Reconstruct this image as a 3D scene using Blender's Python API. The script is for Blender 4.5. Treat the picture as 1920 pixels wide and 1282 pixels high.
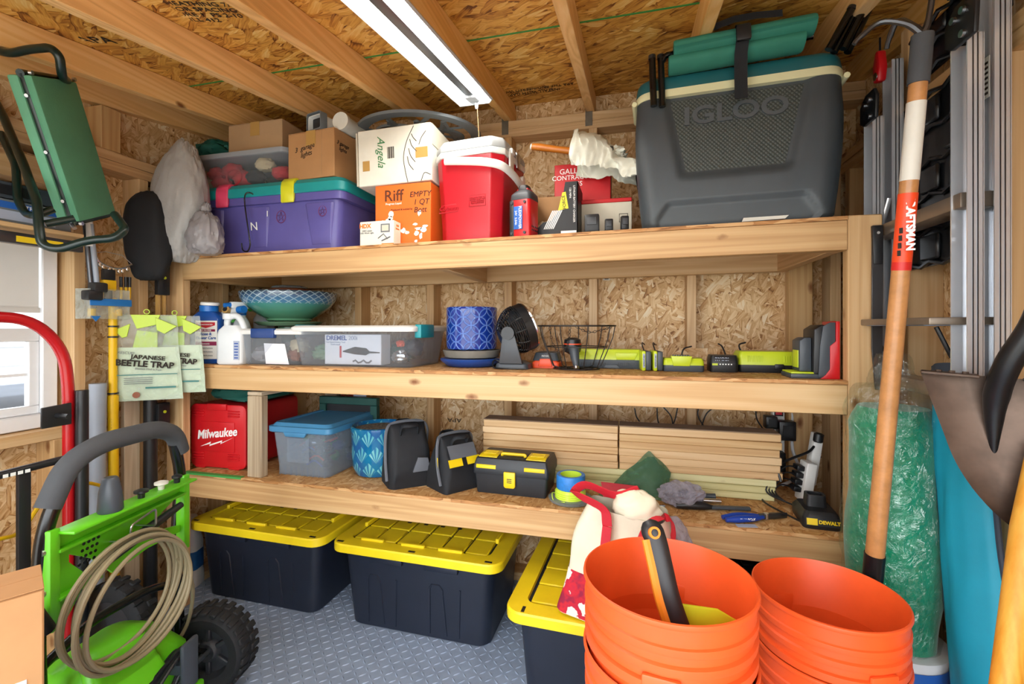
import bpy, bmesh, math, random
from mathutils import Vector, Matrix, Euler, noise as mnoise
random.seed(7)
PI = math.pi
SC = bpy.context.scene
COL = SC.collection
for _o in list(bpy.data.objects):
    bpy.data.objects.remove(_o, do_unlink=True)

# ------------------------------------------------------------------ camera
FPX, HORIZON, YAW, CAM_H = 869.0, 613.0, math.radians(14.5), 1.2
cam_data = bpy.data.cameras.new('camera')
cam_data.sensor_width = 36.0
cam_data.lens = FPX / 1920 * 36.0
cam_data.shift_y = -(641.0 - HORIZON) / 1920
cam_data.clip_start = 0.02
cam = bpy.data.objects.new('camera', cam_data)
COL.objects.link(cam)
cam.location = (0, 0, CAM_H)
cam.rotation_euler = (PI / 2, 0, YAW)
SC.camera = cam

# ------------------------------------------------------------------ world, daylight, exposure
SC.view_settings.view_transform = 'Standard'
SC.view_settings.look = 'None'
SC.view_settings.gamma = 1.0
SC.view_settings.use_curve_mapping = False
SC.view_settings.exposure = 0.0
SC.cycles.max_bounces = 6
SC.cycles.diffuse_bounces = 4
SC.cycles.use_light_tree = False
SC.cycles.adaptive_threshold = 0.05
SC.cycles.adaptive_min_samples = 12
SC.cycles.glossy_bounces = 3
SC.cycles.transmission_bounces = 6
SC.cycles.transparent_max_bounces = 16
SC.cycles.caustics_reflective = False
SC.cycles.caustics_refractive = False
SC.cycles.sample_clamp_indirect = 6.0
world = bpy.data.worlds.new('world')
SC.world = world
world.use_nodes = True
_bg = world.node_tree.nodes['Background']
_bg.inputs[0].default_value = (0.93, 0.97, 1.0, 1)
_bg.inputs[1].default_value = 6.7
SUN = None

# portal over the open doorway and over the window: only guides the sampling of the sky
def portal(loc, rot, sx, sy):
    l = bpy.data.lights.new('sky_portal', 'AREA')
    l.shape = 'RECTANGLE'; l.size = sx; l.size_y = sy
    l.cycles.is_portal = True
    o = bpy.data.objects.new('sky_portal', l); COL.objects.link(o)
    o.location = loc; o.rotation_euler = rot
    o['kind'] = 'helper'

# ------------------------------------------------------------------ pixel rays of the photograph, used to measure the room
_F = Vector((-math.sin(YAW), math.cos(YAW), 0)); _R = Vector((math.cos(YAW), math.sin(YAW), 0))
def ray(px, py):
    return _F + _R * ((px - 960) / FPX) + Vector((0, 0, (HORIZON - py) / FPX))
def atY(px, py, Y): d = ray(px, py); return Vector((0, 0, CAM_H)) + d * (Y / d.y)
def atX(px, py, X): d = ray(px, py); return Vector((0, 0, CAM_H)) + d * (X / d.x)
def atZ(px, py, Z): d = ray(px, py); return Vector((0, 0, CAM_H)) + d * ((Z - CAM_H) / d.z)

# ------------------------------------------------------------------ mesh helpers
def V(*a): return Vector(a)
def rotm(rx=0, ry=0, rz=0): return Euler((rx, ry, rz)).to_matrix().to_4x4()
def T(x, y, z): return Matrix.Translation((x, y, z))

class MB:
    def __init__(s): s.v = []; s.f = []; s.m = []; s.sm = []; s.mi = 0
    def add(s, vs, fs, M=None, smooth=False):
        b = len(s.v)
        for p in vs:
            p = Vector(p)
            s.v.append(M @ p if M is not None else p)
        for f in fs:
            s.f.append([b + i for i in f]); s.m.append(s.mi); s.sm.append(smooth)
        return s
    def box(s, x0, x1, y0, y1, z0, z1, M=None):
        vs = [(x0,y0,z0),(x1,y0,z0),(x1,y1,z0),(x0,y1,z0),(x0,y0,z1),(x1,y0,z1),(x1,y1,z1),(x0,y1,z1)]
        return s.add(vs, [(0,3,2,1),(4,5,6,7),(0,1,5,4),(1,2,6,5),(2,3,7,6),(3,0,4,7)], M)
    def cbox(s, cx, cy, cz, sx, sy, sz, M=None):
        return s.box(cx-sx/2, cx+sx/2, cy-sy/2, cy+sy/2, cz-sz/2, cz+sz/2, M)
    def loft(s, rings, M=None, cap0=True, cap1=True, smooth=True, closed=True, loop=False):
        n = len(rings[0]); vs = [p for r in rings for p in r]; fs = []
        k = n if closed else n - 1
        R = len(rings)
        for i in range(R if loop else R - 1):
            for j in range(k):
                a, b = i*n+j, i*n+(j+1) % n
                i2 = (i+1) % R
                fs.append((a, b, i2*n+(j+1) % n, i2*n+j))
        if not loop:
            if cap0: fs.append(tuple(reversed(range(n))))
            if cap1: fs.append(tuple(range((R-1)*n, R*n)))
        return s.add(vs, fs, M, smooth)
    def lathe(s, prof, seg=32, M=None, cap0=True, cap1=True, smooth=True, sx=1, sy=1):
        return s.loft([[(r*math.cos(2*PI*k/seg)*sx, r*math.sin(2*PI*k/seg)*sy, z) for k in range(seg)] for r, z in prof], M, cap0, cap1, smooth)
    def cyl(s, p0, p1, r, r1=None, seg=16, smooth=True):
        return s.tube([p0, p1], [r, r if r1 is None else r1], seg, smooth=smooth)
    def tube(s, path, r, seg=8, M=None, closed=False, smooth=True, flat=None):
        P = [Vector(p) for p in path]; n = len(P)
        rs = r if isinstance(r, (list, tuple)) else [r]*n
        tang = []
        for i in range(n):
            if closed: t = P[(i+1) % n] - P[i-1]
            else: t = P[min(i+1, n-1)] - P[max(i-1, 0)]
            tang.append(t.normalized() if t.length > 1e-9 else Vector((0,0,1)))
        up = Vector((0,0,1)) if abs(tang[0].z) < .9 else Vector((1,0,0))
        nrm = (up - tang[0]*up.dot(tang[0])).normalized()
        rings = []
        for i in range(n):
            nrm = nrm - tang[i]*nrm.dot(tang[i])
            nrm = nrm.normalized() if nrm.length > 1e-6 else tang[i].orthogonal().normalized()
            bn = tang[i].cross(nrm)
            fl = flat or (1, 1)
            rings.append([P[i] + (nrm*math.cos(2*PI*k/seg)*fl[0] + bn*math.sin(2*PI*k/seg)*fl[1])*rs[i] for k in range(seg)])
        return s.loft(rings, M, True, True, smooth, True, closed)
    def prism(s, poly, d0, d1, M=None, smooth=False):
        """outline in local x,z extruded along y from d0 to d1"""
        n = len(poly)
        return s.loft([[(x, d0, z) for x, z in poly], [(x, d1, z) for x, z in poly]], M, smooth=smooth)
    def grid(s, fn, nu, nv, M=None, smooth=True, closed_u=False):
        vs = [fn(i/nu, j/nv) for j in range(nv+1) for i in range(nu+1)]
        fs = [(j*(nu+1)+i, j*(nu+1)+i+1, (j+1)*(nu+1)+i+1, (j+1)*(nu+1)+i) for j in range(nv) for i in range(nu)]
        return s.add(vs, fs, M, smooth)
    def build(s, name, mats, parent=None, bevel=0, bseg=2, sharp=40, allsmooth=False, weld=False):
        me = bpy.data.meshes.new(name)
        me.from_pydata([tuple(p) for p in s.v], [], s.f)
        ms = mats if isinstance(mats, (list, tuple)) else [mats]
        for m in ms: me.materials.append(mat(m) if isinstance(m, str) else m)
        if len(ms) > 1: me.polygons.foreach_set('material_index', s.m)
        me.polygons.foreach_set('use_smooth', [bool(x) or allsmooth or bevel > 0 for x in s.sm])
        me.update()
        if bevel or weld:
            bm = bmesh.new(); bm.from_mesh(me)
            if weld: bmesh.ops.remove_doubles(bm, verts=bm.verts, dist=1e-5)
            bmesh.ops.recalc_face_normals(bm, faces=bm.faces)
            if bevel:
                es = [e for e in bm.edges if len(e.link_faces) == 2 and e.calc_face_angle(0) > math.radians(30)]
                bmesh.ops.bevel(bm, geom=es, offset=bevel, segments=bseg, profile=0.5, affect='EDGES', clamp_overlap=True)
            bm.to_mesh(me); bm.free()
            me.polygons.foreach_set('use_smooth', [True]*len(me.polygons))
        else:
            bm = bmesh.new(); bm.from_mesh(me)
            bmesh.ops.recalc_face_normals(bm, faces=bm.faces)
            bm.to_mesh(me); bm.free()
        me.set_sharp_from_angle(angle=math.radians(sharp))
        o = bpy.data.objects.new(name, me); COL.objects.link(o)
        if parent is not None: o.parent = parent
        return o

def tag(o, label=None, cat=None, group=None, kind=None):
    if label: o['label'] = label
    if cat: o['category'] = cat
    if group: o['group'] = group
    if kind: o['kind'] = kind
    return o
def thing(name, label, cat, loc=(0,0,0), rz=0, group=None, rot=None):
    o = bpy.data.objects.new(name, None); COL.objects.link(o)
    o.empty_display_size = .05
    o.location = loc; o.rotation_euler = rot if rot else (0, 0, rz)
    return tag(o, label, cat, group)
def struct(name):
    o = bpy.data.objects.new(name, None); COL.objects.link(o); o['kind'] = 'structure'; return o

def rrect(w, d, r, z, n=5, cx=0, cy=0):
    r = min(r, w/2-1e-4, d/2-1e-4); out = []
    for qx, qy, a0 in ((1,1,0),(-1,1,PI/2),(-1,-1,PI),(1,-1,1.5*PI)):
        for k in range(n+1):
            a = a0 + PI/2*k/n
            out.append((cx+qx*(w/2-r)+r*math.cos(a), cy+qy*(d/2-r)+r*math.sin(a), z))
    return out
def rr2(w, h, r, n=4, cx=0, cz=0):
    return [(p[0], p[1]) for p in rrect(w, h, r, 0, n, cx, cz)]
def catmull(pts, k=6, closed=False):
    P = [Vector(p) for p in pts]; n = len(P); out = []
    for i in range(n if closed else n-1):
        p0 = P[(i-1) % n] if closed or i > 0 else P[0]*2-P[1]
        p1, p2 = P[i], P[(i+1) % n]
        p3 = P[(i+2) % n] if closed or i+2 < n else P[-1]*2-P[-2]
        for j in range(k):
            t = j/k
            out.append(.5*((2*p1)+(p2-p0)*t+(2*p0-5*p1+4*p2-p3)*t*t+(3*p1-p0-3*p2+p3)*t**3))
    if not closed: out.append(P[-1])
    return out
def fillet(pts, r, k=5, closed=False):
    """polyline with rounded corners"""
    P = [Vector(p) for p in pts]; n = len(P); out = []
    for i in range(n):
        if not closed and i in (0, n-1): out.append(P[i]); continue
        a, b, c = P[i-1], P[i], P[(i+1) % n]
        d0 = (a-b); d1 = (c-b); rr = min(r, d0.length*.49, d1.length*.49)
        s0 = b+d0.normalized()*rr; s1 = b+d1.normalized()*rr
        for j in range(k+1):
            t = j/k; out.append(s0*(1-t)**2+b*2*t*(1-t)+s1*t*t)
    return out

# ------------------------------------------------------------------ materials
def hx(h, a=1.0):
    h = h.lstrip('#'); c = [int(h[i:i+2], 16)/255 for i in (0, 2, 4)]
    return tuple(x/12.92 if x <= .04045 else ((x+.055)/1.055)**2.4 for x in c)+(a,)
MATS = {}
def mat(name): return MATS[name]
class N:
    def __init__(s, name):
        s.m = bpy.data.materials.new(name); s.m.use_nodes = True; s.t = s.m.node_tree
        s.b = s.t.nodes['Principled BSDF']; MATS[name] = s.m
    def n(s, typ, **kw):
        x = s.t.nodes.new(typ)
        for k, v in kw.items(): setattr(x, k, v)
        return x
    def l(s, a, b): s.t.links.new(a, b)
    def ramp(s, fac, stops):
        r = s.n('ShaderNodeValToRGB'); e = r.color_ramp.elements
        while len(e) < len(stops): e.new(.5)
        for x, (p, c) in zip(e, stops): x.position = p; x.color = hx(c) if isinstance(c, str) else c
        s.l(fac, r.inputs[0]); return r.outputs[0]
    def math(s, op, a, b=None, c=None, clamp=False):
        x = s.n('ShaderNodeMath', operation=op); x.use_clamp = clamp
        for i, q in enumerate((a, b, c)):
            if q is None: continue
            if isinstance(q, (int, float)): x.inputs[i].default_value = q
            else: s.l(q, x.inputs[i])
        return x.outputs[0]
    def mix(s, f, a, b, mode='MIX'):
        x = s.n('ShaderNodeMix', data_type='RGBA', blend_type=mode)
        for i, q in ((0, f), (6, a), (7, b)):
            if isinstance(q, (int, float)): x.inputs[i].default_value = q
            elif isinstance(q, tuple): x.inputs[i].default_value = q
            elif isinstance(q, str): x.inputs[i].default_value = hx(q)
            else: s.l(q, x.inputs[i])
        return x.outputs[2]
    def coord(s, rnd=False):
        c = s.n('ShaderNodeTexCoord').outputs['Object']
        if rnd:
            oi = s.n('ShaderNodeObjectInfo'); k = s.math('MULTIPLY', oi.outputs['Random'], 37.0)
            v = s.n('ShaderNodeVectorMath', operation='ADD'); s.l(c, v.inputs[0]); s.l(k, v.inputs[1]); c = v.outputs[0]
        return c
    def mapping(s, c, scale=(1,1,1), rot=(0,0,0), loc=(0,0,0)):
        x = s.n('ShaderNodeMapping'); s.l(c, x.inputs[0])
        x.inputs['Scale'].default_value = scale; x.inputs['Rotation'].default_value = rot; x.inputs['Location'].default_value = loc
        return x.outputs[0]
    def noise(s, c, scale, detail=3, rough=.5, dist=0, dim='3D'):
        x = s.n('ShaderNodeTexNoise', noise_dimensions=dim); s.l(c, x.inputs['Vector'])
        x.inputs['Scale'].default_value = scale; x.inputs['Detail'].default_value = detail
        x.inputs['Roughness'].default_value = rough; x.inputs['Distortion'].default_value = dist
        return x.outputs[0]
    def bump(s, h, strength=.3, dist=.002):
        x = s.n('ShaderNodeBump'); x.inputs['Strength'].default_value = strength; x.inputs['Distance'].default_value = dist
        s.l(h, x.inputs['Height']); s.l(x.outputs[0], s.b.inputs['Normal'])
    def set(s, **kw):
        for k, v in kw.items():
            i = s.b.inputs[k.replace('_', ' ')]
            if hasattr(v, 'is_linked'): s.l(v, i)
            else: i.default_value = v
        return s.m

def plain(name, col, rough=.5, metal=0.0, var=.06, bump=0.0, bscale=300, spec=.5, coat=0, trans=0, alpha=1, sheen=0, vscale=9):
    """colour with a little mottling; optional fine grain relief"""
    q = N(name); c = q.coord()
    base = hx(col)
    if var:
        n = q.noise(c, vscale, 4, .6)
        lo = tuple(x*(1-var*1.6) for x in base[:3])+(1,); hi = tuple(min(1, x*(1+var)) for x in base[:3])+(1,)
        base = q.ramp(n, [(.3, lo), (.7, hi)])
    q.set(Base_Color=base, Roughness=rough, Metallic=metal)
    q.b.inputs['Specular IOR Level'].default_value = spec
    if coat: q.b.inputs['Coat Weight'].default_value = coat; q.b.inputs['Coat Roughness'].default_value = .08
    if sheen: q.b.inputs['Sheen Weight'].default_value = sheen
    if trans: q.b.inputs['Transmission Weight'].default_value = trans
    if alpha < 1: q.b.inputs['Alpha'].default_value = alpha
    if bump: q.bump(q.noise(c, bscale, 2), bump, .001)
    return q.m

def clear(name, tint, alpha, rough=.15, streak=0, bump=0, bscale=40, facing=.45):
    """thin clear or milky plastic: part see-through, part shiny skin"""
    q = N(name); c = q.coord()
    t = q.n('ShaderNodeBsdfTransparent'); t.inputs[0].default_value = (*[.5+.5*x for x in hx(tint)[:3]], 1)
    q.set(Base_Color=hx(tint), Roughness=rough)
    mx = q.n('ShaderNodeMixShader')
    f = q.n('ShaderNodeLayerWeight'); f.inputs[0].default_value = .35
    a = q.math('MULTIPLY_ADD', f.outputs['Facing'], facing, alpha, clamp=True)
    if streak:
        nz = q.noise(c, 14, 5, .65, 1.5)
        a = q.math('MULTIPLY_ADD', q.math('SUBTRACT', nz, .5), streak, a, clamp=True)
    if bump: q.bump(q.noise(c, bscale, 4, .6, 1.2), bump, .01)
    q.l(a, mx.inputs[0]); q.l(t.outputs[0], mx.inputs[1]); q.l(q.b.outputs[0], mx.inputs[2])
    out = [n for n in q.t.nodes if n.type == 'OUTPUT_MATERIAL'][0]
    q.l(mx.outputs[0], out.inputs[0])
    return q.m

def plane_uv(q, ax, rnd=True):
    c = q.coord(rnd); sp = q.n('ShaderNodeSeparateXYZ'); q.l(c, sp.inputs[0])
    cb = q.n('ShaderNodeCombineXYZ')
    q.l(sp.outputs['XYZ'.index(ax[0])], cb.inputs[0]); q.l(sp.outputs['XYZ'.index(ax[1])], cb.inputs[1])
    return cb.outputs[0]
def osb(name, ax, stops, bias=0.0, angs=(5, 37, 74, 108, 151, 22, 126, 88)):
    """oriented strand board: layers of long flat wood strands lying at mixed angles"""
    q = N(name); uv = plane_uv(q, ax, False)
    wob = q.n('ShaderNodeTexNoise', noise_dimensions='2D'); q.l(uv, wob.inputs['Vector']); wob.inputs['Scale'].default_value = 9; wob.inputs['Detail'].default_value = 2
    wv = q.n('ShaderNodeVectorMath', operation='MULTIPLY_ADD'); q.l(wob.outputs['Color'], wv.inputs[0]); wv.inputs[1].default_value = (.022,)*3; q.l(uv, wv.inputs[2])
    val = None
    for i, a in enumerate(angs):
        L, W = ((.085, .030), (.070, .022), (.10, .034), (.065, .016), (.08, .024), (.05, .012), (.06, .020), (.04, .010))[i % 8]
        mp = q.mapping(wv.outputs[0], (1/L, 1/W, 1), (0, 0, math.radians(a)), (i*3.7, i*1.9, 0))
        # Mapping scales before it rotates, so turn first and stretch afterwards
        rt = q.mapping(wv.outputs[0], (1,1,1), (0, 0, math.radians(a)), (i*3.7, i*1.9, 0)); mp = q.mapping(rt, (1/L, 1/W, 1))
        vo = q.n('ShaderNodeTexVoronoi', voronoi_dimensions='2D', distance='CHEBYCHEV'); q.l(mp, vo.inputs['Vector'])
        vo.inputs['Scale'].default_value = 1.0
        sp = q.n('ShaderNodeSeparateColor'); q.l(vo.outputs['Color'], sp.inputs[0])
        gw = q.n('ShaderNodeTexNoise', noise_dimensions='2D'); q.l(q.mapping(rt, (14, 190, 1)), gw.inputs['Vector']); gw.inputs['Scale'].default_value = 1; gw.inputs['Detail'].default_value = 1
        v = q.math('MULTIPLY_ADD', gw.outputs[0], .55, q.math('MULTIPLY_ADD', q.math('POWER', sp.outputs[0], 1.6), .52, .04))
        v = q.math('SUBTRACT', v, q.math('MULTIPLY', q.math('SUBTRACT', vo.outputs['Distance'], .42, clamp=True), .9))
        if val is None: val = v
        else:
            k = q.math('GREATER_THAN', sp.outputs[1], (.5, .5, .6, .62, .66, .72, .7, .78)[i])
            mv = q.n('ShaderNodeMix'); q.l(k, mv.inputs[0]); q.l(val, mv.inputs[2]); q.l(v, mv.inputs[3]); val = mv.outputs[0]
    col = q.ramp(q.math('ADD', val, bias), stops)
    q.set(Base_Color=col, Roughness=.62)
    return q.m
WALL_OSB = [(.06, '#8a5c30'), (.22, '#c09058'), (.45, '#dab482'), (.68, '#eacb9c'), (.98, '#f6e8cc')]
ROOF_OSB = [(.1, '#6e3c0e'), (.25, '#b4762a'), (.48, '#dca244'), (.72, '#ecb95e'), (.98, '#f6d890')]
for _ax in ('XZ', 'YZ', 'XY'): osb('osb_wall_'+_ax, _ax, WALL_OSB)
osb('osb_roof', 'XY', ROOF_OSB, .0, (172, 8, 160, 22, 40))
osb('osb_deck', 'XY', [(.0, '#6e4424'), (.22, '#a8743c'), (.5, '#bf915a'), (.78, '#d0a876'), (1, '#e0c49a')])
osb('osb_edge', 'XZ', [(.0, '#7a4e28'), (.4, '#b5804a'), (1, '#d8b07c')], 0, (0, 3, 176, 5, 178))

def wood(name, axis, dark='#a87b4c', mid='#cca676', light='#ddbf93', knots=True, ringscale=1.0):
    """planed pine with grain along one axis, darker growth rings, occasional knots"""
    q = N(name); c = q.coord(True)
    sc = {'X': (.55, 15, 15), 'Y': (15, .55, 15), 'Z': (15, 15, .55)}[axis]
    m = q.mapping(c, sc)
    n1 = q.noise(m, 1.0*ringscale, 2, .45, .25)
    rings = q.math('SINE', q.math('MULTIPLY', n1, 46))
    rings = q.math('MULTIPLY_ADD', rings, .5, .5)
    fine = q.noise(q.mapping(c, tuple(x*(14 if x > 2 else 3) for x in sc)), 1, 3, .6)
    big = q.noise(q.mapping(c, tuple(x*.25 for x in sc)), 1, 2)
    v = q.math('ADD', q.math('MULTIPLY', rings, .22), q.math('ADD', q.math('MULTIPLY', fine, .30), q.math('MULTIPLY', big, .62)))
    col = q.ramp(v, [(.22, light), (.58, mid), (1.0, dark)])
    oi = q.n('ShaderNodeObjectInfo')
    hv = q.n('ShaderNodeHueSaturation'); q.l(col, hv.inputs['Color'])
    q.l(q.math('MULTIPLY_ADD', oi.outputs['Random'], .14, .93), hv.inputs['Value'])
    q.l(q.math('MULTIPLY_ADD', oi.outputs['Random'], -.12, 1.06), hv.inputs['Saturation'])
    col = hv.outputs[0]
    if knots:
        ks = {'X': (4.5, 9, 9), 'Y': (9, 4.5, 9), 'Z': (9, 9, 4.5)}[axis]
        vo = q.n('ShaderNodeTexVoronoi'); q.l(q.mapping(c, ks), vo.inputs['Vector']); vo.inputs['Scale'].default_value = 1.0
        d = q.math('ADD', vo.outputs['Distance'], q.math('MULTIPLY', q.math('SUBTRACT', q.noise(c, 60, 2), .5), .05))
        kf = q.ramp(d, [(.04, (1,1,1,1)), (.085, (.6,.6,.6,1)), (.13, (0,0,0,1))])
        col = q.mix(kf, col, '#7c4c24')
    q.set(Base_Color=col, Roughness=.55)
    q.bump(fine, .12, .001)
    return q.m
for _a in 'XYZ':
    wood('pine_'+_a, _a)
    wood('rafter_'+_a, _a, '#c48c48', '#eab870', '#f6d094')
    wood('grey_wood_'+_a, _a, '#8d7860', '#b8a68c', '#cfc0a8', False)
    wood('green_wood_'+_a, _a, '#9a8f58', '#c8bf88', '#dcd5a6', True)
# ------------------------------------------------------------------ the shed
XL, XR, YB, YF = -2.05, 0.90, 2.22, -0.40           # inner faces of the sheathing
XLS, XRS, YBS = -1.96, 0.81, 2.13                   # faces of the studs
SLOPE = 0.14
def rafter_z(y): return 2.18 + SLOPE*(y-2.13)       # underside of the rafters
DECK = 0.098
ZP0, ZP1 = 1.81, 1.886                              # plates of the two end walls

plain('floor_vinyl', '#8d9cb4', .42, 0, .10, .05, 900, .5)
plain('galvanised', '#8d9290', .35, .9, .12)
plain('white_vinyl', '#e4e6e8', .35, 0, .03)
plain('shade_cloth', '#dcd8d2', .8, 0, .03)
_t = MATS['shade_cloth'].node_tree; _tr = _t.nodes.new('ShaderNodeBsdfTranslucent'); _tr.inputs[0].default_value = (.8, .78, .74, 1); _mx = _t.nodes.new('ShaderNodeMixShader'); _mx.inputs[0].default_value = .45
_t.links.new(_t.nodes['Principled BSDF'].outputs[0], _mx.inputs[1]); _t.links.new(_tr.outputs[0], _mx.inputs[2]); _t.links.new(_mx.outputs[0], _t.nodes['Material Output'].inputs[0])
plain('green_paint', '#3f9a4a', .6)
plain('ink', '#231a12', .8, 0, 0)
plain('white_ink', '#f4f4f2', .6, 0, 0)
plain('steel', '#c9ccd0', .28, 1, .05)
plain('dark_steel', '#5a5c60', .35, .9, .05)
plain('pale_bounce', '#c2beb4', .9, 0, .1)
plain('siding', '#b9bec6', .6, 0, .03)
plain('dark_cover', '#3c424c', .6, 0, .1)

def text(name, body, size, m, parent, loc, rot=(0,0,0), ext=.0006, shear=0, sx=1, align='CENTER', bold=0, spacing=1):
    cu = bpy.data.curves.new(name, 'FONT'); cu.body = body; cu.size = size; cu.extrude = ext; cu.shear = shear
    cu.align_x = align; cu.align_y = 'CENTER'; cu.offset = bold; cu.space_character = spacing; cu.resolution_u = 3
    o = bpy.data.objects.new(name, cu)
    me = bpy.data.meshes.new_from_object(o)
    bpy.data.objects.remove(o); bpy.data.curves.remove(cu)
    me.materials.clear(); me.materials.append(mat(m))
    for v in me.vertices: v.co.x *= sx
    o = bpy.data.objects.new(name, me); COL.objects.link(o); o.parent = parent
    o.location = loc; o.rotation_euler = rot
    return o
FRONT = (PI/2, 0, 0)      # lettering that faces -Y

# floor
floor = struct('floor')
MB().box(XL-.1, XR+.1, YF-.05, YB+.02, -.02, 0).build('floor_sheet', 'floor_vinyl', floor)
def lugs():
    b = MB(); p = .0285; L, W, H = .0145, .0042, .0022
    nx = int((XR-XL)/p); ny = int((YB-.25)/p)
    for j in range(ny):
        for i in range(nx):
            x = XL+.01+i*p; y = .25+j*p
            a = PI/4 if (i+j) % 2 else -PI/4
            c, s_ = math.cos(a), math.sin(a)
            q = lambda u, v, z: (x+u*c-v*s_, y+u*s_+v*c, z)
            b.add([q(-L,0,0), q(0,-W,0), q(L,0,0), q(0,W,0), q(-L*.45,0,H), q(L*.45,0,H)],
                  [(0,1,4),(1,5,4),(1,2,5),(2,3,5),(3,4,5),(3,0,4)])
    o = b.build('tread_pattern', 'floor_vinyl', floor); o['kind'] = 'stuff'
lugs()

# back wall: sheathing panels, studs, plates
wb = struct('wall_back')
for x0, x1 in ((XL, -1.28), (-1.28, -.06), (-.06, XR)):
    MB().box(x0, x1, YB, YB+.011, 0, 2.33).build('sheathing_panel', 'osb_wall_XZ', wb)
for x in (-1.96, -1.80, -1.397, -.990, -.590, -.190, .231, .636, .775):
    MB().box(x, x+.038, YBS, YB, .04, 2.104).build('stud', 'pine_Z', wb, .002, 1)
MB().box(XL, XR, YBS, YB, 0, .039).build('bottom_plate', 'pine_X', wb, .002, 1)
for z in (2.104, 2.142): MB().box(XL, XR, YBS, YB, z, z+.0375).build('top_plate', 'pine_X', wb, .002, 1)
for x in (-.60, -.205):
    o = MB().box(x, x+.032, YBS-.004, YBS-.002, 2.115, 2.20).box(x+.02, x+.032, YBS-.004, YBS+.03, 2.18, 2.26).build('rafter_tie', 'galvanised', wb)
text('lettering', 'APA', .03, 'ink', wb, atY(852, 787, YB-.001), (PI/2, PI, 0), sx=1.4)
text('lettering', 'M2\nWT', .03, 'ink', wb, atY(1545, 850, YB-.001), (PI/2, -PI/2, 0))
for px, w in ((712, 10), (650, 8)):
    text('lettering', 'STRUCTURAL USE ONLY\nEXPOSURE 1  PS 2-10\nTHIS SIDE DOWN', .016, 'ink', wb, atY(px, 792, YB-.001), (PI/2, PI, 0))

# left wall with window opening
wl = struct('wall_left')
WY0, WY1, WZ0, WZ1 = .42, 1.215, .845, 1.68
for y0, y1, z0, z1 in ((YF, WY0, 0, 2.25), (WY1, YB, 0, 2.33), (WY0, WY1, 0, WZ0), (WY0, WY1, WZ1, 2.2)):
    MB().box(XL-.011, XL, y0, y1, z0, z1).build('sheathing_panel', 'osb_wall_YZ', wl)
for y, z0 in ((1.23, .04), (1.46, .04), (1.86, .04), (2.09, .04), (-.1, .04), (.38, .04)):
    MB().box(XL, XLS, y, y+.038, z0, ZP0).build('stud', 'pine_Z', wl, .002, 1)
for y, z0, z1 in ((.82, .04, .805), (1.17, .04, .805), (1.32, ZP1, 2.05), (.9, ZP1, 1.99)):
    w = .038 if z1 < 1 else .07
    MB().box(XL, XLS, y, y+w, z0, z1).build('cripple_stud', 'pine_Z', wl, .002, 1)
MB().box(XL, XLS, WY0-.04, WY1+.015, .805, .843).build('window_sill', 'pine_Y', wl, .002, 1)
MB().box(XL, XLS, WY0-.04, WY1+.015, 1.69, 1.78).build('window_header', 'pine_Y', wl, .002, 1)
for z in (ZP0, ZP0+.038): MB().box(XL, XLS, YF, YB-.09, z, z+.0375).build('top_plate', 'pine_Y', wl, .002, 1)
MB().box(XL, XLS, YF, YB-.09, 0, .039).build('bottom_plate', 'pine_Y', wl, .002, 1)

# right wall
wr = struct('wall_right')
MB().box(XR, XR+.011, YF, 1.28, 0, 2.33).build('sheathing_panel', 'osb_wall_YZ', wr)
MB().box(XR, XR+.011, 1.28, YB+.01, 0, 2.33).build('sheathing_panel', 'osb_wall_YZ', wr)
for y in (1.268, 1.659, 2.05, .877, .486):
    MB().box(XRS, XR, y, y+.038, .04, ZP0).build('stud', 'pine_Z', wr, .002, 1)
for z in (ZP0, ZP0+.038): MB().box(XRS, XR, YF, YB-.09, z, z+.0375).build('top_plate', 'pine_Y', wr, .002, 1)
for y in (1.0, 1.659): MB().box(XRS, XR, y, y+.04, ZP1, rafter_z(y)-.0).build('cripple_stud', 'pine_Z', wr, .002, 1)
MB().box(XRS, XR, YF, YB-.09, 0, .039).build('bottom_plate', 'pine_Y', wr, .002, 1)
text('lettering', 'RATED SHEATHING\n24/16 7/16 INCH\nEXPOSURE 1\nSIZED FOR SPACING', .013, 'ink', wr, atX(1845, 975, XR-.001), (PI/2, 0, -PI/2))

# front wall: unseen doorway behind the camera, widened to bring the right wall daylight
wf = struct('wall_front')
DX0, DX1, DZ = -1.90, .80, 1.80
for x0, x1, z0, z1 in ((XL, DX0, 0, 2.0), (DX1, XR, 0, 2.0), (DX0, DX1, DZ, 2.0)):
    MB().box(x0, x1, YF-.011, YF, z0, z1).build('sheathing_panel', 'osb_wall_XZ', wf)
for x in (DX0-.04, DX1):
    MB().box(x, x+.038, YF, YF+.09, .04, 1.72).build('stud', 'pine_Z', wf, .002, 1)
portal(((DX0+DX1)/2, YF-.02, DZ/2), (PI/2, 0, 0), DX1-DX0, DZ)

# roof: rafters and deck rising to the back wall
ce = struct('ceiling')
def slab(x0, x1, y0, y1, d0, d1):
    b = MB()
    vs = [(x, y, rafter_z(y)+d) for d in (d0, d1) for x, y in ((x0,y0),(x1,y0),(x1,y1),(x0,y1))]
    return b.add(vs, [(0,3,2,1),(4,5,6,7),(0,1,5,4),(1,2,6,5),(2,3,7,6),(3,0,4,7)])
for x in (-2.05, -1.80, -1.397, -.990, -.590, -.202, .200, .62, .862):
    slab(x, x+.038, YF-.1, YB, 0, DECK-.001).build('rafter', 'rafter_Y', ce, .002, 1)
for x0, x1, y0, y1 in ((XL-.1, -.80, YF-.2, 1.517), (-.80, XR+.1, YF-.2, 1.517), (XL-.1, -.39, 1.517, YB+.1), (-.39, XR+.1, 1.517, YB+.1)):
    slab(x0, x1, y0, y1, DECK, DECK+.011).build('roof_panel', 'osb_roof', ce)
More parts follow.
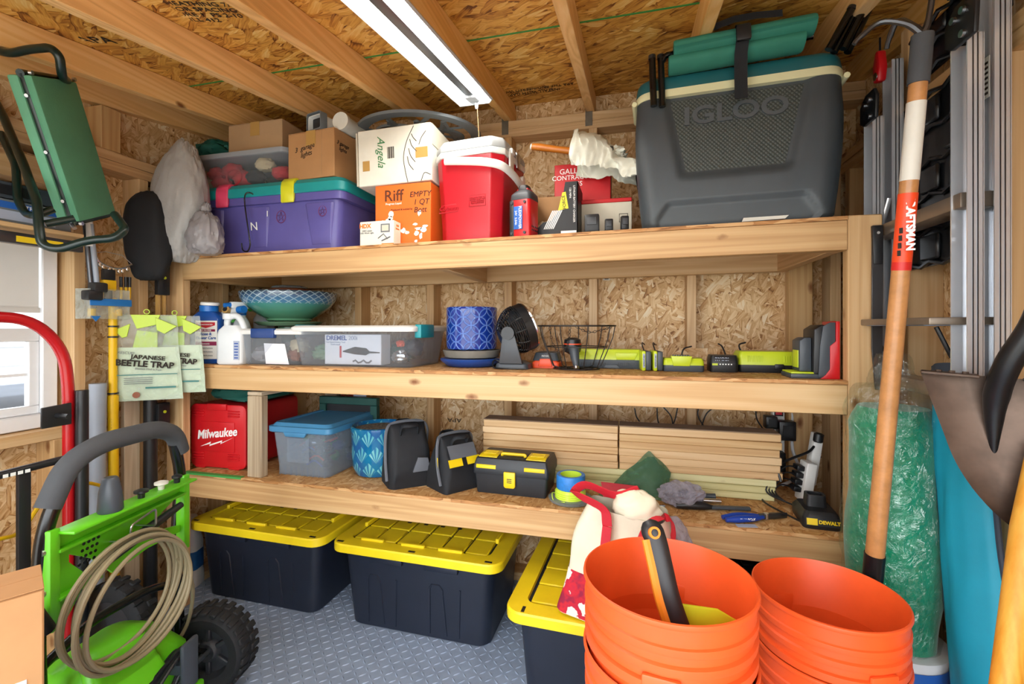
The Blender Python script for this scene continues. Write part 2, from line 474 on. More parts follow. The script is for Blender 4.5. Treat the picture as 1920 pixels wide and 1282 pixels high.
slab(XL, XR, 1.5125, 1.5225, DECK-.001, DECK+.003).build('panel_edge_paint', 'green_paint', ce)
_sl = math.atan(SLOPE)
def stamp(px, py, body, size, rz=0):
    d = ray(px, py); q = (rafter_z(0)+DECK-CAM_H)/(d.z-SLOPE*d.y); p = V(0,0,CAM_H)+d*q
    text('lettering', body, size, 'ink', ce, (p.x, p.y, p.z-.001), (PI+_sl, 0, rz))
stamp(1000, 165, 'INSTALL WITH GAP\nAPA THE ENGINEERED WOOD\nSTRENGTH AXIS THIS WAY', .026, PI)
stamp(360, 22, 'RATED SHEATHING 7/16\nSIZED FOR SPACING\nEXPOSURE 1  PS 2-10\nMILL 412', .03, .3)
stamp(180, 75, 'APA', .06, .3)

# window with white frame, roller shade and clear panes
win = struct('window_1')
q = N('window_glass'); q.set(Base_Color=(1,1,1,1), Roughness=.02, Transmission_Weight=1.0, IOR=1.02, Alpha=.35)
b = MB(); fx0, fx1 = XL-.03, XL+.035
b.box(fx0, fx1, WY0, WY1, WZ0, WZ0+.05).box(fx0, fx1, WY0, WY1, WZ1-.05, WZ1).box(fx0, fx1, WY1-.045, WY1, WZ0+.05, WZ1-.05).box(fx0, fx1, WY0, WY0+.045, WZ0+.05, WZ1-.05)
b.build('window_frame', 'white_vinyl', win, .003, 1)
b = MB(); b.box(XL-.005, XL+.02, WY0+.0455, WY1-.0455, 1.15, 1.195).box(XL-.005, XL+.02, WY0+.0455, WY1-.0455, .8955, .925)
b.box(XL-.005, XL+.02, WY1-.075, WY1-.0455, .925, 1.15).build('lower_sash', 'white_vinyl', win, .002, 1)
MB().box(XL+.004, XL+.008, WY0+.05, WY1-.07, .92, 1.16).build('pane', 'window_glass', win)
MB().box(XL-.02, XL-.016, WY0+.05, WY1-.05, 1.19, 1.64).build('pane', 'window_glass', win)
MB().box(XL-.004, XL+.014, WY0+.05, WY1-.07, 1.03, 1.04).build('muntin', 'white_vinyl', win)
MB().box(XL+.022, XL+.024, WY0+.05, WY1-.05, 1.265, 1.66).box(XL+.018, XL+.03, WY0+.05, WY1-.05, 1.25, 1.268).build('roller_shade', 'shade_cloth', win)
portal((XL-.05, (WY0+WY1)/2, (WZ0+WZ1)/2), (0, -PI/2, 0), WZ1-WZ0, WY1-WY0)

# outside, seen through the lower pane
gr = struct('ground'); MB().box(-30, 30, -30, 30, -.3, -.25).build('bounce_ground', 'pale_bounce', gr)  # ground made pale to bounce daylight up onto the ceiling
nb = thing('neighbour_house', 'pale grey clapboard house wall outside the window', 'house', (-5.2, 1.5, -.25))
for k in range(16):
    MB().add([(0,-3,k*.16),(0,5,k*.16),(0,5,k*.16+.16),(0,-3,k*.16+.16),(.03,-3,k*.16),(.03,5,k*.16)], [(4,5,2,3),(0,1,5,4)]).build('siding_board', 'siding', nb)
gc = thing('outdoor_box', 'dark covered garden box standing outside below the window', 'storage box', (-3.9, 2.0, -.25))
MB().box(-.3, .3, -.9, .9, 0, .95).build('body', 'dark_cover', gc, .03); MB().box(-.34, .34, -.95, .95, .95, 1.05).build('lid', 'dark_cover', gc, .03)

# ------------------------------------------------------------------ shelving unit
YS = 1.56; SX0, SX1 = -1.852, .612; SZ = (.582, 1.042, 1.500)
sh = thing('storage_shelf', 'three-tier pine and strand board shelving built along the back wall', 'shelf')
TILT = .0105
def shelf_z(k, x): return SZ[k] + (TILT*(x+1.85) if k == 2 else 0)
for k_, z in enumerate(SZ):
    MB().box(SX0, SX1, YS, YS+.038, z-.100, z-.0115).build('front_rail', 'pine_X', sh, .002, 1)
    MB().box(SX0, SX1, YBS-.038, YBS, z-.100, z-.0115).build('back_rail', 'pine_X', sh, .002, 1)
    MB().box(SX0, SX1, YS, YBS, z-.011, z).build('shelf_board', ['osb_deck'], sh)
    MB().box(SX0, SX1, YS-.001, YS, z-.0112, z-.0002).build('shelf_board_edge', 'osb_edge', sh)
    for x in (SX0+.001, -.70, SX1-.04):
        MB().box(x, x+.038, YS+.038, YBS-.038, z-.100, z-.0115).build('cross_brace', 'pine_Y', sh, .002, 1)
    if k_ == 2:
        for ch in sh.children:
            if min(v.co.z for v in ch.data.vertices) > 1.3:
                for v in ch.data.vertices: v.co.z += TILT*(v.co.x+1.85)
for x0, x1, y in ((-1.942, SX0-.001, YS), (SX1+.001, .700, YS), (-1.942, SX0-.001, YBS-.04), (SX1+.001, .700, YBS-.04)):
    MB().box(x0, x1, y, y+.038, 0, shelf_z(2, x0)+.001).build('post', 'pine_Z', sh, .003, 1)
MB().box(-.30, .36, YBS-.012, YBS-.001, SZ[1], SZ[1]+.068).build('back_strip', 'osb_wall_XZ', sh)
MB().box(.37, .60, YBS-.012, YBS-.001, SZ[1], SZ[1]+.062).build('back_strip', 'osb_wall_XZ', sh)
MB().box(-1.85, -1.55, YS-.002, YS+.02, SZ[0]-.006, SZ[0]+.0015).build('green_edge_tape', 'green_paint', sh)

# ------------------------------------------------------------------ shop light
q = N('led'); q.b.inputs['Emission Color'].default_value = (1, .975, .90, 1); q.b.inputs['Emission Strength'].default_value = 62; q.set(Base_Color=(1,1,1,1))
plain('lamp_white', '#c4c8cc', .3, 0, 0)
plain('lamp_grey', '#55585c', .35, .3, 0)
lx, ly0, ly1 = -.592, .42, 1.70
sl = thing('shop_light', 'long white two-strip shop light hung under the rafters', 'ceiling light', (lx, ly1, rafter_z(ly1)-.012), 0, None, (_sl, 0, 0))
L = (ly1-ly0)/math.cos(_sl)
# housing open downwards: cross section in x,z swept along y
sec = [(-.074, -.030), (-.070, -.036), (-.052, -.022), (-.038, .0), (.038, .0), (.052, -.022), (.070, -.036), (.074, -.030), (.045, .010), (-.045, .010)]
MB().prism(sec, -L, 0).build('housing', 'lamp_white', sl)
MB().prism([(-.074,-.030),(-.06,-.045),(.06,-.045),(.074,-.030),(.045,.010),(-.045,.010)], 0, .006).build('end_cap', 'lamp_white', sl)
MB().prism([(-.074,-.030),(-.06,-.045),(.06,-.045),(.074,-.030),(.045,.010),(-.045,.010)], -L-.006, -L).build('end_cap', 'lamp_white', sl)
MB().box(-.017, .017, -L+.01, -.055, -.030, -.002).build('centre_spine', 'lamp_grey', sl, .004)
MB().box(-.022, .022, -.052, -.002, -.036, -.002).build('driver_cover', 'lamp_white', sl, .004)
for x in (-.034, .034): MB().box(x-.010, x+.010, -L+.02, -.03, -.020, -.012).build('led_strip', 'led', sl)
pc = MB().cyl((.012, -.01, -.045), (.012, -.01, -.065), .008, .006, 10)
pc.build('pull_switch', 'lamp_white', sl)
cd = MB(); cd.tube([(.015, -.012, -.06), (.015, -.006, -.19)], .0012, 6).build('pull_cord', 'pine_Z', sl)
# ------------------------------------------------------------------ things on the top shelf
ZT = lambda x: shelf_z(2, x)
def sstep(a, b, x):
    t = max(0, min(1, (x-a)/(b-a))); return t*t*(3-2*t)
def blob(rx, ry, rz, seed=0, amp=.12, freq=3.0, nu=56, nv=40, flat=.0, wr=.35, pw=1.0, taper=0):
    """soft crumpled bag: closed surface on a flattened base"""
    b = MB(); off = Vector((seed*7.1, seed*3.3, seed*1.7))
    def fn(u, v):
        th = u*2*PI; ph = -PI/2+v*PI
        d = Vector((math.cos(th)*math.cos(ph), math.sin(th)*math.cos(ph), math.sin(ph)))
        n = mnoise.noise(d*freq+off)*amp
        w = abs(mnoise.noise(Vector((d.x*5, d.y*5, d.z*2.2))*1.6+off))
        w2 = abs(mnoise.noise(d*9+off*2))
        k = 1+n-(.12-w*.3)*wr-(.08-w2*.2)*wr*.6
        sg = lambda t: math.copysign(abs(t)**pw, t)
        z = sg(d.z)*rz*k
        tp = 1-taper*(d.z*.5+.5)
        p = Vector((sg(d.x)*rx*k*tp, sg(d.y)*ry*k*tp, z))
        if flat and p.z < -rz*flat: p.z = -rz*flat+(p.z+rz*flat)*.12
        return p
    b.grid(fn, nu, nv); return b
def carton(name, label, cat, loc, w, d, h, rz, m, seam=True, tape=None, rot=None):
    """cardboard carton: body, folded flaps meeting on top, tape"""
    t = thing(name, label, cat, loc, rz, None, rot)
    MB().box(-w/2, w/2, 0, d, 0, h-.003).build('body', m, t, .002, 1)
    for y0, y1 in ((.0, d/2-.001), (d/2+.001, d)):
        MB().box(-w/2, w/2, y0, y1, h-.003, h).build('flap', m, t, .001, 1)
    if tape:
        MB().box(-.024, .024, -.0008, d+.0008, h-.0, h+.0008).box(-.024, .024, -.0012, 0, h-.06, h+.0008).build('tape', tape, t)
    return t
plain('cardboard', '#b8895a', .75, 0, .06, .1, 60)
plain('cardboard_pale', '#b5926c', .75, 0, .05)
plain('tape_tan', '#bb9253', .3, 0, .05)
plain('purple_plastic', '#5d579c', .38, 0, .05)
plain('teal_plastic', '#1a9496', .38, 0, .05)
plain('pink_latch', '#e0476a', .4, 0, .03)
plain('yellow_latch', '#d8d82a', .4, 0, .03)
plain('marker', '#2a1d16', .7, 0, 0)
plain('marker_red', '#7c1c44', .6, 0, 0)
plain('black_plastic', '#1b1c1f', .42, 0, .05)
plain('black_cloth', '#17181b', .85, 0, .15, .3, 500)
plain('grey_film', '#a9a7a4', .42, 0, .08, 1.0, 70)
plain('grey_film_dark', '#8e8a8c', .4, 0, .08, 1.0, 60)
plain('dark_green_cloth', '#0d5247', .75, 0, .12, .3, 300)
plain('red_cloth', '#c01c2a', .75, 0, .15)
plain('cream_cloth', '#cdbb98', .8, 0, .1)
plain('white_plastic', '#e6e6e2', .35, 0, .03)
plain('off_white', '#d8d6cc', .5, 0, .05)
plain('grey_plastic', '#6e7478', .45, 0, .06)
plain('riff_orange', '#ea6a1c', .6, 0, .04)
plain('carton_white', '#e2ded0', .65, 0, .06)
plain('carton_side', '#c9c2b0', .7, 0, .06)
plain('print_brown', '#5a2b12', .6, 0, 0)
plain('print_orange', '#ef7a24', .6, 0, 0)
plain('print_grey', '#6a6d72', .6, 0, 0)
plain('print_green', '#3d7a4a', .6, 0, 0)
plain('cooler_red', '#b51424', .36, 0, .05, .12, 700)
plain('cooler_grey_lid', '#aeb2b4', .4, 0, .04)
plain('igloo_grey', '#3d4449', .45, 0, .06, .14, 500)
plain('igloo_teal', '#1f5f66', .42, 0, .05, .08, 400)
plain('igloo_cream', '#dedbb0', .45, 0, .03)
plain('chair_green', '#2f7a66', .8, 0, .08, .25, 900)
plain('black_tube', '#0e0f10', .25, 0, .05)
plain('tool_red', '#c0141c', .35, 0, .05)
plain('tool_grey', '#3b3e43', .45, 0, .05)
plain('label_blue', '#2c62b4', .4, 0, .03)
plain('yellow_print', '#e2d52a', .5, 0, .02)
plain('print_black', '#17181c', .5, 0, .05)
plain('handle_wood', '#b5691f', .35, 0, .12)
plain('bag_white', '#dfe0d2', .5, 0, .05, .6, 40)
clear('clear_bin', '#d2d6da', .06, .2, 0, 0, 40, .3)
clear('clear_lid', '#b4b8bc', .55, .35)

# purple lidded tote
pt = thing('lidded_tote', 'purple plastic tote with teal lid and one pink, one yellow latch', 'storage bin', (-1.47, 1.61, ZT(-1.47)))
b = MB(); W, D, Hh = .72, .40, .255
def ring(w, d, z, r=.035): return [(x, y+D/2, z_) for x, y, z_ in rrect(w, d, r, z, 5)]
b.loft([ring(W-.10, D-.07, 0), ring(W-.09, D-.06, .004), ring(W-.05, D-.035, Hh-.045), ring(W-.012, D-.012, Hh-.043), ring(W-.01, D-.01, Hh), ring(W-.03, D-.03, Hh)])
b.build('body', 'purple_plastic', pt, 0, sharp=35)
for x0, x1 in ((-.33, -.235), (-.115, .0), (.175, .31)):
    b = MB(); z0, z1 = .03, Hh-.055
    o0, o1 = .029, .012
    b.add([(x0+.02, o0+.006, z0), (x1-.02, o0+.006, z0), (x1, o1+.004, z1), (x0, o1+.004, z1), (x0+.024, o0-.002, z0+.004), (x1-.024, o0-.002, z0+.004), (x1-.008, o1-.004, z1), (x0+.008, o1-.004, z1)],
          [(4,5,6,7),(0,1,5,4),(1,2,6,5),(2,3,7,6),(3,0,4,7)])
    b.build('side_rib', 'purple_plastic', pt, .003, 2)
b = MB(); b.loft([ring(W, D, Hh-.012, .04), ring(W+.006, D+.006, Hh-.008, .04), ring(W+.004, D+.004, Hh+.025, .04), ring(W-.03, D-.03, Hh+.045, .035), ring(W-.05, D-.05, Hh+.046, .03)])
b.build('lid', 'teal_plastic', pt, 0, sharp=35)
for x, m in ((-.225, 'pink_latch'), (.105, 'yellow_latch')):
    b = MB(); prof = [(-.004, Hh+.036), (-.008, Hh+.012), (-.007, Hh-.045), (-.001, Hh-.05), (.004, Hh-.03), (.006, Hh+.03), (.03, Hh+.052), (.03, Hh+.056), (.012, Hh+.054)]
    b.loft([[(x-.031, y, z) for y, z in prof], [(x+.031, y, z) for y, z in prof]], smooth=False); b.build('latch', m, pt, .002, 1)
def star(parent, cx, y, cz, r, m, M=None):
    b = MB(); P = [(cx+r*math.cos(a), y, cz+r*math.sin(a)*1.15) for a in [2*PI*k/24 for k in range(24)]]
    b.tube(P, .0012, 4, M, True)
    S = [(cx+r*.85*math.cos(PI/2+4*PI*k/5), y, cz+r*.95*math.sin(PI/2+4*PI*k/5)) for k in range(5)]
    b.tube(S, .0012, 4, M, True); b.build('red_star_mark', m, parent)
star(pt, .055, .018, .155, .022, 'marker_red')
star(pt, .26, .0105, .165, .018, 'marker_red')
text('sticker', 'N', .05, 'white_ink', pt, (-.075, .014, .12), FRONT, shear=-.1); text('sticker', '1', .034, 'white_ink', pt, (-.004, .008, .168), FRONT)
hk = thing('wire_hook', 'black S-shaped wire hook hanging on the front of the purple tote', 'hook', (-1.545, 1.588, ZT(-1.5)+.245))
P = catmull([(.012,.025,.005),(.0,.008,.012),(-.012,0,0),(-.012,0,-.05),(.01,0,-.18),(.012,0,-.215),(.0,-.002,-.235),(-.02,-.004,-.228),(-.026,-.004,-.20)], 6)
MB().tube(P, .0028, 8).build('hook_wire', 'black_tube', hk)

# clear tote of red things on the purple tote
zt = ZT(-1.47)+.255+.047
ct = thing('clear_tote', 'clear lidded tote of red decorations lying on the purple tote', 'storage bin', (-1.668, 1.64, zt), .0)
def cring(w, d, z, r=.03, D=.30): return [(x, y+D/2, z_) for x, y, z_ in rrect(w, d, r, z, 5)]
MB().loft([cring(.47, .25, 0), cring(.475, .255, .003), cring(.52, .295, .13), cring(.535, .31, .132), cring(.535, .31, .14)], cap1=False).build('bin_body', 'clear_bin', ct)
MB().loft([cring(.54, .315, .128), cring(.545, .32, .132), cring(.545, .32, .148), cring(.50, .28, .152)]).build('lid', 'clear_lid', ct)
for i, (x, y, z, r, m) in enumerate(((-.15,.06,.085,.045,'red_cloth'), (-.06,.06,.09,.05,'red_cloth'), (.0,.06,.05,.05,'red_cloth'), (.2,.06,.06,.045,'red_cloth'), (-.2,.055,.035,.042,'cream_cloth'), (.12,.05,.10,.045,'cream_cloth'), (.07,.05,.05,.045,'black_cloth'), (-.12,.055,.04,.045,'red_cloth'), (.12,.12,.04,.05,'black_cloth'), (-.1,.15,.05,.06,'black_cloth'))):
    o = blob(r, r*.8, r*.72, i+3, .25, 3, 20, 14, .75, .4).build('packed_decoration', m, ct); o.location = (x, y, max(z, r*.6))
MB().tube([(-.02+.04*math.cos(a), .022+.002*math.sin(a*2), .05+.035*math.sin(a)) for a in [2*PI*k/20 for k in range(20)]], .004, 6, closed=True).build('packed_ribbon', 'red_cloth', ct)

# cartons
carton('cardboard_box', 'plain brown taped carton standing on the clear tote', 'cardboard box', (-1.605, 1.69, zt+.153), .285, .26, .142, 0, 'cardboard_pale', tape='tape_tan')
cg = carton('cardboard_box', 'brown carton marked by hand as 3 garage lights', 'cardboard box', (-1.272, 1.63, zt+.002), .235, .24, .195, -.08, 'cardboard', tape='tape_tan')
text('lettering', '3  garage\n lights', .028, 'marker', cg, (-.03, -.0008, .115), (PI/2, -.15, 0), shear=.3)
text('lettering', '3 garage\nlights', .022, 'marker', cg, (.1183, .05, .13), (PI/2, 0, PI/2), shear=.3)
MB().box(.055, .056, -.0008, 0, .0, .19).build('panel_crease', 'cardboard_pale', cg)

# orange carton, white carton on it, small lamp carton in front
ro = thing('orange_box', 'bright orange drink carton under the white carton', 'cardboard box', (-.845, 1.635, ZT(-.85)), 0)
MB().box(-.135, .102, 0, .28, 0, .245).build('body', 'riff_orange', ro, .002, 1)
text('lettering', 'Riff', .062, 'print_brown', ro, (-.055, -.0008, .2), FRONT, bold=.0005)
text('lettering', 'Progress Liquid', .011, 'white_ink', ro, (-.055, -.0008, .170), FRONT)
text('lettering', 'Produced & bottled by', .010, 'print_brown', ro, (-.02, -.0008, .146), FRONT)
text('lettering', 'EMPTY\n 1 QT\nBott', .030, 'marker', ro, (.058, -.0008, .17), FRONT, shear=.15)
random.seed(3)
for k in range(15):
    x = random.uniform(-.115, .085); z = random.uniform(.02, .13) if x > -.02 else random.uniform(.09, .135)
    w, h = random.uniform(.008, .022), random.uniform(.006, .018)
    pl = [(x+w*math.cos(a)*random.uniform(.5, 1), z+h*math.sin(a)*random.uniform(.5, 1)) for a in [2*PI*j/9 for j in range(9)]]
    MB().prism(pl, -.0009, -.0002).build('white_splash', 'white_ink', ro)
wx = thing('white_box', 'scuffed white carton with a drawn leaf, stacked on the orange carton', 'cardboard box', (-.892, 1.63, ZT(-.85)+.247), 0, None, (0, -.03, .03))
MB().box(-.155, .155, 0, .30, 0, .222).build('body', ['carton_white'], wx, .003, 1)
MB().box(.1555, .157, .01, .29, .14, .222).build('flap', 'carton_side', wx)
MB().box(-.163, -.156, .0, .16, .004, .215).build('flap', 'carton_side', wx)
for k, pts in enumerate(([(.085,.215),(.055,.16),(.04,.10),(.045,.05),(.055,.0)], [(.075,.185),(.082,.17),(.095,.155)], [(.068,.165),(.075,.14),(.095,.115)], [(.062,.13),(.07,.10),(.088,.075)], [(.056,.10),(.062,.07),(.08,.045)], [(.15,.02),(.125,.03),(.11,.0)], [(.135,.19),(.115,.165),(.105,.14)])):
    MB().tube(catmull([(x, -.0006, z) for x, z in pts], 4), .0014, 4).build('drawn_line', 'marker', wx)
text('lettering', 'Angela', .045, 'print_green', wx, (-.055, -.0008, .13), (PI/2, PI/2+.0, 0), shear=.4)
for k in range(9): MB().box(-.028+k*.0032, -.028+k*.0032+(.001+.0008*(k % 3)), -.0009, 0, .10, .145).build('barcode_bar', 'ink', wx)
MB().box(-.135, -.105, -.0008, 0, .06, .10).build('yellowed_tape', 'tape_tan', wx); MB().box(.09, .14, -.0008, 0, .09, .13).build('yellowed_tape', 'tape_tan', wx)
hd = thing('lamp_carton', 'small white work light carton with orange lettering by the orange carton', 'box', (-.925, 1.572, ZT(-.92)), 0)
MB().box(-.083, .06, 0, .055, 0, .092).build('body', 'carton_white', hd, .0015, 1)
text('lettering', 'HDX', .022, 'print_orange', hd, (-.060, -.0008, .074), FRONT, bold=.0008)
text('lettering', '1000 Lumen\nLED Work Light', .0085, 'print_grey', hd, (-.052, -.0008, .052), FRONT)
text('lettering', '1000\nlumen', .011, 'print_orange', hd, (.0605, .028, .07), (PI/2, 0, PI/2))
MB().box(.006, .044, -.0009, 0, .048, .08).build('printed_lamp', 'print_grey', hd); MB().box(.011, .039, -.0014, -.0009, .053, .075).build('printed_lens', 'carton_side', hd)
MB().tube([(-.005,-.001,.026),(.018,-.001,.042),(.035,-.001,.022)], .002, 4).tube([(.01,-.001,.016),(.046,-.001,.03)], .0025, 4).build('printed_stand', 'print_grey', hd)
MB().box(.01, .06, -.0009, 0, 0, .006).build('printed_band', 'print_orange', hd)

# downspout pieces on the garage-lights carton
gp = thing('downspout', 'white ribbed downspout section with a dark opening lying on a carton', 'gutter pipe', (-1.255, 1.63, zt+.1975), -.25)
def rect_tube(b, w, h, y0, y1, th, n=0):
    o = rrect(w, h, .008, 0, 2); i = rrect(w-2*th, h-2*th, .006, 0, 2)
    R = lambda P, y: [(x, y, z+h/2) for x, z, _ in P]
    b.loft([R(o, y0), R(o, y1), R(i, y1), R(i, y0)], None, False, False, False, True, True)
b = MB(); rect_tube(b, .075, .062, 0, .22, .003)
b.build('pipe', 'white_plastic', gp)
b = MB(); rect_tube(b, .085, .072, -.005, .028, .003); b.build('flared_collar', 'grey_plastic', gp)
MB().box(-.034, .034, .02, .024, .004, .058).build('bore_shade', 'print_black', gp)  # black plate inside the pipe stands in for the shade of its opening
for k in range(5): MB().box(-.03+k*.0135, -.026+k*.0135, .028, .2, .062, .065).build('rib', 'white_plastic', gp)
gp2 = thing('elbow_pipe', 'cream round pipe elbow lying beside the ribbed downspout', 'gutter pipe', (-1.145, 1.655, zt+.1975), 0)
b = MB(); b.tube(catmull([(0,0,.033),(0,.06,.033),(0,.11,.04),(.0,.14,.06)], 5), .032, 20); b.build('pipe', 'off_white', gp2)
MB().lathe([(.032,0),(.036,0),(.036,.02),(.032,.02)], 20, T(0,0,.033) @ rotm(PI/2,0,0) @ T(0,0,-.01)).build('socket_ring', 'off_white', gp2)

# openwork grey disc
ds = thing('openwork_disc', 'flat round dark grey openwork plate lying on the white carton', 'plate', (-.915, 1.905, 2.052), 0, None, (.06, .0, .3))
def annulus(b, r0, r1, h, seg=56, cx=0, cy=0):
    o0 = [(cx+r1*math.cos(2*PI*k/seg), cy+r1*math.sin(2*PI*k/seg), 0) for k in range(seg)]
    i0 = [(cx+r0*math.cos(2*PI*k/seg), cy+r0*math.sin(2*PI*k/seg), 0) for k in range(seg)]
    up = lambda P: [(x, y, z+h) for x, y, z in P]
    b.loft([o0, up(o0), up(i0), i0], None, False, False, False, True, True)
b = MB(); annulus(b, .225, .27, .012); b.build('outer_ring', 'grey_plastic', ds)
b = MB(); annulus(b, .075, .105, .010, 40, -.085, -.02); annulus(b, .075, .105, .010, 40, .09, .02); b.build('inner_rings', 'grey_plastic', ds)
b = MB()
for k in range(6):
    x0 = -.16+k*.055
    b.tube([(x0, -.17 if k % 2 else .17, .005), (x0+.06, .17 if k % 2 else -.17, .005)], .012, 4, flat=(.4, 1))
b.build('zigzag_bars', 'grey_plastic', ds)
b = MB()
for a in range(8): b.tube([(.10*math.cos(a*PI/4), .10*math.sin(a*PI/4), .005), (.24*math.cos(a*PI/4+.3), .24*math.sin(a*PI/4+.3), .005)], .012, 4, flat=(.4, 1))
b.build('spokes', 'grey_plastic', ds)

# red cooler
rc = thing('red_cooler', 'red personal cooler with pale grey lid and white swing handle', 'cooler', (-.59, 1.60, ZT(-.6)), -.10)
def oct_ring(w, d, c, z, y0=0): return [(-w/2+c, y0, z), (w/2-c, y0, z), (w/2, y0+c, z), (w/2, y0+d-c, z), (w/2-c, y0+d, z), (-w/2+c, y0+d, z), (-w/2, y0+d-c, z), (-w/2, y0+c, z)]
W, D = .285, .30
MB().loft([oct_ring(W-.045, D-.04, .035, 0, .02), oct_ring(W-.04, D-.036, .035, .006, .018), oct_ring(W-.035, D-.03, .036, .07, .016), oct_ring(W-.008, D-.008, .038, .31, .004), oct_ring(W-.006, D-.006, .038, .315, .003)], smooth=False).build('body', 'cooler_red', rc, .008, 3)
MB().loft([oct_ring(W-.002, D-.002, .038, .315, .001), oct_ring(W, D, .038, .318, 0), oct_ring(W, D, .038, .335, 0), oct_ring(W-.004, D-.004, .038, .338, .002)], smooth=False).build('white_rim', 'white_plastic', rc, .003, 2)
MB().loft([oct_ring(W, D, .038, .338, 0), oct_ring(W, D, .038, .358, 0), oct_ring(W-.03, D-.03, .034, .382, .015), oct_ring(W-.07, D-.07, .03, .385, .035)], smooth=False).build('lid', 'cooler_grey_lid', rc, .006, 2)
# bail handle folded against the front right corner: from one side pivot across the face to the right
P = catmull([(-.075,-.016,.298),(0,-.022,.287),(.09,-.024,.272),(.145,-.006,.258),(.165,.06,.242),(.168,.14,.226)], 6)
MB().tube(P, .015, 10, flat=(1, .55)).build('handle', 'white_plastic', rc)
MB().lathe([(.018,0),(.018,.012),(.012,.014)], 16, T(.150,.19,.26) @ rotm(0,PI/2,0)).build('handle_pivot', 'white_plastic', rc)
MB().box(.142, .150, .07, .11, .27, .345).box(.142, .156, .075, .105, .33, .35).build('latch', 'white_plastic', rc, .003)
MB().box(.141, .148, .15, .19, .30, .36).build('hinge', 'steel', rc, .002)
b = MB(); b.tube([(-.115,-.0,.115),(-.035,-.0,.118),(-.045,.0,.145),(-.105,.0,.142)], .0022, 5, T(0,.0135,0), True); b.build('embossed_outline', 'cooler_red', rc)
text('lettering', 'Coleman', .022, 'cooler_red', rc, (-.075, .0125, .13), FRONT, .002, shear=.3)
b = MB(); b.tube([(.01,0,.13),(.075,0,.13),(.075,0,.17),(.01,0,.17)], .0016, 5, T(0,.0115,0), True); b.build('embossed_outline', 'cooler_red', rc)
text('lettering', 'WARNING: KEEP LID\nCLOSED WHEN NOT\nIN USE. CHILDREN\nCAN SUFFOCATE', .0065, 'cooler_red', rc, (.043, .011, .15), FRONT, .0014)

# standing red power pack
fx = thing('battery_pack', 'red and black power tool battery pack standing beside the red cooler', 'battery', (-.378, 1.568, ZT(-.37)), -.25)
MB().loft([[(x, y, z) for x, y, z in rrect(.078, .075, .012, zz, 3, 0, .0375)] for zz in (0, .13)]).build('body', 'tool_red', fx, .003)
MB().box(-.0405, -.022, -.002, .076, .0, .128).build('side_grip', 'print_black', fx, .004)
MB().loft([rrect(.08, .077, .012, .128, 3, 0, .0375), rrect(.078, .07, .012, .15, 3, 0, .0375), rrect(.05, .05, .01, .165, 3, 0, .04)]).build('shoulder', 'tool_grey', fx, .002)
MB().loft([rrect(.045, .045, .008, .163, 3, 0, .04), rrect(.03, .035, .008, .185, 3, 0, .04)]).build('terminal_head', 'print_black', fx, .002)
MB().box(-.022, .022, .02, .06, .15, .172).build('release_tab', 'tool_red', fx, .003)
MB().box(-.022, .012, -.0035, -.001, .025, .105).build('label_plate', 'label_blue', fx, .001)
for x in (-.03, .02):
    for z in (.012, .118): MB().cyl((x, .001, z), (x, -.005, z), .005, seg=10).build('corner_screw', 'tool_grey', fx)
text('lettering', 'FLEXPOWER', .014, 'white_ink', fx, (.003, -.004, .065), (PI/2, PI/2, 0)); text('lettering', '24V  5.0Ah', .011, 'white_ink', fx, (-.013, -.004, .065), (PI/2, PI/2, 0))
for k in range(8): MB().box(.0392, .0400, .015+.013*(k % 4), .022+.013*(k % 4), .02+.012*(k//4), .026+.012*(k//4)).build('vent_slot', 'print_black', fx)

# open black carton
bx = thing('open_carton', 'open black printed carton with its side torn low, between red pack and grey cooler', 'cardboard box', (-.28, 1.645, ZT(-.28)), 0)
wl_, dl_, hl_ = .19, .16, .20
MB().box(-wl_/2, wl_/2, dl_-.003, dl_, 0, hl_-.005).build('back_panel', 'cardboard', bx)
MB().box(-wl_/2, wl_/2, 0, dl_, 0, .003).build('base_panel', 'cardboard', bx)
MB().box(wl_/2-.003, wl_/2, 0, dl_, 0, hl_).build('side_panel', 'print_black', bx); MB().box(-wl_/2, -wl_/2+.003, 0, dl_, 0, hl_-.01).build('side_panel', 'print_black', bx)
fp = [(-wl_/2, 0), (wl_/2, 0), (wl_/2, hl_), (wl_/2-.045, hl_), (wl_/2-.06, .105), (wl_/2-.08, .085), (0, .065), (-.03, .06), (-.06, .03), (-wl_/2, .025)]
MB().prism(fp, 0, .003).build('front_panel', 'print_black', bx)
for k in range(6):
    x = .0+k*.0065
    MB().add([(x-.028,-.0008,.035),(x-.024,-.0008,.035),(x+.008,-.0008,.10),(x+.004,-.0008,.10)], [(0,1,2,3)]).build('printed_stripe', 'white_ink', bx)
MB().add([(.025,-.0008,.10),(.062,-.0008,.105),(.052,-.0008,.165),(.040,-.0008,.163)], [(0,1,2,3)]).build('printed_burst', 'yellow_print', bx)
text('lettering', 'FORCE', .016, 'print_black', bx, (.046, -.0014, .128), (PI/2, -PI/2-.12, 0)); text('lettering', 'LITHIUM BATTERY CHARGER', .010, 'white_ink', bx, (.082, -.0008, .12), (PI/2, PI/2, 0))
text('lettering', '120 MPH', .010, 'white_ink', bx, (.068, -.0008, .16), (PI/2, PI/2, 0)); MB().box(.035, .09, -.0008, 0, .006, .026).build('printed_badge', 'white_ink', bx)
o = blob(.055, .05, .035, 4, .3, 4, 24, 14, .7, .9).build('paper_wad', 'cream_cloth', bx); o.location = (-.03, .06, .035)

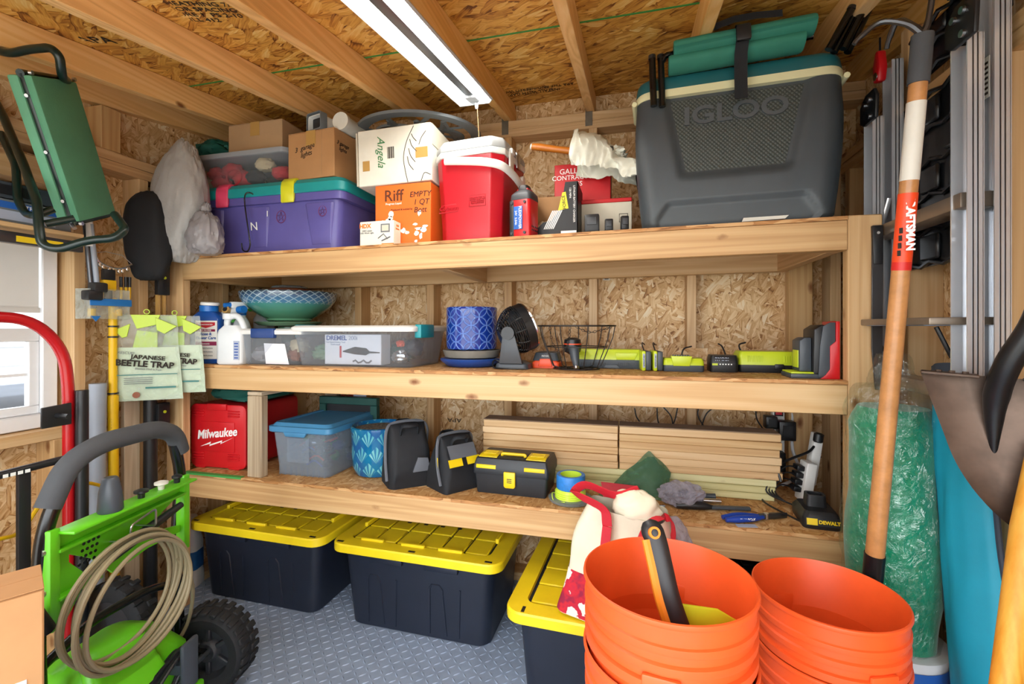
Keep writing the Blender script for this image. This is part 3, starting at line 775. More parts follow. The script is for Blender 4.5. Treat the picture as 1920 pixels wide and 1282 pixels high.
# red contractor-bag carton behind, hammer handle and white plastic bag over it
cb = thing('red_carton', 'red contractor bag carton behind the open black carton', 'cardboard box', (-.20, 1.84, ZT(-.2)), 0)
MB().box(-.10, .12, 0, .12, 0, .33).build('body', 'tool_red', cb, .002, 1)
text('lettering', 'GALLON', .030, 'white_ink', cb, (-.02, -.0008, .30), FRONT); text('lettering', 'CONTRACTOR\nBAGS', .026, 'white_ink', cb, (-.02, -.0008, .262), FRONT, align='CENTER')
hm = thing('hammer', 'wood-handled hammer lying on the red carton, head wrapped in white plastic', 'hammer', (-.37, 1.74, ZT(-.3)+.375), 0, None, (0, .22, -.05))
MB().tube([(0,0,0),(.03,0,.001),(.10,0,0),(.19,0,0),(.30,0,0)], [.0125,.014,.0125,.0145,.0135], 14).build('handle', 'handle_wood', hm)
MB().tube([(-.006,0,0),(.0,0,0)], [.009,.0128], 14).build('butt_end', 'off_white', hm)
MB().box(.285, .315, -.055, .05, -.016, .016).build('head', 'dark_steel', hm, .004)
wbg = thing('plastic_bag', 'crumpled white plastic carrier bag draped over the red carton', 'plastic bag', (-.075, 1.72, ZT(-.1)+.265), 0)
def drape(u, v):
    x = -.135+u*.225; a = v*PI*1.25-PI*.15
    n = mnoise.noise(Vector((u*5, v*4, 2.2)))*.03+abs(mnoise.noise(Vector((u*11, v*9, 5))))*.016
    hgt = .085*(1-.55*sstep(.15, .9, u))+.015
    return Vector((x+n*.6, -.085*math.cos(a)*(1+.2*math.sin(u*7))+n, .035-.05*u+hgt*math.sin(a)*1.0+n-(.035*sstep(.5,1,u))))
MB().grid(drape, 60, 44).build('film', 'bag_white', wbg)
o = blob(.06, .05, .035, 8, .3, 4, 40, 26, 0, 1.2).build('bunched_film', 'bag_white', wbg); o.location = (.0, .02, .045)
kx = thing('charger_carton', 'pale carton printed with a square emblem behind small black adapters', 'box', (-.085, 1.76, ZT(-.1)), 0)
MB().box(-.10, .085, 0, .075, 0, .145).build('body', 'carton_side', kx, .002, 1); MB().box(-.10, .085, -.0005, .075, .145, .16).build('lid', 'tool_red', kx, .002, 1)
b = MB(); b.tube([(.04,-.001,.07),(.07,-.001,.07),(.07,-.001,.10),(.04,-.001,.10)], .0014, 4, None, True); b.build('printed_square', 'ink', kx)
text('lettering', 'CMI', .014, 'ink', kx, (.055, -.001, .085), FRONT)
for i, (x, w, h, lab) in enumerate(((-.135, .05, .075, 'broad black adapter cradle beside the open black carton'), (-.075, .028, .055, 'narrow black adapter standing in front of the pale carton'), (-.02, .026, .062, 'slim black adapter beside the grey cooler'))):
    ad = thing('adapter', lab, 'adapter', (x, 1.62, ZT(x)), .1*i, 'black adapters on the top shelf')
    MB().box(-w/2-.006, w/2+.006, 0, .04, 0, .014).build('foot', 'black_plastic', ad, .003)
    MB().box(-w/2, w/2, .008, .034, .014, h).build('body', 'black_plastic', ad, .004); MB().box(-w/3, w/3, .004, .008, h*.5, h*.85).build('contact_plate', 'tool_grey', ad, .001)

# large grey cooler
ig = thing('large_cooler', 'large dark grey cooler with teal lid and cream rim', 'cooler', (.312, 1.575, ZT(.31)), -.055)
def cooler_ring(w, d, r, z, disp=None, nf=46):
    P = []
    for k in range(nf+1): P.append([-w/2+r+(w-2*r)*k/nf, 0])
    for a0, cx, cy in ((-PI/2, w/2-r, r), (0, w/2-r, d-r), (PI/2, -w/2+r, d-r), (PI, -w/2+r, r)):
        for k in range(1, 7 if a0 != PI else 6):
            a = a0+PI/2*k/6; P.append([cx+r*math.cos(a), cy+r*math.sin(a)])
        
    return [(x, y+(disp(x, z) if disp and y < 1e-6 else 0), z) for x, y in P]
def trap(x, z):
    # recessed field, wide at the top
    zt_, zb = .43, .155; t = (z-zb)/(zt_-zb); hw = .165+.055*t
    dx = hw-abs(x); dz = min(z-zb, zt_+.05-z)
    rec = sstep(-.005, .028, dx)*sstep(-.005, .03, dz)*.016
    hz = .085; hw2 = .245-max(0, z-.02)*.75
    arch = (sstep(-.003, .008, hw2-abs(x))*sstep(0, .008, hz-z))*.012
    return rec+arch
rings = []; n = 44; Hb = .425
for k in range(n+1):
    z = Hb*k/n; t = k/n
    w = .565+.045*math.sin(min(1, t*1.35)*PI/2)-.012*sstep(.75, 1, t); d = .34+.03*math.sin(min(1, t*1.3)*PI/2)
    sh_ = .012*(1-sstep(0, .05, t))
    rings.append([(x, y+(.37-d)/2+sh_*.4, z) for x, y, z in cooler_ring(w-sh_*2, d-sh_, .055, z, trap)])
MB().loft(rings).build('body', 'igloo_grey', ig, 0, sharp=60)
q = N('igloo_dots'); c = plane_uv(q, 'XZ', False)
vo = q.n('ShaderNodeTexVoronoi', voronoi_dimensions='2D'); q.l(q.mapping(c, (1,1,1), (0,0,PI/4)), vo.inputs['Vector']); vo.inputs['Scale'].default_value = 110; vo.inputs['Randomness'].default_value = 0
dd = q.math('LESS_THAN', vo.outputs['Distance'], .36)
q.set(Base_Color=q.mix(dd, '#343a38', '#464c48'), Roughness=.5); q.bump(q.math('MULTIPLY', vo.outputs['Distance'], -1), .6, .004)
pz0, pz1 = .178, .415
MB().grid(lambda u, v: Vector(((2*u-1)*(.142+.05*v), .0165+(.0 if v < .9 else 0)+.37*0+(.37-(.34+.03*math.sin(min(1, (pz0+(pz1-pz0)*v)/Hb*1.3)*PI/2)))/2-.002, pz0+(pz1-pz0)*v)), 2, 10).build('textured_panel', 'igloo_dots', ig)
plain('igloo_letter_lit', '#4b5257', .4, 0, .05)  # paler than the body: light on the embossing put into the colour
text('lettering', 'IGLOO', .078, 'igloo_letter_lit', ig, (.0, .0115, .355), FRONT, .003, sx=1.25, bold=.002)
b = MB(); b.loft([cooler_ring(.60, .37, .055, .425, None, 4), cooler_ring(.606, .376, .057, .43, None, 4), cooler_ring(.606, .376, .057, .445, None, 4), cooler_ring(.598, .37, .055, .449, None, 4)]); o = b.build('cream_rim', 'igloo_cream', ig); o.location = (0, -.003, 0)
b = MB(); R_ = []
for k in range(9):
    t = k/8; ins = .10*t**5+.012*t; R_.append([(x, y+ins+(-.002), z) for x, y, z in cooler_ring(.604-2*ins, .374-2*ins, max(.02, .057-ins*.3), .449+.052*math.sin(min(1,t*1.15)*PI/2)+.004*t, None, 4)])
b.loft(R_).build('lid', 'igloo_teal', ig)
for x in (-.305, .305): 
    MB().tube([(x, .02, .425), (x, .06, .425), (x, .16, .42)], .009, 8).build('rope_end', 'igloo_cream', ig)
    MB().box(min(x, x*.985), max(x, x*1.03), .10, .26, .20, .29).build('side_handle', 'black_plastic', ig, .008)
MB().add([(.0,-.0,.006),(.12,-.0,.008),(.13,.0,.018),(.005,.0,.018)], [(0,1,2,3)], T(.02,.008,0)).build('base_sticker', 'off_white', ig)

# folded green camp stools strapped on the cooler
fc = thing('folding_stool', 'rolled green folding camp stool with black legs strapped on the grey cooler', 'camp stool', (.33, 1.565, ZT(.3)+.497), -.03, None, (0, -.035, -.03))
def roll(y, z, r, x0, x1, sq=1.0):
    b = MB(); pr = []
    for x in (x0, x0+.006, x1-.006, x1):
        rr = r*(.93 if x in (x0, x1) else 1)
        pr.append([(x, y+rr*1.5*math.cos(a), z+rr*sq*math.sin(a)*(1+.05*math.sin(3*a))) for a in [2*PI*k/20 for k in range(20)]])
    return b.loft(pr)
roll(0, .026, .030, -.215, .165, .85).build('canvas_roll', 'chair_green', fc); roll(-.018, .060, .030, -.20, .19, .85).build('canvas_roll', 'chair_green', fc)
MB().add([(-.2,-.055,.046),(.18,-.055,.05),(.19,-.068,.053),(-.2,-.068,.049),(-.2,-.05,.042),(.18,-.05,.046)], [(0,1,2,3),(0,1,5,4)]).build('canvas_fold', 'chair_green', fc)
for i, (x, y, z, l) in enumerate(((-.265,-.015,-.10,.19), (-.238,.0,-.10,.195), (.225,-.02,-.02,.13), (.245,.0,-.02,.14), (.265,-.01,-.02,.145), (.285,.015,-.02,.15))):
    lean = .0 if x < 0 else .10
    MB().tube([(x, y, z), (x+lean*.6, y, z+l*.8)], .0105, 12).build('leg', 'black_tube', fc)
    MB().tube([(x+lean*.6, y, z+l*.8), (x+lean*.64, y, z+l*.86)], [.012, .0115], 12).build('leg_cap', 'black_plastic', fc)
MB().tube(catmull([(-.235,.0,.045),(-.20,0,.065),(.0,.03,.05),(.2,.02,.05)], 5), .009, 10).build('cross_tube', 'black_tube', fc)
b = MB(); b.loft([[(x-.018, y, z), (x+.018, y, z), (x+.018, y+.002, z), (x-.018, y+.002, z)] for x, y, z in ((-.012,-.03,-.125),(-.012,-.036,-.06),(-.012,-.05,-.0),(-.01,-.072,.03),(-.008,-.078,.07),(-.006,-.05,.088),(-.002,.0,.090),(.0,.05,.08))], smooth=False)
b.build('strap', 'black_cloth', fc)
MB().box(-.03, .010, -.092, -.078, .018, .064).build('buckle', 'black_plastic', fc, .004)
b = MB(); b.loft([[(x, y-.0, z-.01), (x, y+.002, z+.012)] for x, y, z in ((-.09,-.06,.088),(-.03,-.07,.094),(.03,-.066,.095),(.1,-.06,.09))], smooth=False, closed=False, cap0=False, cap1=False); b.build('loose_strap', 'black_cloth', fc)

# bags at the left end of the shelf
gb = blob(.15, .11, .265, 2, .10, 1.8, 80, 60, .92, .22, .92, .38).build('grey_sack', 'grey_film'); gb.location = (-1.825, 1.53, ZT(-1.83)+.215); gb.rotation_euler = (.05, .12, 0)
tag(gb, 'tall bulging grey plastic sack at the end of the top shelf', 'plastic bag')
sb_ = thing('small_grey_bag', 'small grey carrier bag with a tied top in front of the purple tote', 'plastic bag', (-1.665, 1.50, ZT(-1.66)-.01), 0)
o = blob(.085, .07, .095, 5, .14, 2.4, 64, 44, .9, .4, .9, .35).build('bag_body', 'grey_film_dark', sb_); o.location = (0, 0, .085)
o = blob(.022, .02, .03, 6, .3, 4, 20, 14, 0, 1.2).build('tied_neck', 'grey_film_dark', sb_); o.location = (-.01, .01, .185); o.rotation_euler = (0, .4, 0)
dg = blob(.09, .09, .05, 9, .2, 2.4, 48, 30, .9, .5).build('green_bundle', 'dark_green_cloth'); dg.location = (-1.85, 1.74, zt+.198); tag(dg, 'dark green cloth bundle on the clear tote beside the taped carton', 'cloth bundle')
bb = blob(.085, .045, .185, 12, .08, 1.5, 48, 36, .95, .1, .75).build('black_sack', 'black_cloth'); bb.location = (-1.885, 1.44, 1.565); bb.rotation_euler = (0, -.05, .3); tag(bb, 'limp black bag hanging behind the tall grey sack', 'bag')
# ------------------------------------------------------------------ things on the middle shelf
ZM = SZ[1]+.0005
plain('bottle_blue', '#1d4f9c', .3, 0, .04)
plain('label_white', '#eceae4', .45, 0, .02)
plain('label_red', '#c02434', .45, 0, .02)
plain('label_maroon', '#8c1f4a', .45, 0, .02)
plain('jug_white', '#dfe4e6', .4, 0, .03)
plain('spray_blue', '#1e6fc2', .35, 0, .03)
plain('lime_green', '#3fae2c', .5, 0, .05)
plain('terracotta', '#8a4a28', .35, 0, .1)
plain('navy_plastic', '#1d3f7e', .4, 0, .03)
plain('teal_latch', '#1f8f98', .4, 0, .03)
plain('paper_white', '#e9eaf0', .7, 0, .02)
plain('print_blue', '#2c4f9a', .5, 0, 0)
plain('pale_print', '#a6b0c4', .6, 0, 0)
plain('saucer_grey', '#7d7a72', .6, 0, .12)
plain('saucer_blue', '#1f4a9a', .3, 0, .08)
plain('fan_black', '#1a1b1e', .35, 0, .05)
plain('fan_grey', '#4f555c', .35, 0, .04)
plain('chrome', '#d4d6da', .15, 1, .03)
plain('wire_black', '#241d1a', .5, .3, .1)
plain('orange_red', '#e8532a', .4, 0, .03)
plain('lime_plastic', '#c2d42a', .38, 0, .04)
plain('charger_grey', '#3f464e', .42, 0, .05)
plain('trap_lime', '#b4cf2c', .4, 0, .05)
plain('box_tan', '#c9b48c', .7, 0, .05)
clear('tote_clear', '#dde2e8', .05, .2, 0, 0, 40, .3)
clear('smoky_clear', '#9fa6a8', .3, .25)
clear('bag_clear', '#e6ece4', .18, .12, .5, .5, 30)

def bottle_body(b, w, d, prof, r=.012, n=4, cy=0):
    b.loft([rrect(w*k, d*k2, min(r, w*k*.49, d*k2*.49), z, n, 0, cy) for k, k2, z in prof])
# blue flower-care bottle
t = thing('blue_bottle', 'blue plastic flower care jug with white and red label', 'bottle', (-1.795, 1.635, ZM), .25)
b = MB(); bottle_body(b, .135, .075, [(.9,.9,0),(1,1,.006),(1,1,.175),(.92,.95,.2),(.62,.8,.222),(.5,.75,.226)], .022); b.build('body', 'bottle_blue', t)
MB().lathe([(.034,.224),(.036,.226),(.036,.25),(.033,.252)], 28).build('neck_cap', 'spray_blue', t); MB().lathe([(.033,.252),(.036,.254),(.036,.264),(.032,.267)], 28, T(0,0,0) @ rotm(.05,.05,0)).build('lid', 'white_plastic', t)
MB().box(-.035, .06, -.0395, -.037, .02, .185).build('label', 'label_white', t, .001, 1)
MB().prism([(-.028,.178),(.052,.178),(.052,.165),(.012,.153),(-.028,.165)], -.0402, -.0394).build('label_emblem', 'label_red', t)
text('lettering', 'BIOADVANCED', .0085, 'white_ink', t, (.012, -.0408, .168), FRONT)
MB().box(-.028, .052, -.0402, -.0394, .138, .148).build('label_band', 'label_maroon', t); text('lettering', 'ALL-IN-ONE', .009, 'white_ink', t, (.012, -.0408, .143), FRONT)
text('lettering', 'Rose &\nFlower Care', .017, 'print_blue', t, (.012, -.0402, .119), FRONT, shear=.1, bold=.0004)
MB().box(-.033, .058, -.0402, -.0394, .078, .095).build('label_band', 'label_maroon', t); text('lettering', 'Systemic', .010, 'white_ink', t, (.012, -.0408, .086), FRONT)
for k in range(3):
    MB().box(-.026, -.016, -.0402, -.0394, .03+k*.016, .04+k*.016).build('label_mark', 'label_red', t); text('lettering', 'feeds & protects', .0065, 'print_grey', t, (.02, -.0402, .035+k*.016), FRONT)
# white jug with side handle
t = thing('white_jug', 'blank white plastic jug with a grip handle beside the blue jug', 'bottle', (-1.645, 1.62, ZM), .15)
b = MB(); bottle_body(b, .115, .075, [(.92,.9,0),(1,1,.006),(1,1,.125),(.9,.96,.145),(.55,.8,.165)], .016); b.build('body', 'jug_white', t)
P = catmull([(-.03,0,.15),(-.03,0,.185),(-.01,0,.205),(.02,0,.2),(.038,0,.175),(.05,0,.14)], 5); MB().tube(P, .013, 12).build('grip', 'jug_white', t)
MB().lathe([(.021,.19),(.023,.192),(.023,.214),(.02,.216)], 20, T(-.025,0,.0)).build('cap', 'jug_white', t)
MB().box(.025, .05, -.0385, -.037, .02, .10).build('label', 'pale_print', t)
for k in range(6): MB().box(.029, .046, -.0392, -.0384, .026+k*.012, .031+k*.012).build('scale_mark', 'print_blue', t)
# clear green-capped bottle behind, white tub, spray bottle, lime sprayer, small box
t = thing('clear_bottle', 'smoky clear bottle with green screw cap between the blue and white jugs', 'bottle', (-1.76, 1.725, ZM), 0)
b = MB(); bottle_body(b, .10, .07, [(.95,.95,0),(1,1,.006),(1,1,.15),(.6,.75,.175),(.42,.6,.18)], .016); b.build('body', 'smoky_clear', t); MB().lathe([(.027,.178),(.029,.18),(.029,.205),(.026,.207)], 20).build('cap', 'lime_green', t)
t = thing('white_tub', 'white tub with beige cap behind the blue jug', 'bottle', (-1.825, 1.80, ZM), 0)
MB().lathe([(.037,0),(.04,.004),(.04,.17),(.034,.185),(.032,.19)], 26).build('body', 'jug_white', t); MB().lathe([(.036,.19),(.037,.192),(.037,.225),(.034,.227)], 26).build('cap', 'box_tan', t)
t = thing('spray_bottle', 'white trigger spray bottle with blue nozzle collar behind the white jug', 'spray bottle', (-1.70, 1.715, ZM), -.3)
MB().lathe([(.036,0),(.038,.004),(.038,.15),(.03,.18),(.016,.205),(.016,.215)], 26).build('body', 'jug_white', t); MB().lathe([(.018,.21),(.019,.212),(.019,.24),(.016,.242)], 18).build('collar', 'spray_blue', t)
MB().box(-.016, .016, -.05, .03, .24, .27).build('spray_head', 'jug_white', t, .006); MB().tube([(0,-.045,.255),(0,-.075,.252)], [.012, .010], 14).build('nozzle', 'spray_blue', t)
MB().tube(catmull([(0,-.03,.243),(0,-.05,.225),(0,-.045,.2)], 4), .006, 8, flat=(1,1.6)).build('trigger', 'spray_blue', t)
t = thing('hose_sprayer', 'white hose-end sprayer with blue valve and brass fitting on its side', 'sprayer', (-1.72, 1.645, ZM+.205), 0)
MB().tube([(-.045,.035,.01),(.0,.03,.02),(.05,.03,.028)], [.012,.016,.014], 14).build('barrel', 'jug_white', t); MB().tube([(.045,.03,.028),(.075,.028,.03)], .017, 14).build('valve', 'spray_blue', t)
q_ = MB().tube([(.0,.02,.022),(.002,.0,.03)], [.015,.017], 14); q_.build('brass_fitting', 'yellow_print' if 0 else 'tape_tan', t); MB().tube([(.0,.005,.028),(.002,-.003,.031)], .010, 12).build('fitting_bore', 'black_plastic', t)
MB().tube(catmull([(-.045,.035,.01),(-.075,.04,-.0),(-.08,.05,-.03)], 4), .006, 8).build('dip_hose', 'smoky_clear', t)
t = thing('lime_sprayer', 'bright lime green sprayer head standing behind the white jugs', 'sprayer', (-1.795, 1.95, ZM), 0)
MB().lathe([(.045,0),(.048,.005),(.048,.2),(.03,.23)], 24).build('tank', 'jug_white', t); MB().box(-.05, .05, -.03, .04, .23, .30).build('head', 'lime_green', t, .012); MB().box(-.055, -.02, -.05, -.02, .235, .28).build('grip', 'lime_green', t, .008)
t = thing('small_carton', 'small beige carton with a dark window standing against the left wall end', 'box', (-1.80, 2.03, ZM), 0)
MB().box(-.09, .06, 0, .07, 0, .27).build('body', 'box_tan', t, .002, 1); MB().box(-.06, -.02, -.001, 0, .20, .26).build('printed_window', 'print_black', t)

# stacked bowls
q = N('bowl_glaze'); c = q.coord(); sp = q.n('ShaderNodeSeparateXYZ'); q.l(c, sp.inputs[0])
at_ = q.math('ARCTAN2', sp.outputs[1], sp.outputs[0])
a1 = q.math('ADD', q.math('MULTIPLY', at_, 30), q.math('MULTIPLY', sp.outputs[2], 260)); a2 = q.math('SUBTRACT', q.math('MULTIPLY', at_, 30), q.math('MULTIPLY', sp.outputs[2], 260))
ln = q.math('MAXIMUM', q.math('GREATER_THAN', q.math('SINE', a1), .86), q.math('GREATER_THAN', q.math('SINE', a2), .86))
band = q.math('GREATER_THAN', sp.outputs[2], .078)
dn = q.math('ADD', sp.outputs[2], q.math('MULTIPLY', q.math('SUBTRACT', q.noise(c, 28, 3), .5), .02))
colr = q.ramp(q.math('MULTIPLY', dn, 7.5), [(.0, '#5e8f6c'), (.3, '#4f8d74'), (.55, '#4a8f86'), (.66, '#4779a0'), (.85, '#3b5d80'), (1, '#2d3a44')])
col2 = q.mix(q.math('MULTIPLY', q.math('MULTIPLY', ln, band), .65), colr, '#a9c4cc')
q.set(Base_Color=col2, Roughness=.14); q.b.inputs['Coat Weight'].default_value = .5
plain('glaze_green', '#6f9474', .2, 0, .1)
t = thing('glazed_bowl', 'wide glazed planter bowl, green below with a blue lattice rim', 'planter', (-1.57, 1.862, ZM+.185), 0)
MB().lathe([(.09,0),(.098,.003),(.10,.012),(.125,.025),(.18,.065),(.205,.10),(.212,.128),(.21,.134),(.202,.13),(.17,.07),(.09,.02)], 72, None, True, True).build('bowl', 'bowl_glaze', t)
t = thing('glazed_saucer', 'pale green glazed saucer under the wide bowl', 'saucer', (-1.57, 1.862, ZM+.162), 0)
MB().lathe([(.10,0),(.13,.004),(.15,.018),(.146,.02),(.12,.01)], 48).build('dish', 'glaze_green', t)
t = thing('pot_pedestal', 'slim green pedestal pot holding the bowl up behind the clear totes', 'pot', (-1.57, 1.862, ZM), 0)
MB().lathe([(.045,0),(.047,.004),(.04,.02),(.034,.09),(.042,.15),(.046,.158),(.03,.1605)], 36).build('body', 'glaze_green', t); MB().lathe([(.047,.145),(.05,.148),(.05,.158),(.046,.16)], 36).build('rim', 'glaze_green', t)
for i, (r, z, h, m, lab) in enumerate(((.095, .13, .022, 'terracotta', 'glossy brown saucer stacked upside down in the wide bowl'), (.075, .154, .012, 'smoky_clear', 'clear plastic saucer topmost above the wide bowl'))):
    t = thing('pot_saucer', lab, 'saucer', (-1.57, 1.862, ZM+.185+z), 0)
    MB().lathe([(r,0),(r*1.04,.004),(r*1.02,h*.7),(r*.9,h),(r*.3,h+.001)], 44).build('dish', m, t)
t = thing('fill_pot', 'terracotta pot upturned inside the wide bowl', 'pot', (-1.57, 1.862, ZM+.206), 0); MB().lathe([(.085,.0),(.088,.006),(.07,.106),(.06,.108)], 36).build('pot', 'terracotta', t)

# small clear tote with blue latch
def clear_box(t, w, d, h, lid_m, body_m, r=.02, tp=.03, lidh=.016):
    R = lambda ww, dd, z: rrect(ww, dd, r, z, 4, 0, d/2)
    MB().loft([R(w-tp-.004, d-tp-.004, 0), R(w-tp, d-tp, .003), R(w-.008, d-.008, h-.012), R(w, d, h-.011), R(w, d, h-.004), R(w-.008, d-.008, h-.004), R(w-tp-.004, d-tp-.004, .006)], cap0=True, cap1=True).build('bin_body', body_m, t)
    MB().loft([R(w+.008, d+.008, h-.008), R(w+.012, d+.012, h-.004), R(w+.012, d+.012, h+lidh*.5), R(w-.01, d-.01, h+lidh), R(w-.05, d-.05, h+lidh)]).build('lid', lid_m, t)
t = thing('small_tote', 'small clear tote of papers with white lid and navy latch', 'storage bin', (-1.452, 1.605, ZM), .0)
clear_box(t, .31, .20, .135, 'white_plastic', 'tote_clear')
MB().box(-.085, .03, -.012, .01, .112, .152).build('latch', 'navy_plastic', t, .004)
MB().add([(-.03,.014,.004),(.085,.013,.004),(.07,.006,.088),(-.035,.008,.09)], [(0,1,2,3)]).build('packed_paper', 'paper_white', t)
for i, (x, y, z, r, m) in enumerate(((-.09,.06,.04,.045,'grey_film_dark'), (.10,.06,.075,.045,'cream_cloth'), (.09,.05,.04,.04,'terracotta'), (.0,.09,.05,.055,'grey_film'))):
    o = blob(r, r*.8, r*.8, i+21, .3, 4, 20, 14, .8, .8).build('packed_bag', m, t); o.location = (x, y, z)
# long clear tote with tool carton
t = thing('long_tote', 'long clear tote with white lid and teal latch holding a rotary tool carton', 'storage bin', (-1.075, 1.60, ZM), 0)
clear_box(t, .545, .34, .148, 'white_plastic', 'tote_clear', .03, .045)
MB().box(.262, .292, .035, .16, .115, .168).build('latch', 'teal_latch', t, .006)
MB().box(-.28, -.268, .035, .16, .115, .168).build('latch', 'teal_latch', t, .006)
k_ = MB().box(-.13, .125, .028, .10, .008, .128).build('packed_carton', 'paper_white', t, .002, 1)
text('packed_carton_lettering', 'DREMEL', .026, 'print_blue', t, (-.075, .0272, .113), FRONT, bold=.0006); text('packed_carton_lettering', '200i', .024, 'pale_print', t, (.0, .0272, .113), FRONT)
text('packed_carton_lettering', 'Two Speed Rotary Tool\nOutil rotatif', .009, 'pale_print', t, (-.08, .0272, .092), FRONT)
MB().tube([(-.045,.026,.06),(-.02,.026,.062),(.01,.026,.064),(.06,.026,.06),(.075,.026,.058),(.12,.026,.057)], [.002,.008,.015,.014,.004,.002], 10, flat=(1,.15)).build('packed_carton_print', 'print_black', t)
MB().box(-.06, -.052, .0265, .0278, .035, .082).build('packed_carton_mark', 'label_red', t)
MB().tube([(-.0+.012*k, .0268, .02+.006*math.sin(k*2)) for k in range(8)], .004, 5, flat=(1,.15)).build('packed_carton_print', 'print_grey', t)
for i, (x, y, z, r, m) in enumerate(((-.18,.08,.05,.045,'glaze_green'), (-.2,.16,.07,.05,'tote_clear'), (.19,.06,.04,.035,'steel'), (.2,.14,.07,.05,'charger_grey'), (.17,.10,.09,.02,'orange_red'), (.14,.16,.05,.06,'dark_green_cloth'))):
    o = blob(r, r*.8, r*.75, i+31, .35, 4, 20, 14, .8, .8).build('packed_part', m, t); o.location = (x, y, z)

# blue pot on two saucers
q = N('blue_lattice'); c = q.coord(); sp = q.n('ShaderNodeSeparateXYZ'); q.l(c, sp.inputs[0])
u = q.math('MULTIPLY', q.math('ARCTAN2', sp.outputs[1], sp.outputs[0]), 10/(2*PI)); v = q.math('MULTIPLY', sp.outputs[2], 10/(2*PI*.103)); u, v = q.math('ADD', u, v), q.math('SUBTRACT', u, v)
au = q.math('ABSOLUTE', q.math('SUBTRACT', q.math('FRACT', u), .5)); av = q.math('ABSOLUTE', q.math('SUBTRACT', q.math('FRACT', v), .5))
def hyp(a, b_): return q.math('SQRT', q.math('ADD', q.math('MULTIPLY', a, a), q.math('MULTIPLY', b_, b_)))
d1 = q.math('ABSOLUTE', q.math('SUBTRACT', hyp(q.math('ADD', au, .5), q.math('SUBTRACT', .5, av)), .7071)); d2 = q.math('ABSOLUTE', q.math('SUBTRACT', hyp(q.math('SUBTRACT', .5, au), q.math('ADD', av, .5)), .7071))
dm = q.math('MINIMUM', d1, d2); ln = q.math('SUBTRACT', 1, q.math('MULTIPLY', dm, 13), clamp=True)
q.set(Base_Color=q.mix(ln, '#12308a', '#5f86d4'), Roughness=.15); q.bump(ln, .6, .003); q.b.inputs['Coat Weight'].default_value = .4
PX, PY = -.632, 1.79
t = thing('blue_pot', 'cobalt blue glazed pot with an overlapping circle pattern on saucers', 'plant pot', (PX, PY, ZM+.067), 0)
MB().lathe([(.092,0),(.10,.004),(.103,.02),(.103,.158),(.1035,.166),(.101,.17),(.096,.168),(.094,.15),(.09,.02)], 64).build('pot', 'blue_lattice', t)
t = thing('grey_saucer', 'grey clay saucer directly under the cobalt blue pot', 'saucer', (PX, PY, ZM+.034), 0); MB().lathe([(.10,0),(.108,.004),(.118,.031),(.112,.032),(.1,.012)], 52).build('dish', 'saucer_grey', t)
t = thing('blue_saucer', 'blue glazed saucer at the bottom of the pot stack', 'saucer', (PX, PY, ZM), 0); MB().lathe([(.09,0),(.10,.002),(.125,.022),(.128,.031),(.122,.033),(.1,.013)], 52).build('dish', 'saucer_blue', t)

# fan
t = thing('desk_fan', 'black desk fan with grey stand beside the blue pot', 'fan', (-.437, 1.72, ZM), 0)
MB().loft([rrect(.13, .10, .02, 0, 3), rrect(.125, .095, .02, .018, 3), rrect(.08, .06, .015, .03, 3)]).build('base', 'charger_grey', t)
MB().loft([[(-.045,-.055,.02),(.045,-.055,.02),(.045,-.04,.02),(-.045,-.04,.02)], [(-.022,-.088,.135),(.022,-.088,.135),(.022,-.078,.135),(-.022,-.078,.135)]], smooth=False).build('stand_arm', 'fan_grey', t, .004)
MB().cyl((0,-.095,.135), (0,-.07,.135), .024, seg=22).build('tilt_knob', 'fan_black', t)
A = T(0,0,.142) @ rotm(0, 1.2, .55)          # drum axis towards +X, tilted up
b = MB(); b.lathe([(.088,.02),(.092,.022),(.093,.055),(.088,.057),(.085,.03)], 44, A, False, False); b.build('front_ring', 'fan_black', t)
b = MB(); b.lathe([(.072,.056),(.088,.057),(.09,.062),(.074,.064)], 44, A, False, False); b.build('chrome_ring', 'chrome', t)
b = MB(); b.lathe([(.02,-.058),(.024,-.06),(.03,-.05),(.03,.04),(.001,.045)], 24, A); b.build('motor', 'fan_black', t)
for k in range(11):
    f = k/10; zz = -.055+.072*f; rr = .04+.052*math.sin(f*PI/2)**.8
    MB().tube([A @ Vector((rr*math.cos(2*PI*j/36), rr*math.sin(2*PI*j/36), zz)) for j in range(36)], .0024, 6, None, True).build('grille_ring', 'fan_black', t)
for k in range(12):
    a = 2*PI*k/12
    MB().tube([A @ Vector(((.03+.062*math.sin(f*PI/2)**.8)*math.cos(a), (.03+.062*math.sin(f*PI/2)**.8)*math.sin(a), -.058+.08*f)) for f in (0,.2,.4,.6,.8,1)], .003, 6).build('grille_spoke', 'fan_black', t)
for k in range(5):
    a = 2*PI*k/5; b = MB()
    b.grid(lambda u, v: A @ Vector(((.028+.05*u)*math.cos(a+(v-.5)*.9), (.028+.05*u)*math.sin(a+(v-.5)*.9), .02+.03*(v-.5))), 4, 6); b.build('blade', 'tool_grey', t)
MB().tube(catmull([(-.04,-.0,.02),(-.075,-.01,.03),(-.07,-.04,.006),(-.02,-.065,.004),(.06,-.06,.004)], 6), .003, 6).build('power_cord', 'black_plastic', t)

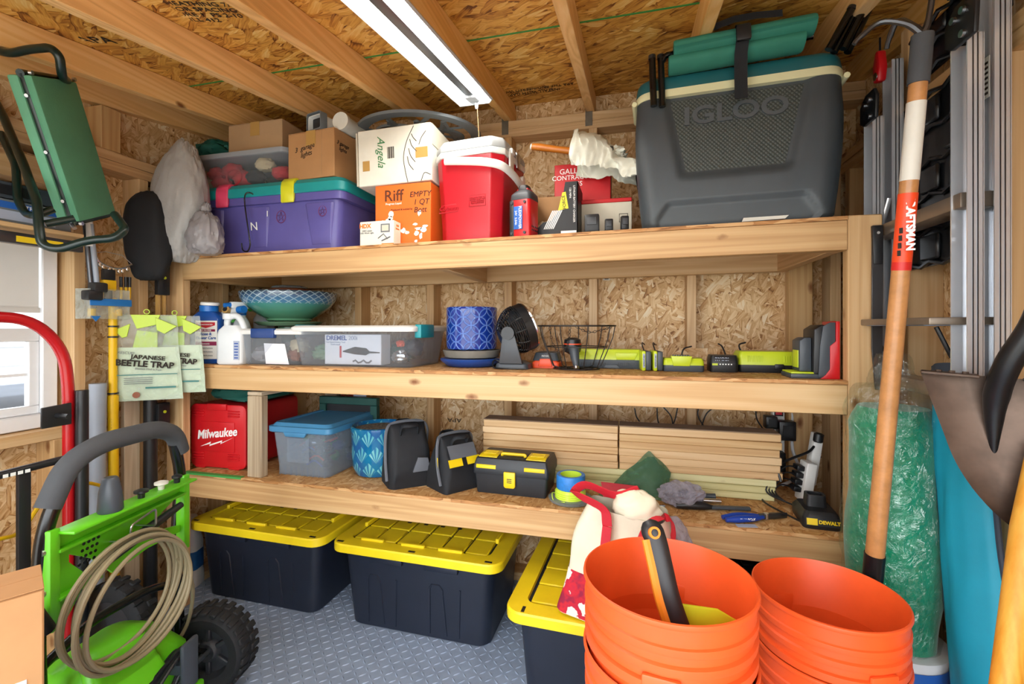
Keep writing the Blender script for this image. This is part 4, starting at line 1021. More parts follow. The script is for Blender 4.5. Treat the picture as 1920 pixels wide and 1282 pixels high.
# wire basket
t = thing('wire_basket', 'dark wire hanging basket frame with chains standing before the chargers', 'wire basket', (-.20, 1.73, ZM), 0)
def circ(r, z, n=40): return [(r*math.cos(2*PI*k/n), r*math.sin(2*PI*k/n)*.75, z) for k in range(n)]
MB().tube(circ(.143, .162), .0028, 6, None, True).build('rim', 'wire_black', t); MB().tube(circ(.085, .004), .0022, 6, None, True).build('base_ring', 'wire_black', t); MB().tube(circ(.113, .085), .0018, 6, None, True).build('middle_ring', 'wire_black', t)
for k in range(9):
    a = 2*PI*k/9+.2
    MB().tube([(r*math.cos(a), r*math.sin(a)*.75, z) for r, z in ((.143,.162),(.135,.12),(.115,.07),(.09,.012),(.06,.004),(.02,.003))], .0018, 6).build('wire', 'wire_black', t)
def chain(P, lab=None, parent=None, r=.0045, m='wire_black', name='chain_link'):
    P = catmull(P, 8); L = 0; out = []; last = P[0]
    for p in P[1:]:
        if (p-last).length >= r*2.1:
            d = (p-last).normalized(); mid = (p+last)/2; s_ = d.cross(Vector((0,0,1)) if len(out) % 2 else Vector((0,1,0)))
            s_ = s_.normalized() if s_.length > .01 else Vector((0,1,0))
            MB().tube([mid+d*r*1.4*math.cos(a)+s_*r*.8*math.sin(a) for a in [2*PI*k/10 for k in range(10)]], .0011, 4, None, True).build(name, m, parent)
            out.append(1); last = p
chain([(-.085,-.09,.160),(-.075,-.09,.10),(-.05,-.08,.06)], None, t); chain([(-.01,-.108,.160),(-.015,-.10,.11),(-.03,-.09,.07)], None, t); chain([(.01,-.107,.16),(.05,-.1,.14),(.09,-.085,.145),(.135,-.03,.16)], None, t)

# chargers and batteries
t = thing('orange_charger', 'black and orange battery charger behind the wire basket', 'battery charger', (-.322, 1.80, ZM), 0)
MB().loft([rrect(.105, .09, .012, 0, 3), rrect(.108, .092, .012, .02, 3), rrect(.09, .085, .012, .028, 3)]).build('base', 'orange_red', t); MB().loft([rrect(.104, .09, .012, .0285, 3), rrect(.085, .07, .014, .058, 3), rrect(.06, .05, .012, .062, 3)]).build('cover', 'charger_grey', t)
MB().prism([(-.028,.006),(.028,.006),(.02,.036),(-.02,.036)], -.052, -.044).build('front_plate', 'orange_red', t, .002); text('lettering', 'RIDGID', .009, 'white_ink', t, (0, -.0405, .046), (PI/2-.5, 0, 0))
t = thing('heat_gun', 'small black heat gun head inside the wire basket', 'power tool', (-.215, 1.735, ZM+.006), -.2)
MB().lathe([(.012,.0),(.03,.01),(.034,.03),(.03,.055),(.016,.062)], 28, T(-.0,0,.05)).build('motor_housing', 'fan_black', t); MB().tube([(.012,-.02,.075),(.02,-.03,.035),(.028,-.04,.006)], [.02,.016,.009], 14).build('barrel', 'charger_grey', t)
MB().tube([(.028,-.04,.008),(.03,-.043,.0)], .010, 14).build('nozzle', 'steel', t); MB().lathe([(.031,.042),(.033,.044),(.033,.05),(.03,.052)], 28, T(0,0,.04)).build('amber_band', 'orange_red', t)
def charger(name, label, x, y, w, d, h, rz, split, top_m, base_m, bays=1):
    t = thing(name, label, 'battery charger', (x, y, ZM), rz)
    MB().loft([rrect(w*.97, d*.97, .01, 0, 3, 0, d/2), rrect(w, d, .012, .005, 3, 0, d/2), rrect(w, d, .012, split, 3, 0, d/2)]).build('base', base_m, t)
    MB().loft([rrect(w, d, .012, split+.0003, 3, 0, d/2), rrect(w*.985, d*.95, .012, h*.8, 3, 0, d/2), rrect(w*.93, d*.82, .012, h, 3, 0, d/2)]).build('cover', top_m, t)
    return t
t = charger('long_charger', 'long lime and grey multi-port battery charger behind the wire basket', -.09, 1.80, .265, .10, .072, 0, .033, 'lime_plastic', 'charger_grey')
for i in range(14): MB().box(-.10+i*.007, -.097+i*.007, -.0015, .001, .012, .022).build('vent_slot', 'black_plastic', t)
for i in range(10): MB().box(.04+i*.007, .043+i*.007, -.0015, .001, .012, .022).build('vent_slot', 'black_plastic', t)
MB().prism([(.035,.034),(.10,.034),(.112,.06),(.028,.06)], -.004, .004).build('port_cheek', 'lime_plastic', t, .002); MB().prism([(-.02,.0),(.05,.0),(.035,.016),(-.005,.016)], -.004, .002).build('foot_plate', 'charger_grey', t, .002)
for i in range(12): MB().box(-.05+i*.0055, -.047+i*.0055, .01, .04, .072, .0735).build('top_vent', 'charger_grey', t)
for i, (x, lab) in enumerate(((.052, 'upright lime and black battery next to the long multi-port charger'), (.092, 'upright lime and black battery next to the small lime charger'))):
    t = thing('tool_battery', lab, 'battery', (x, 1.73, ZM), .12, 'lime tool batteries on edge')
    MB().box(-.017, -.003, 0, .10, 0, .072).build('shell', 'lime_plastic', t, .005); MB().box(-.003, .016, .002, .098, .002, .070).build('core', 'charger_grey', t, .004)
    MB().box(-.014, -.006, -.0012, 0, .012, .062).build('label', 'pale_print', t); text('lettering', '18V LITHIUM', .007, 'ink', t, (-.010, -.0016, .037), (PI/2, PI/2, 0))
    MB().tube(catmull([(.0,.07,.07),(-.004,.085,.09),(.0,.11,.098),(.01,.13,.09)], 4), .0024, 6).build('lead', 'black_plastic', t)
t = charger('lime_charger', 'small lime battery charger with a raised cradle', .177, 1.735, .138, .10, .046, 0, .022, 'lime_plastic', 'charger_grey')
MB().prism([(-.035,.02),(.02,.02),(.028,.055),(-.043,.055)], -.006, .03).build('cradle', 'lime_plastic', t, .002)
for i in range(7): MB().box(-.036+i*.0085, -.031+i*.0085, .0, .028, .055, .0585).build('cradle_tooth', 'charger_grey', t)
MB().tube(catmull([(.0,.09,.04),(.01,.1,.075),(.04,.12,.085)], 5), .003, 6).build('power_cord', 'black_plastic', t)
t = charger('black_charger', 'black battery charger with sloping face between two lime chargers', .312, 1.745, .092, .09, .058, 0, .030, 'black_plastic', 'black_plastic')
text('lettering', 'RYOBI', .016, 'pale_print', t, (-.008, .003, .045), (PI/2-.25, 0, 0), bold=.0004); MB().box(-.04, -.022, -.002, .0, .024, .031).build('lime_mark', 'lime_plastic', t)
for i in range(5): MB().box(-.016+i*.009, -.012+i*.009, -.0012, .001, .026, .030).build('indicator', 'white_ink', t)
MB().tube(catmull([(.02,.08,.05),(.01,.1,.085),(.0,.12,.095)], 5), .003, 6).build('power_cord', 'black_plastic', t)
t = charger('wide_lime_charger', 'long lime and black charger with vented lime cover near the shelf end', .475, 1.77, .225, .11, .072, .02, .026, 'lime_plastic', 'black_plastic')
for c_ in (-.065, .05):
    for i in range(7): MB().box(c_-.02+i*.0075, c_-.017+i*.0075, -.0008, .004, .036, .058).build('vent_slot', 'lime_plastic', t)
MB().box(.0, .03, -.004, .002, .012, .03).build('cord_clip', 'black_plastic', t, .003)
MB().tube(catmull([(-.08,.10,.06),(-.085,.12,.09),(-.06,.13,.1)], 5), .003, 6).build('power_cord', 'black_plastic', t)
t = thing('vertical_charger', 'upright black and red charging stand holding a battery at the shelf end', 'battery charger', (.55, 1.60, ZM), 0)
MB().box(-.075, .045, .0, .10, 0, .014).build('base', 'charger_grey', t, .003); MB().box(-.073, .03, .005, .095, .014, .019).build('base_pad', 'lime_plastic', t, .002)
MB().prism([(-.012,.014),(.012,.014),(.03,.03),(.03,.16),(.012,.165),(-.01,.15)], .004, .10).build('upright', 'black_plastic', t, .003)
MB().prism([(.0,.005),(.045,.005),(.045,.172),(.032,.172),(.012,.16),(.004,.1)], -.002, .004).build('side_plate', 'charger_grey', t, .0015)
MB().prism([(.005,.0),(.056,.0),(.056,.175),(.046,.175),(.046,.115),(.030,.10),(.030,.03),(.018,.012)], -.004, .104).build('red_shell', 'tool_red', t, .0015)
MB().prism([(-.045,.02),(-.012,.02),(-.012,.125),(-.03,.125),(-.045,.115)], .02, .09).build('docked_battery', 'charger_grey', t, .003); MB().box(-.047, -.040, .03, .08, .03, .085).build('battery_shell', 'lime_plastic', t, .002)
t = thing('wall_tag', 'small white plastic tag high on the back wall under the top shelf', 'tag', atY(1137, 519, YB-.004), 0); MB().box(-.016, .016, 0, .004, -.016, .016).build('plate', 'white_plastic', t, .001, 1); MB().box(-.008, .01, -.001, 0, -.012, .002).build('printed_block', 'print_grey', t)
# ------------------------------------------------------------------ things on the lower shelf
ZL = SZ[0]+.0005
plain('case_red', '#c81a22', .36, 0, .04)
plain('canvas_black', '#12151b', .75, 0, .12, .35, 700)
plain('canvas_grey', '#5c6068', .75, 0, .06, .3, 700)
plain('toolbox_black', '#22262c', .45, 0, .05, .1, 600)
plain('yellow_plastic', '#e8c81a', .38, 0, .04)
plain('tape_blue', '#2d7fd0', .45, 0, .12, 0, 0, .5, 0, 0, 1, 0, 120)
plain('line_lime', '#cbe84a', .3, 0, .05)
plain('soil', '#857a6c', .95, 0, .5, .8, 150, .3, 0, 0, 1, 0, 90)
plain('blue_lid', '#4584ae', .38, 0, .04)
plain('frame_green', '#1f4f48', .5, 0, .1)
plain('mesh_red', '#a03028', .7, 0, .2, .5, 300)
plain('grip_blue', '#1b3f9c', .4, 0, .04)
plain('weathered', '#8d7560', .8, 0, .15)
plain('white_cable', '#dcdee0', .4, 0, .02)
plain('tinsel_red', '#c3283a', .4, 0, .2)
clear('film_green', '#5f8a68', .45, .15, .5, .6, 60)
clear('film_clear', '#c4c0d0', .35, .12, .7, .8, 50)
clear('tote_smoke', '#c4d0dc', .12, .2)
# red tool case
t = thing('tool_case', 'bright red moulded power tool case at the end of the lower shelf', 'tool case', (-1.748, 1.635, ZL), .02)
MB().loft([[(x, y, z) for x, z in rr2(.29, .275, .025, 3, 0, .142)] for y in (0, .004, .33)], smooth=False).build('shell', 'case_red', t, .006, 2)
for x in (-.10, .085):
    for z in (.04, .228): 
        for k in range(3): MB().box(x-.03, x+.03, -.006, .002, z+k*.011, z+k*.011+.006).build('grip_ridge', 'case_red', t, .002, 1)
MB().box(-.09, .09, -.005, .002, .075, .205).build('raised_panel', 'case_red', t, .003)
MB().prism([(-.115,-.0),(-.07,0),(-.06,.012),(-.125,.012)], -.002, .32).build('foot', 'case_red', t, .002); MB().prism([(.06,0),(.11,0),(.12,.012),(.05,.012)], -.002, .32).build('foot', 'case_red', t, .002)
MB().box(-.05, .05, -.008, .004, .255, .284).build('latch', 'case_red', t, .004)
text('lettering', 'Milwaukee', .053, 'white_ink', t, (-.0, -.0058, .155), (PI/2, -.12, 0), shear=.25, sx=.92, bold=.0012)
MB().prism([(-.085,.095),(-.03,.118),(-.034,.106),(.03,.127),(.026,.116),(.088,.142),(.02,.110),(.024,.119),(-.038,.098),(-.034,.108)], -.0066, -.0055).build('bolt_mark', 'white_ink', t)
gb2 = blob(.14, .16, .038, 41, .15, 2, 48, 26, .9, .3, .6).build('green_cloth_bag', 'dark_green_cloth'); gb2.location = (-1.70, 1.80, ZL+.325); tag(gb2, 'dark green cloth bag lying flat on top of the red tool case', 'bag')
# grey timber frame
t = thing('timber_trestle', 'weathered grey timber frame standing beside the red tool case', 'wooden frame', (-1.50, 1.575, ZL), 0)
MB().box(-.035, .035, 0, .038, 0, .335).build('post', 'grey_wood_Z', t, .003, 1); MB().box(-.035, .035, .50, .538, 0, .335).build('post', 'grey_wood_Z', t, .003, 1); MB().box(-.035, .035, .0, .53, .336, .352).build('top_rail', 'grey_wood_Y', t, .003, 1)
t = thing('slotted_rack', 'dark green slotted frame standing behind the blue-lidded tote', 'frame', (-1.30, 1.93, ZL), .0)
for x0, x1, z0, z1 in ((-.16, .15, .25, .285), (-.16, -.125, 0, .25), (.115, .15, 0, .25), (-.125, .115, 0, .04)): MB().box(x0, x1, 0, .03, z0, z1).build('rail', 'frame_green', t, .003, 1)
MB().box(-.125, .115, .012, .018, .04, .25).build('dark_panel', 'black_plastic', t)
t = thing('mesh_sack', 'red mesh produce sack with printed tag under the middle shelf', 'sack', (-1.36, 2.05, ZL), 0)
o = blob(.10, .05, .15, 44, .2, 3, 40, 26, .9, .4).build('sack_body', 'mesh_red', t); o.location = (0, 0, .15); MB().box(.05, .12, -.062, -.06, .22, .31).build('printed_tag', 'pale_print', t)
# blue-lidded clear tote
t = thing('blue_lid_tote', 'clear tote of cords and small parts with slate blue lid', 'storage bin', (-1.322, 1.622, ZL), 0, None, (0, 0, .0))
w, d, h = .285, .37, .19
R = lambda ww, dd, z, r=.025: rrect(ww, dd, r, z, 5, 0, d/2)
MB().loft([R(w-.045, d-.045, 0), R(w-.04, d-.04, .004), R(w-.008, d-.008, h-.01), R(w, d, h-.008), R(w, d, h), R(w-.01, d-.01, h), R(w-.048, d-.048, .006)]).build('bin_body', 'tote_smoke', t)
for k in range(9): MB().box(-.11+k*.027, -.1085+k*.027, .016, .024, .0, .035).build('base_rib', 'tote_smoke', t)
MB().box(-.06, .045, .003, .006, .06, .16).build('front_window', 'tote_smoke', t)
MB().loft([R(w+.012, d+.012, h-.008), R(w+.02, d+.02, h-.004), R(w+.02, d+.02, h+.016), R(w-.0, d-.0, h+.018), R(w-.02, d-.02, h+.03), R(w-.06, d-.06, h+.030), R(w-.062, d-.062, h+.026)]).build('lid', 'blue_lid', t, 0, sharp=30)
MB().prism([(-.065,h-.004),(.045,h-.004),(.035,h-.022),(-.055,h-.022)], -.016, -.004).build('lid_grip', 'blue_lid', t, .003)
random.seed(11)
for k in range(26):
    m = ('black_plastic','charger_grey','charger_grey','orange_red','steel','lime_green','grip_blue','black_plastic','navy_plastic')[k % 9]
    x, y, z = random.uniform(-.095, .095), random.uniform(.035, .30), random.uniform(.02, .14)
    if k % 3: o = blob(random.uniform(.018,.04), .025, .02, k+60, .4, 4, 14, 10, 0, .8).build('packed_part', m, t); o.location = (x, y, z)
    else: MB().tube(catmull([(x, y-.01, z), (x+.03, y+.0, z+.015), (x+.06 if x < .03 else x-.04, y+.01, z-.01)], 5), .004, 6).build('packed_cord', m, t)
# teal pot with soil
q = N('fan_glaze'); c = q.coord(); sp = q.n('ShaderNodeSeparateXYZ'); q.l(c, sp.inputs[0])
u = q.math('MULTIPLY', q.math('ARCTAN2', sp.outputs[1], sp.outputs[0]), 11/(2*PI)); v = q.math('MULTIPLY', sp.outputs[2], 14.5)
row = q.math('FLOOR', v); uu = q.math('SUBTRACT', q.math('FRACT', q.math('MULTIPLY_ADD', row, .5, u)), .5); vv = q.math('FRACT', v)
ang = q.math('ARCTAN2', uu, q.math('ADD', vv, .02)); ry = q.math('SINE', q.math('MULTIPLY', ang, 17)); rr_ = q.math('SQRT', q.math('ADD', q.math('MULTIPLY', uu, uu), q.math('MULTIPLY', vv, vv)))
inside = q.math('LESS_THAN', q.math('ADD', q.math('ABSOLUTE', uu), q.math('MULTIPLY', q.math('ABSOLUTE', q.math('SUBTRACT', vv, .5)), .9)), .47)
f = q.math('MULTIPLY', inside, q.math('MULTIPLY_ADD', ry, .5, .5))
nz = q.noise(c, 9, 2)
colr = q.mix(f, q.ramp(nz, [(.35, '#0f4f8e'), (.65, '#12709a')]), q.ramp(nz, [(.35, '#3f9fb8'), (.65, '#7cc4c4')]))
q.set(Base_Color=colr, Roughness=.15); q.bump(f, .5, .003); q.b.inputs['Coat Weight'].default_value = .4
t = thing('teal_pot', 'turquoise glazed pot of soil with a shell fan pattern', 'plant pot', (-1.048, 1.78, ZL), 0); t.scale = (.9, .9, .95)
MB().lathe([(.095,0),(.105,.004),(.118,.03),(.124,.08),(.126,.185),(.13,.195),(.13,.21),(.122,.213),(.116,.205),(.114,.185),(.11,.18)], 64).build('pot', 'fan_glaze', t)
MB().lathe([(.115,.17),(.115,.197),(.06,.203),(.001,.199)], 40).build('soil_fill', 'soil', t)
# two tool bags
def tool_bag(label, loc, rz, w, d, h, lean, grey, seed):
    t = thing('tool_bag', label, 'tool bag', loc, rz, 'black canvas tool bags')
    b = MB(); rings = []
    for k in range(15):
        f = k/14; z = h*f; ww = w*(1-.16*f**2); dd = d*(1+.10*math.sin(f*PI))*(1-.84*f**1.9)
        if f > .93: dd *= .7
        ring_ = []
        for x, y, _ in rrect(ww, max(dd, .02), min(.03, max(dd, .02)*.45), 0, 6):
            n = mnoise.noise(Vector((x*9+seed, y*9, z*9)))*.022+abs(mnoise.noise(Vector((x*24, y*24+seed, z*14))))*.010
            nx = x*(1+n*.4); ny = y+math.copysign(n, y)+lean*f*f
            ring_.append((nx, ny, z+(n*.3 if f > .05 else 0)))
        rings.append(ring_)
    b.loft(rings); b.build('bag_body', 'canvas_black', t, 0, sharp=70)
    P = [(-w/2-.006, -d*.36, .03), (-w/2-.006, -d*.2, h*.5), (-w/2+.0, lean-.02, h*.9), (-w*.3, lean, h+.004), (w*.3, lean, h+.004), (w/2, lean, h*.88), (w/2+.004, d*.15, h*.5)]
    MB().tube(catmull(P, 6), .006, 8, flat=(1,.7)).build('zip_piping', 'canvas_grey', t)
    for s_ in (-1, 1):
        MB().tube(catmull([(-w*.2, s_*d*.16+lean*.8, h*.78), (-w*.18, s_*.05+lean, h*.98), (0, s_*.065+lean, h*1.0), (w*.18, s_*.05+lean, h*.98), (w*.2, s_*d*.16+lean*.8, h*.78)], 6), .008, 8, flat=(1,.5)).build('carry_handle', 'canvas_black', t)
    return t
t = tool_bag('larger black canvas tool bag with a grey zip beside the turquoise pot', (-.873, 1.69, ZL), .75, .17, .15, .235, .0, 'canvas_grey', 1)
MB().prism([(.0,.06),(.07,.06),(.06,.11),(.02,.115)], -.092, -.084).build('pocket_patch', 'canvas_grey', t, .002)
t = tool_bag('smaller black and yellow canvas tool bag beside the black toolbox', (-.673, 1.695, ZL), .95, .17, .145, .20, .0, 'canvas_grey', 7)
MB().grid(lambda u, v: Vector((-.06+.12*u, -.072+.026*v, .125+.045*v)), 4, 2).build('grey_panel', 'canvas_grey', t)
MB().grid(lambda u, v: Vector((-.07+.06*u, -.082+.012*v, .098+.026*v)), 4, 2).build('yellow_strip', 'yellow_plastic', t); MB().grid(lambda u, v: Vector((.01+.06*u, -.082+.012*v, .098+.026*v)), 4, 2).build('yellow_strip', 'yellow_plastic', t)
MB().grid(lambda u, v: Vector((-.0925, -.035+.012*u, .09+.04*v)), 1, 2).build('yellow_zip_pull', 'yellow_plastic', t)
# toolbox
t = thing('toolbox', 'black toolbox with yellow latch and yellow lid compartments', 'toolbox', (-.432, 1.64, ZL), -.03)
R = lambda ww, dd, z, r=.008: rrect(ww, dd, r, z, 3, 0, .085)
MB().loft([R(.262, .155, 0), R(.264, .157, .004), R(.278, .168, .072)]).build('body', 'toolbox_black', t); MB().loft([R(.284, .174, .072), R(.286, .176, .075), R(.286, .176, .10), R(.27, .155, .128), R(.262, .145, .13)]).build('lid', 'toolbox_black', t, 0, sharp=30)
MB().prism([(-.022,.035),(-.016,.03),(.016,.03),(.022,.035),(.022,.088),(-.022,.088)], -.011, -.001).build('latch', 'yellow_plastic', t, .003)
for k in range(3): MB().box(-.009, .009, -.012, -.0105, .05+k*.006, .0525+k*.006).build('latch_slot', 'print_black', t)
for x in (-.092, .092):
    MB().loft([[(x-.038, -.004, .094), (x+.038, -.004, .094), (x+.038, .012, .118), (x-.038, .012, .118)], [(x-.038, -.004, .104), (x+.038, -.004, .104), (x+.036, .02, .133), (x-.036, .02, .133)], [(x-.036, .03, .133), (x+.036, .03, .133), (x+.036, .1, .134), (x-.036, .1, .134)], [(x-.034, .04, .137), (x+.034, .04, .137), (x+.034, .095, .137), (x-.034, .095, .137)]], smooth=False).build('compartment_lid', 'yellow_plastic', t, .002)
    for k in range(4): MB().box(x-.025, x+.025, .042+k*.013, .046+k*.013, .137, .139).build('lid_rib', 'yellow_plastic', t)
MB().tube(fillet([(-.045,.05,.128),(-.045,.05,.139),(.045,.05,.139),(.045,.05,.128)], .006), .006, 8).build('handle', 'yellow_plastic', t); MB().box(-.05, .05, .03, .10, .129, .1315).build('handle_well', 'print_black', t)
# line spool with blue tape on top
t = thing('line_spool', 'spool of lime trimmer line in a clear dish', 'line spool', (-.213, 1.655, ZL), 0)
MB().lathe([(.07,0),(.075,.003),(.078,.012),(.074,.013)], 40).build('dish', 'smoky_clear', t)
MB().lathe([(.045,.004),(.05,.006)]+[(.052+.003*(k % 2), .01+.0035*k) for k in range(9)]+[(.048,.044),(.03,.044)], 44).build('wound_line', 'line_lime', t)
MB().tube(catmull([(-.052,0,.02),(-.06,-.03,.03),(-.05,-.05,.01),(-.01,-.065,.014)], 5), .0014, 5).build('loose_line', 'line_lime', t)
t = thing('tape_roll', 'roll of blue masking tape resting on the lime line spool', 'tape roll', (-.211, 1.655, ZL+.045), 0)
MB().lathe([(.038,0),(.05,0),(.051,.002),(.051,.046),(.05,.048),(.038,.048)], 44, None, False, False).build('tape', 'tape_blue', t); MB().lathe([(.0365,.001),(.0385,.001),(.0385,.047),(.0365,.047)], 40, None, False, False).build('core', 'line_lime', t)
b = MB(); b.lathe([(.038,.0),(.0380,.048)], 44, None, False, False); b.build('inner_wall', 'line_lime', t)

# stacked deck boards
BY = 1.815
def board(label, x0, x1, z0, z1, y0, y1, m, g):
    o = MB().box(x0, x1, y0, y1, z0, z1).build('deck_board', m, None, .002, 1); return tag(o, label, 'board', g)
ords = ('topmost', 'second', 'third', 'fourth', 'fifth', 'lowest')
random.seed(5)
for k in range(6):
    z1 = .820-k*.0271
    j = lambda: random.uniform(-.004, .004)
    board(f'{ords[k]} dry pine board of the upper stack, on the toolbox side', -.592+j(), -.052+j()*.3, z1-.0268, z1, BY+j(), BY+.09, 'pine_X', 'pine boards stacked on the lower shelf')
    board(f'{ords[k]} dry pine board of the upper stack, on the power strip side', -.047+j()*.3, .508+(.006 if k == 5 else 0)+j(), z1-.0268, z1, BY+j(), BY+.09, 'pine_X', 'pine boards stacked on the lower shelf')
for k, nm in enumerate(('upper', 'middle', 'lower')):
    z1 = .6572-k*.0249
    board(f'{nm} greenish treated board under the dry pine stack', -.588+random.uniform(-.006, .006), .495-.003*k, z1-.0246, z1, BY+.004, BY+.09, 'green_wood_X', 'treated boards under the pine stack')
for x0, x1, lab in ((-.592, -.052, 'thin dark weathered plank lying on the pine stack, toolbox side'), (-.047, .506, 'thin dark weathered plank lying on the pine stack, power strip side')):
    o = MB().box(x0, x1, BY+.003, BY+.088, .8205, .824).build('thin_plank', 'weathered', None, .001, 1); tag(o, lab, 'board')

# netting in clear film
t = thing('netting_bag', 'clear plastic pack of green netting leaning on the boards', 'plastic bag', (.0, 1.70, ZL), 0)
def net(u, v):
    x = -.12+.24*u; top = .155*(1-abs(u-.68)*1.6)*v; n = mnoise.noise(Vector((u*5, v*5, 1)))*.012
    return Vector((x+.02*v, .02+.085*v+n, .004+max(.004*v, top)+n*.5))
MB().grid(net, 36, 26).build('film', 'film_green', t); MB().grid(lambda u, v: net(u, v)+Vector((0, .03*(1-v)+.012, -.004)), 30, 20).build('netting', 'dark_green_cloth', t)
MB().add([(-.10,-.002,.006),(.05,.0,.008),(.02,.03,.045),(-.11,.03,.05)], [(0,1,2,3)]).build('printed_card', 'tinsel_red', t)
t = thing('glove_pack', 'crumpled clear pack of dark gloves beside the netting', 'plastic bag', (.165, 1.70, ZL), 0)
o = blob(.075, .05, .042, 71, .25, 3, 56, 36, .85, .3).build('film', 'film_clear', t); o.location = (0, 0, .04); o = blob(.055, .035, .024, 72, .3, 3, 24, 16, .8, .8).build('packed_glove', 'charger_grey', t); o.location = (0, 0, .03)
# hand tools
t = thing('blue_pliers', 'blue-handled locking pliers lying near the shelf edge', 'pliers', (.30, 1.605, ZL+.002), .33)
MB().tube(catmull([(-.02,.004,.008),(.03,.006,.011),(.08,.004,.009),(.11,.0,.008)], 4), [.007,.008,.009,.010,.010,.010,.010,.009,.009,.008,.007,.006,.006], 10).build('handle', 'grip_blue', t)
MB().tube(catmull([(-.02,-.018,.008),(.03,-.02,.011),(.08,-.014,.009),(.11,-.006,.008)], 4), [.007,.008,.010,.011,.011,.011,.011,.010,.009,.008,.007,.006,.006], 10).build('handle', 'grip_blue', t)
MB().prism([(.10,-.004),(.15,-.006),(.195,.0),(.20,.006),(.15,.012),(.10,.008)], -.004, .012, T(0,0,.012) @ rotm(-PI/2,0,0)).build('jaw', 'dark_steel', t, .002); MB().cyl((.125,.002,.0), (.125,.002,.018), .008, seg=14).build('rivet', 'steel', t)
text('lettering', 'KOBALT', .013, 'white_ink', t, (.045, -.0285, .011), (PI/2-.3, 0, PI), .0005); 
t = thing('black_hand_tool', 'long black-gripped hand tool lying across behind the blue pliers', 'hand tool', (.145, 1.665, ZL+.002), .14)
MB().tube([(0,0,.010),(.03,0,.013),(.09,0,.012),(.12,0,.008)], [.009,.014,.013,.007], 12).build('grip', 'black_plastic', t); MB().tube([(.115,0,.008),(.24,.004,.007)], .007, 8, flat=(1,1.6)).build('blade', 'charger_grey', t)
t = thing('steel_rod_tool', 'steel hacksaw frame with black grip end behind the black hand tool', 'hand tool', (.10, 1.74, ZL+.002), .10)
MB().tube([(0,0,.006),(.16,0,.008)], .004, 8).build('rod', 'steel', t); MB().tube([(.12,.018,.012),(.19,.018,.014)], .010, 10).build('grip', 'charger_grey', t); MB().cyl((.14,-.012,.008), (.2,-.012,.008), .008, seg=12).build('socket', 'steel', t)
t = thing('screwdriver_bit', 'thin steel bit lying at the far side of the hand tools', 'hand tool', (.02, 1.66, ZL+.002), .05)
MB().tube([(0,0,.004),(.09,0,.004)], .003, 8).build('rod', 'dark_steel', t); MB().tube([(-.03,0,.006),(.0,0,.006)], .006, 10).build('grip', 'black_plastic', t)
t = thing('paper_tag', 'scrap of clear printed film under the blue pliers', 'tag', (.345, 1.575, ZL), .2); MB().box(-.03, .03, -.01, .012, 0, .0012).build('film', 'pale_print', t)
# charger at the right end
t = thing('yellow_label_charger', 'black battery charger with yellow label at the right end of the lower shelf', 'battery charger', (.562, 1.60, ZL), -.06)
R = lambda ww, dd, z, r=.014: rrect(ww, dd, r, z, 4, 0, .07)
MB().loft([R(.10, .135, 0), R(.105, .14, .006), R(.105, .14, .032), R(.085, .11, .05)]).build('base', 'black_plastic', t)
MB().loft([rrect(.06, .05, .012, .045, 4, -.0, .08), rrect(.055, .045, .012, .085, 4, 0, .08), rrect(.042, .032, .010, .085, 4, 0, .08), rrect(.042, .032, .01, .06, 4, 0, .08)]).build('socket_tower', 'black_plastic', t)
MB().add([(-.046,.0,.012),(.046,.0,.012),(.044,.004,.036),(-.044,.004,.036)], [(0,1,2,3)], T(0,-.0022,0)).build('label', 'print_black', t); MB().add([(-.043,.0,.014),(-.014,.0,.014),(-.014,.0033,.033),(-.043,.0033,.033)], [(0,1,2,3)], T(0,-.0032,0)).build('warning_block', 'yellow_plastic', t)
text('lettering', 'DEWALT', .014, 'yellow_plastic', t, (.017, -.0028, .024), (PI/2-.17, 0, 0), bold=.0006)
# power strip with adapters on the back wall
t = thing('power_strip', 'white power strip fixed upright to the back wall behind the boards', 'power strip', (.575, 2.085, .66), 0)
MB().box(-.022, .022, 0, .035, 0, .22).build('body', 'white_plastic', t, .004); MB().box(-.012, .012, -.003, 0, .185, .205).build('switch', 'label_red', t, .002); MB().box(-.016, .016, -.002, 0, .18, .21).build('switch_bezel', 'print_black', t)
MB().tube(catmull([(.022,.02,.21),(.05,.01,.19),(.05,.0,.05),(.075,-.03,-.04),(.03,-.07,-.055),(-.02,-.12,-.06)], 7), .006, 8).build('cable', 'white_cable', t)
for i, (x, z, w, h, dd, lab) in enumerate(((-.038, .82, .042, .05, .05, 'black cube adapter plugged in at the top of the power strip'), (.018, .79, .06, .075, .05, 'broad black adapter covering the middle of the power strip'), (-.012, .665, .05, .075, .045, 'black adapter hanging at the foot of the power strip'))):
    a = thing('wall_adapter', lab, 'power adapter', (.575+x, 2.082, z), 0, 'black adapters on the power strip'); MB().box(-w/2, w/2, -dd, 0, -h/2, h/2).build('body', 'black_plastic', a, .004); MB().box(-w*.3, w*.3, -dd-.001, -dd, -h*.3, h*.3).build('face_plate', 'print_black', a)
t = thing('plug_bar', 'white multi-socket bar full of black plugs behind the yellow-label charger', 'power strip', (.592, 1.86, ZL), 0, None, (0, .15, .1))
MB().box(-.02, .015, -.03, .03, .0, .14).build('body', 'white_plastic', t, .006); MB().box(.018, .05, .03, .07, .05, .24).build('upper_bar', 'white_plastic', t, .006)
for k in range(4):
    MB().box(-.045, -.02, -.02, .02, .03+k*.025, .048+k*.025).build('plug', 'black_plastic', t, .003)
    MB().tube(catmull([(-.045,0,.04+k*.025),(-.09,-.02,.045+k*.02),(-.11-.01*k,-.03,.02),(-.09,-.08,.005),(-.03,-.12,.004)], 6), .0028, 6).build('cord', 'black_plastic', t)
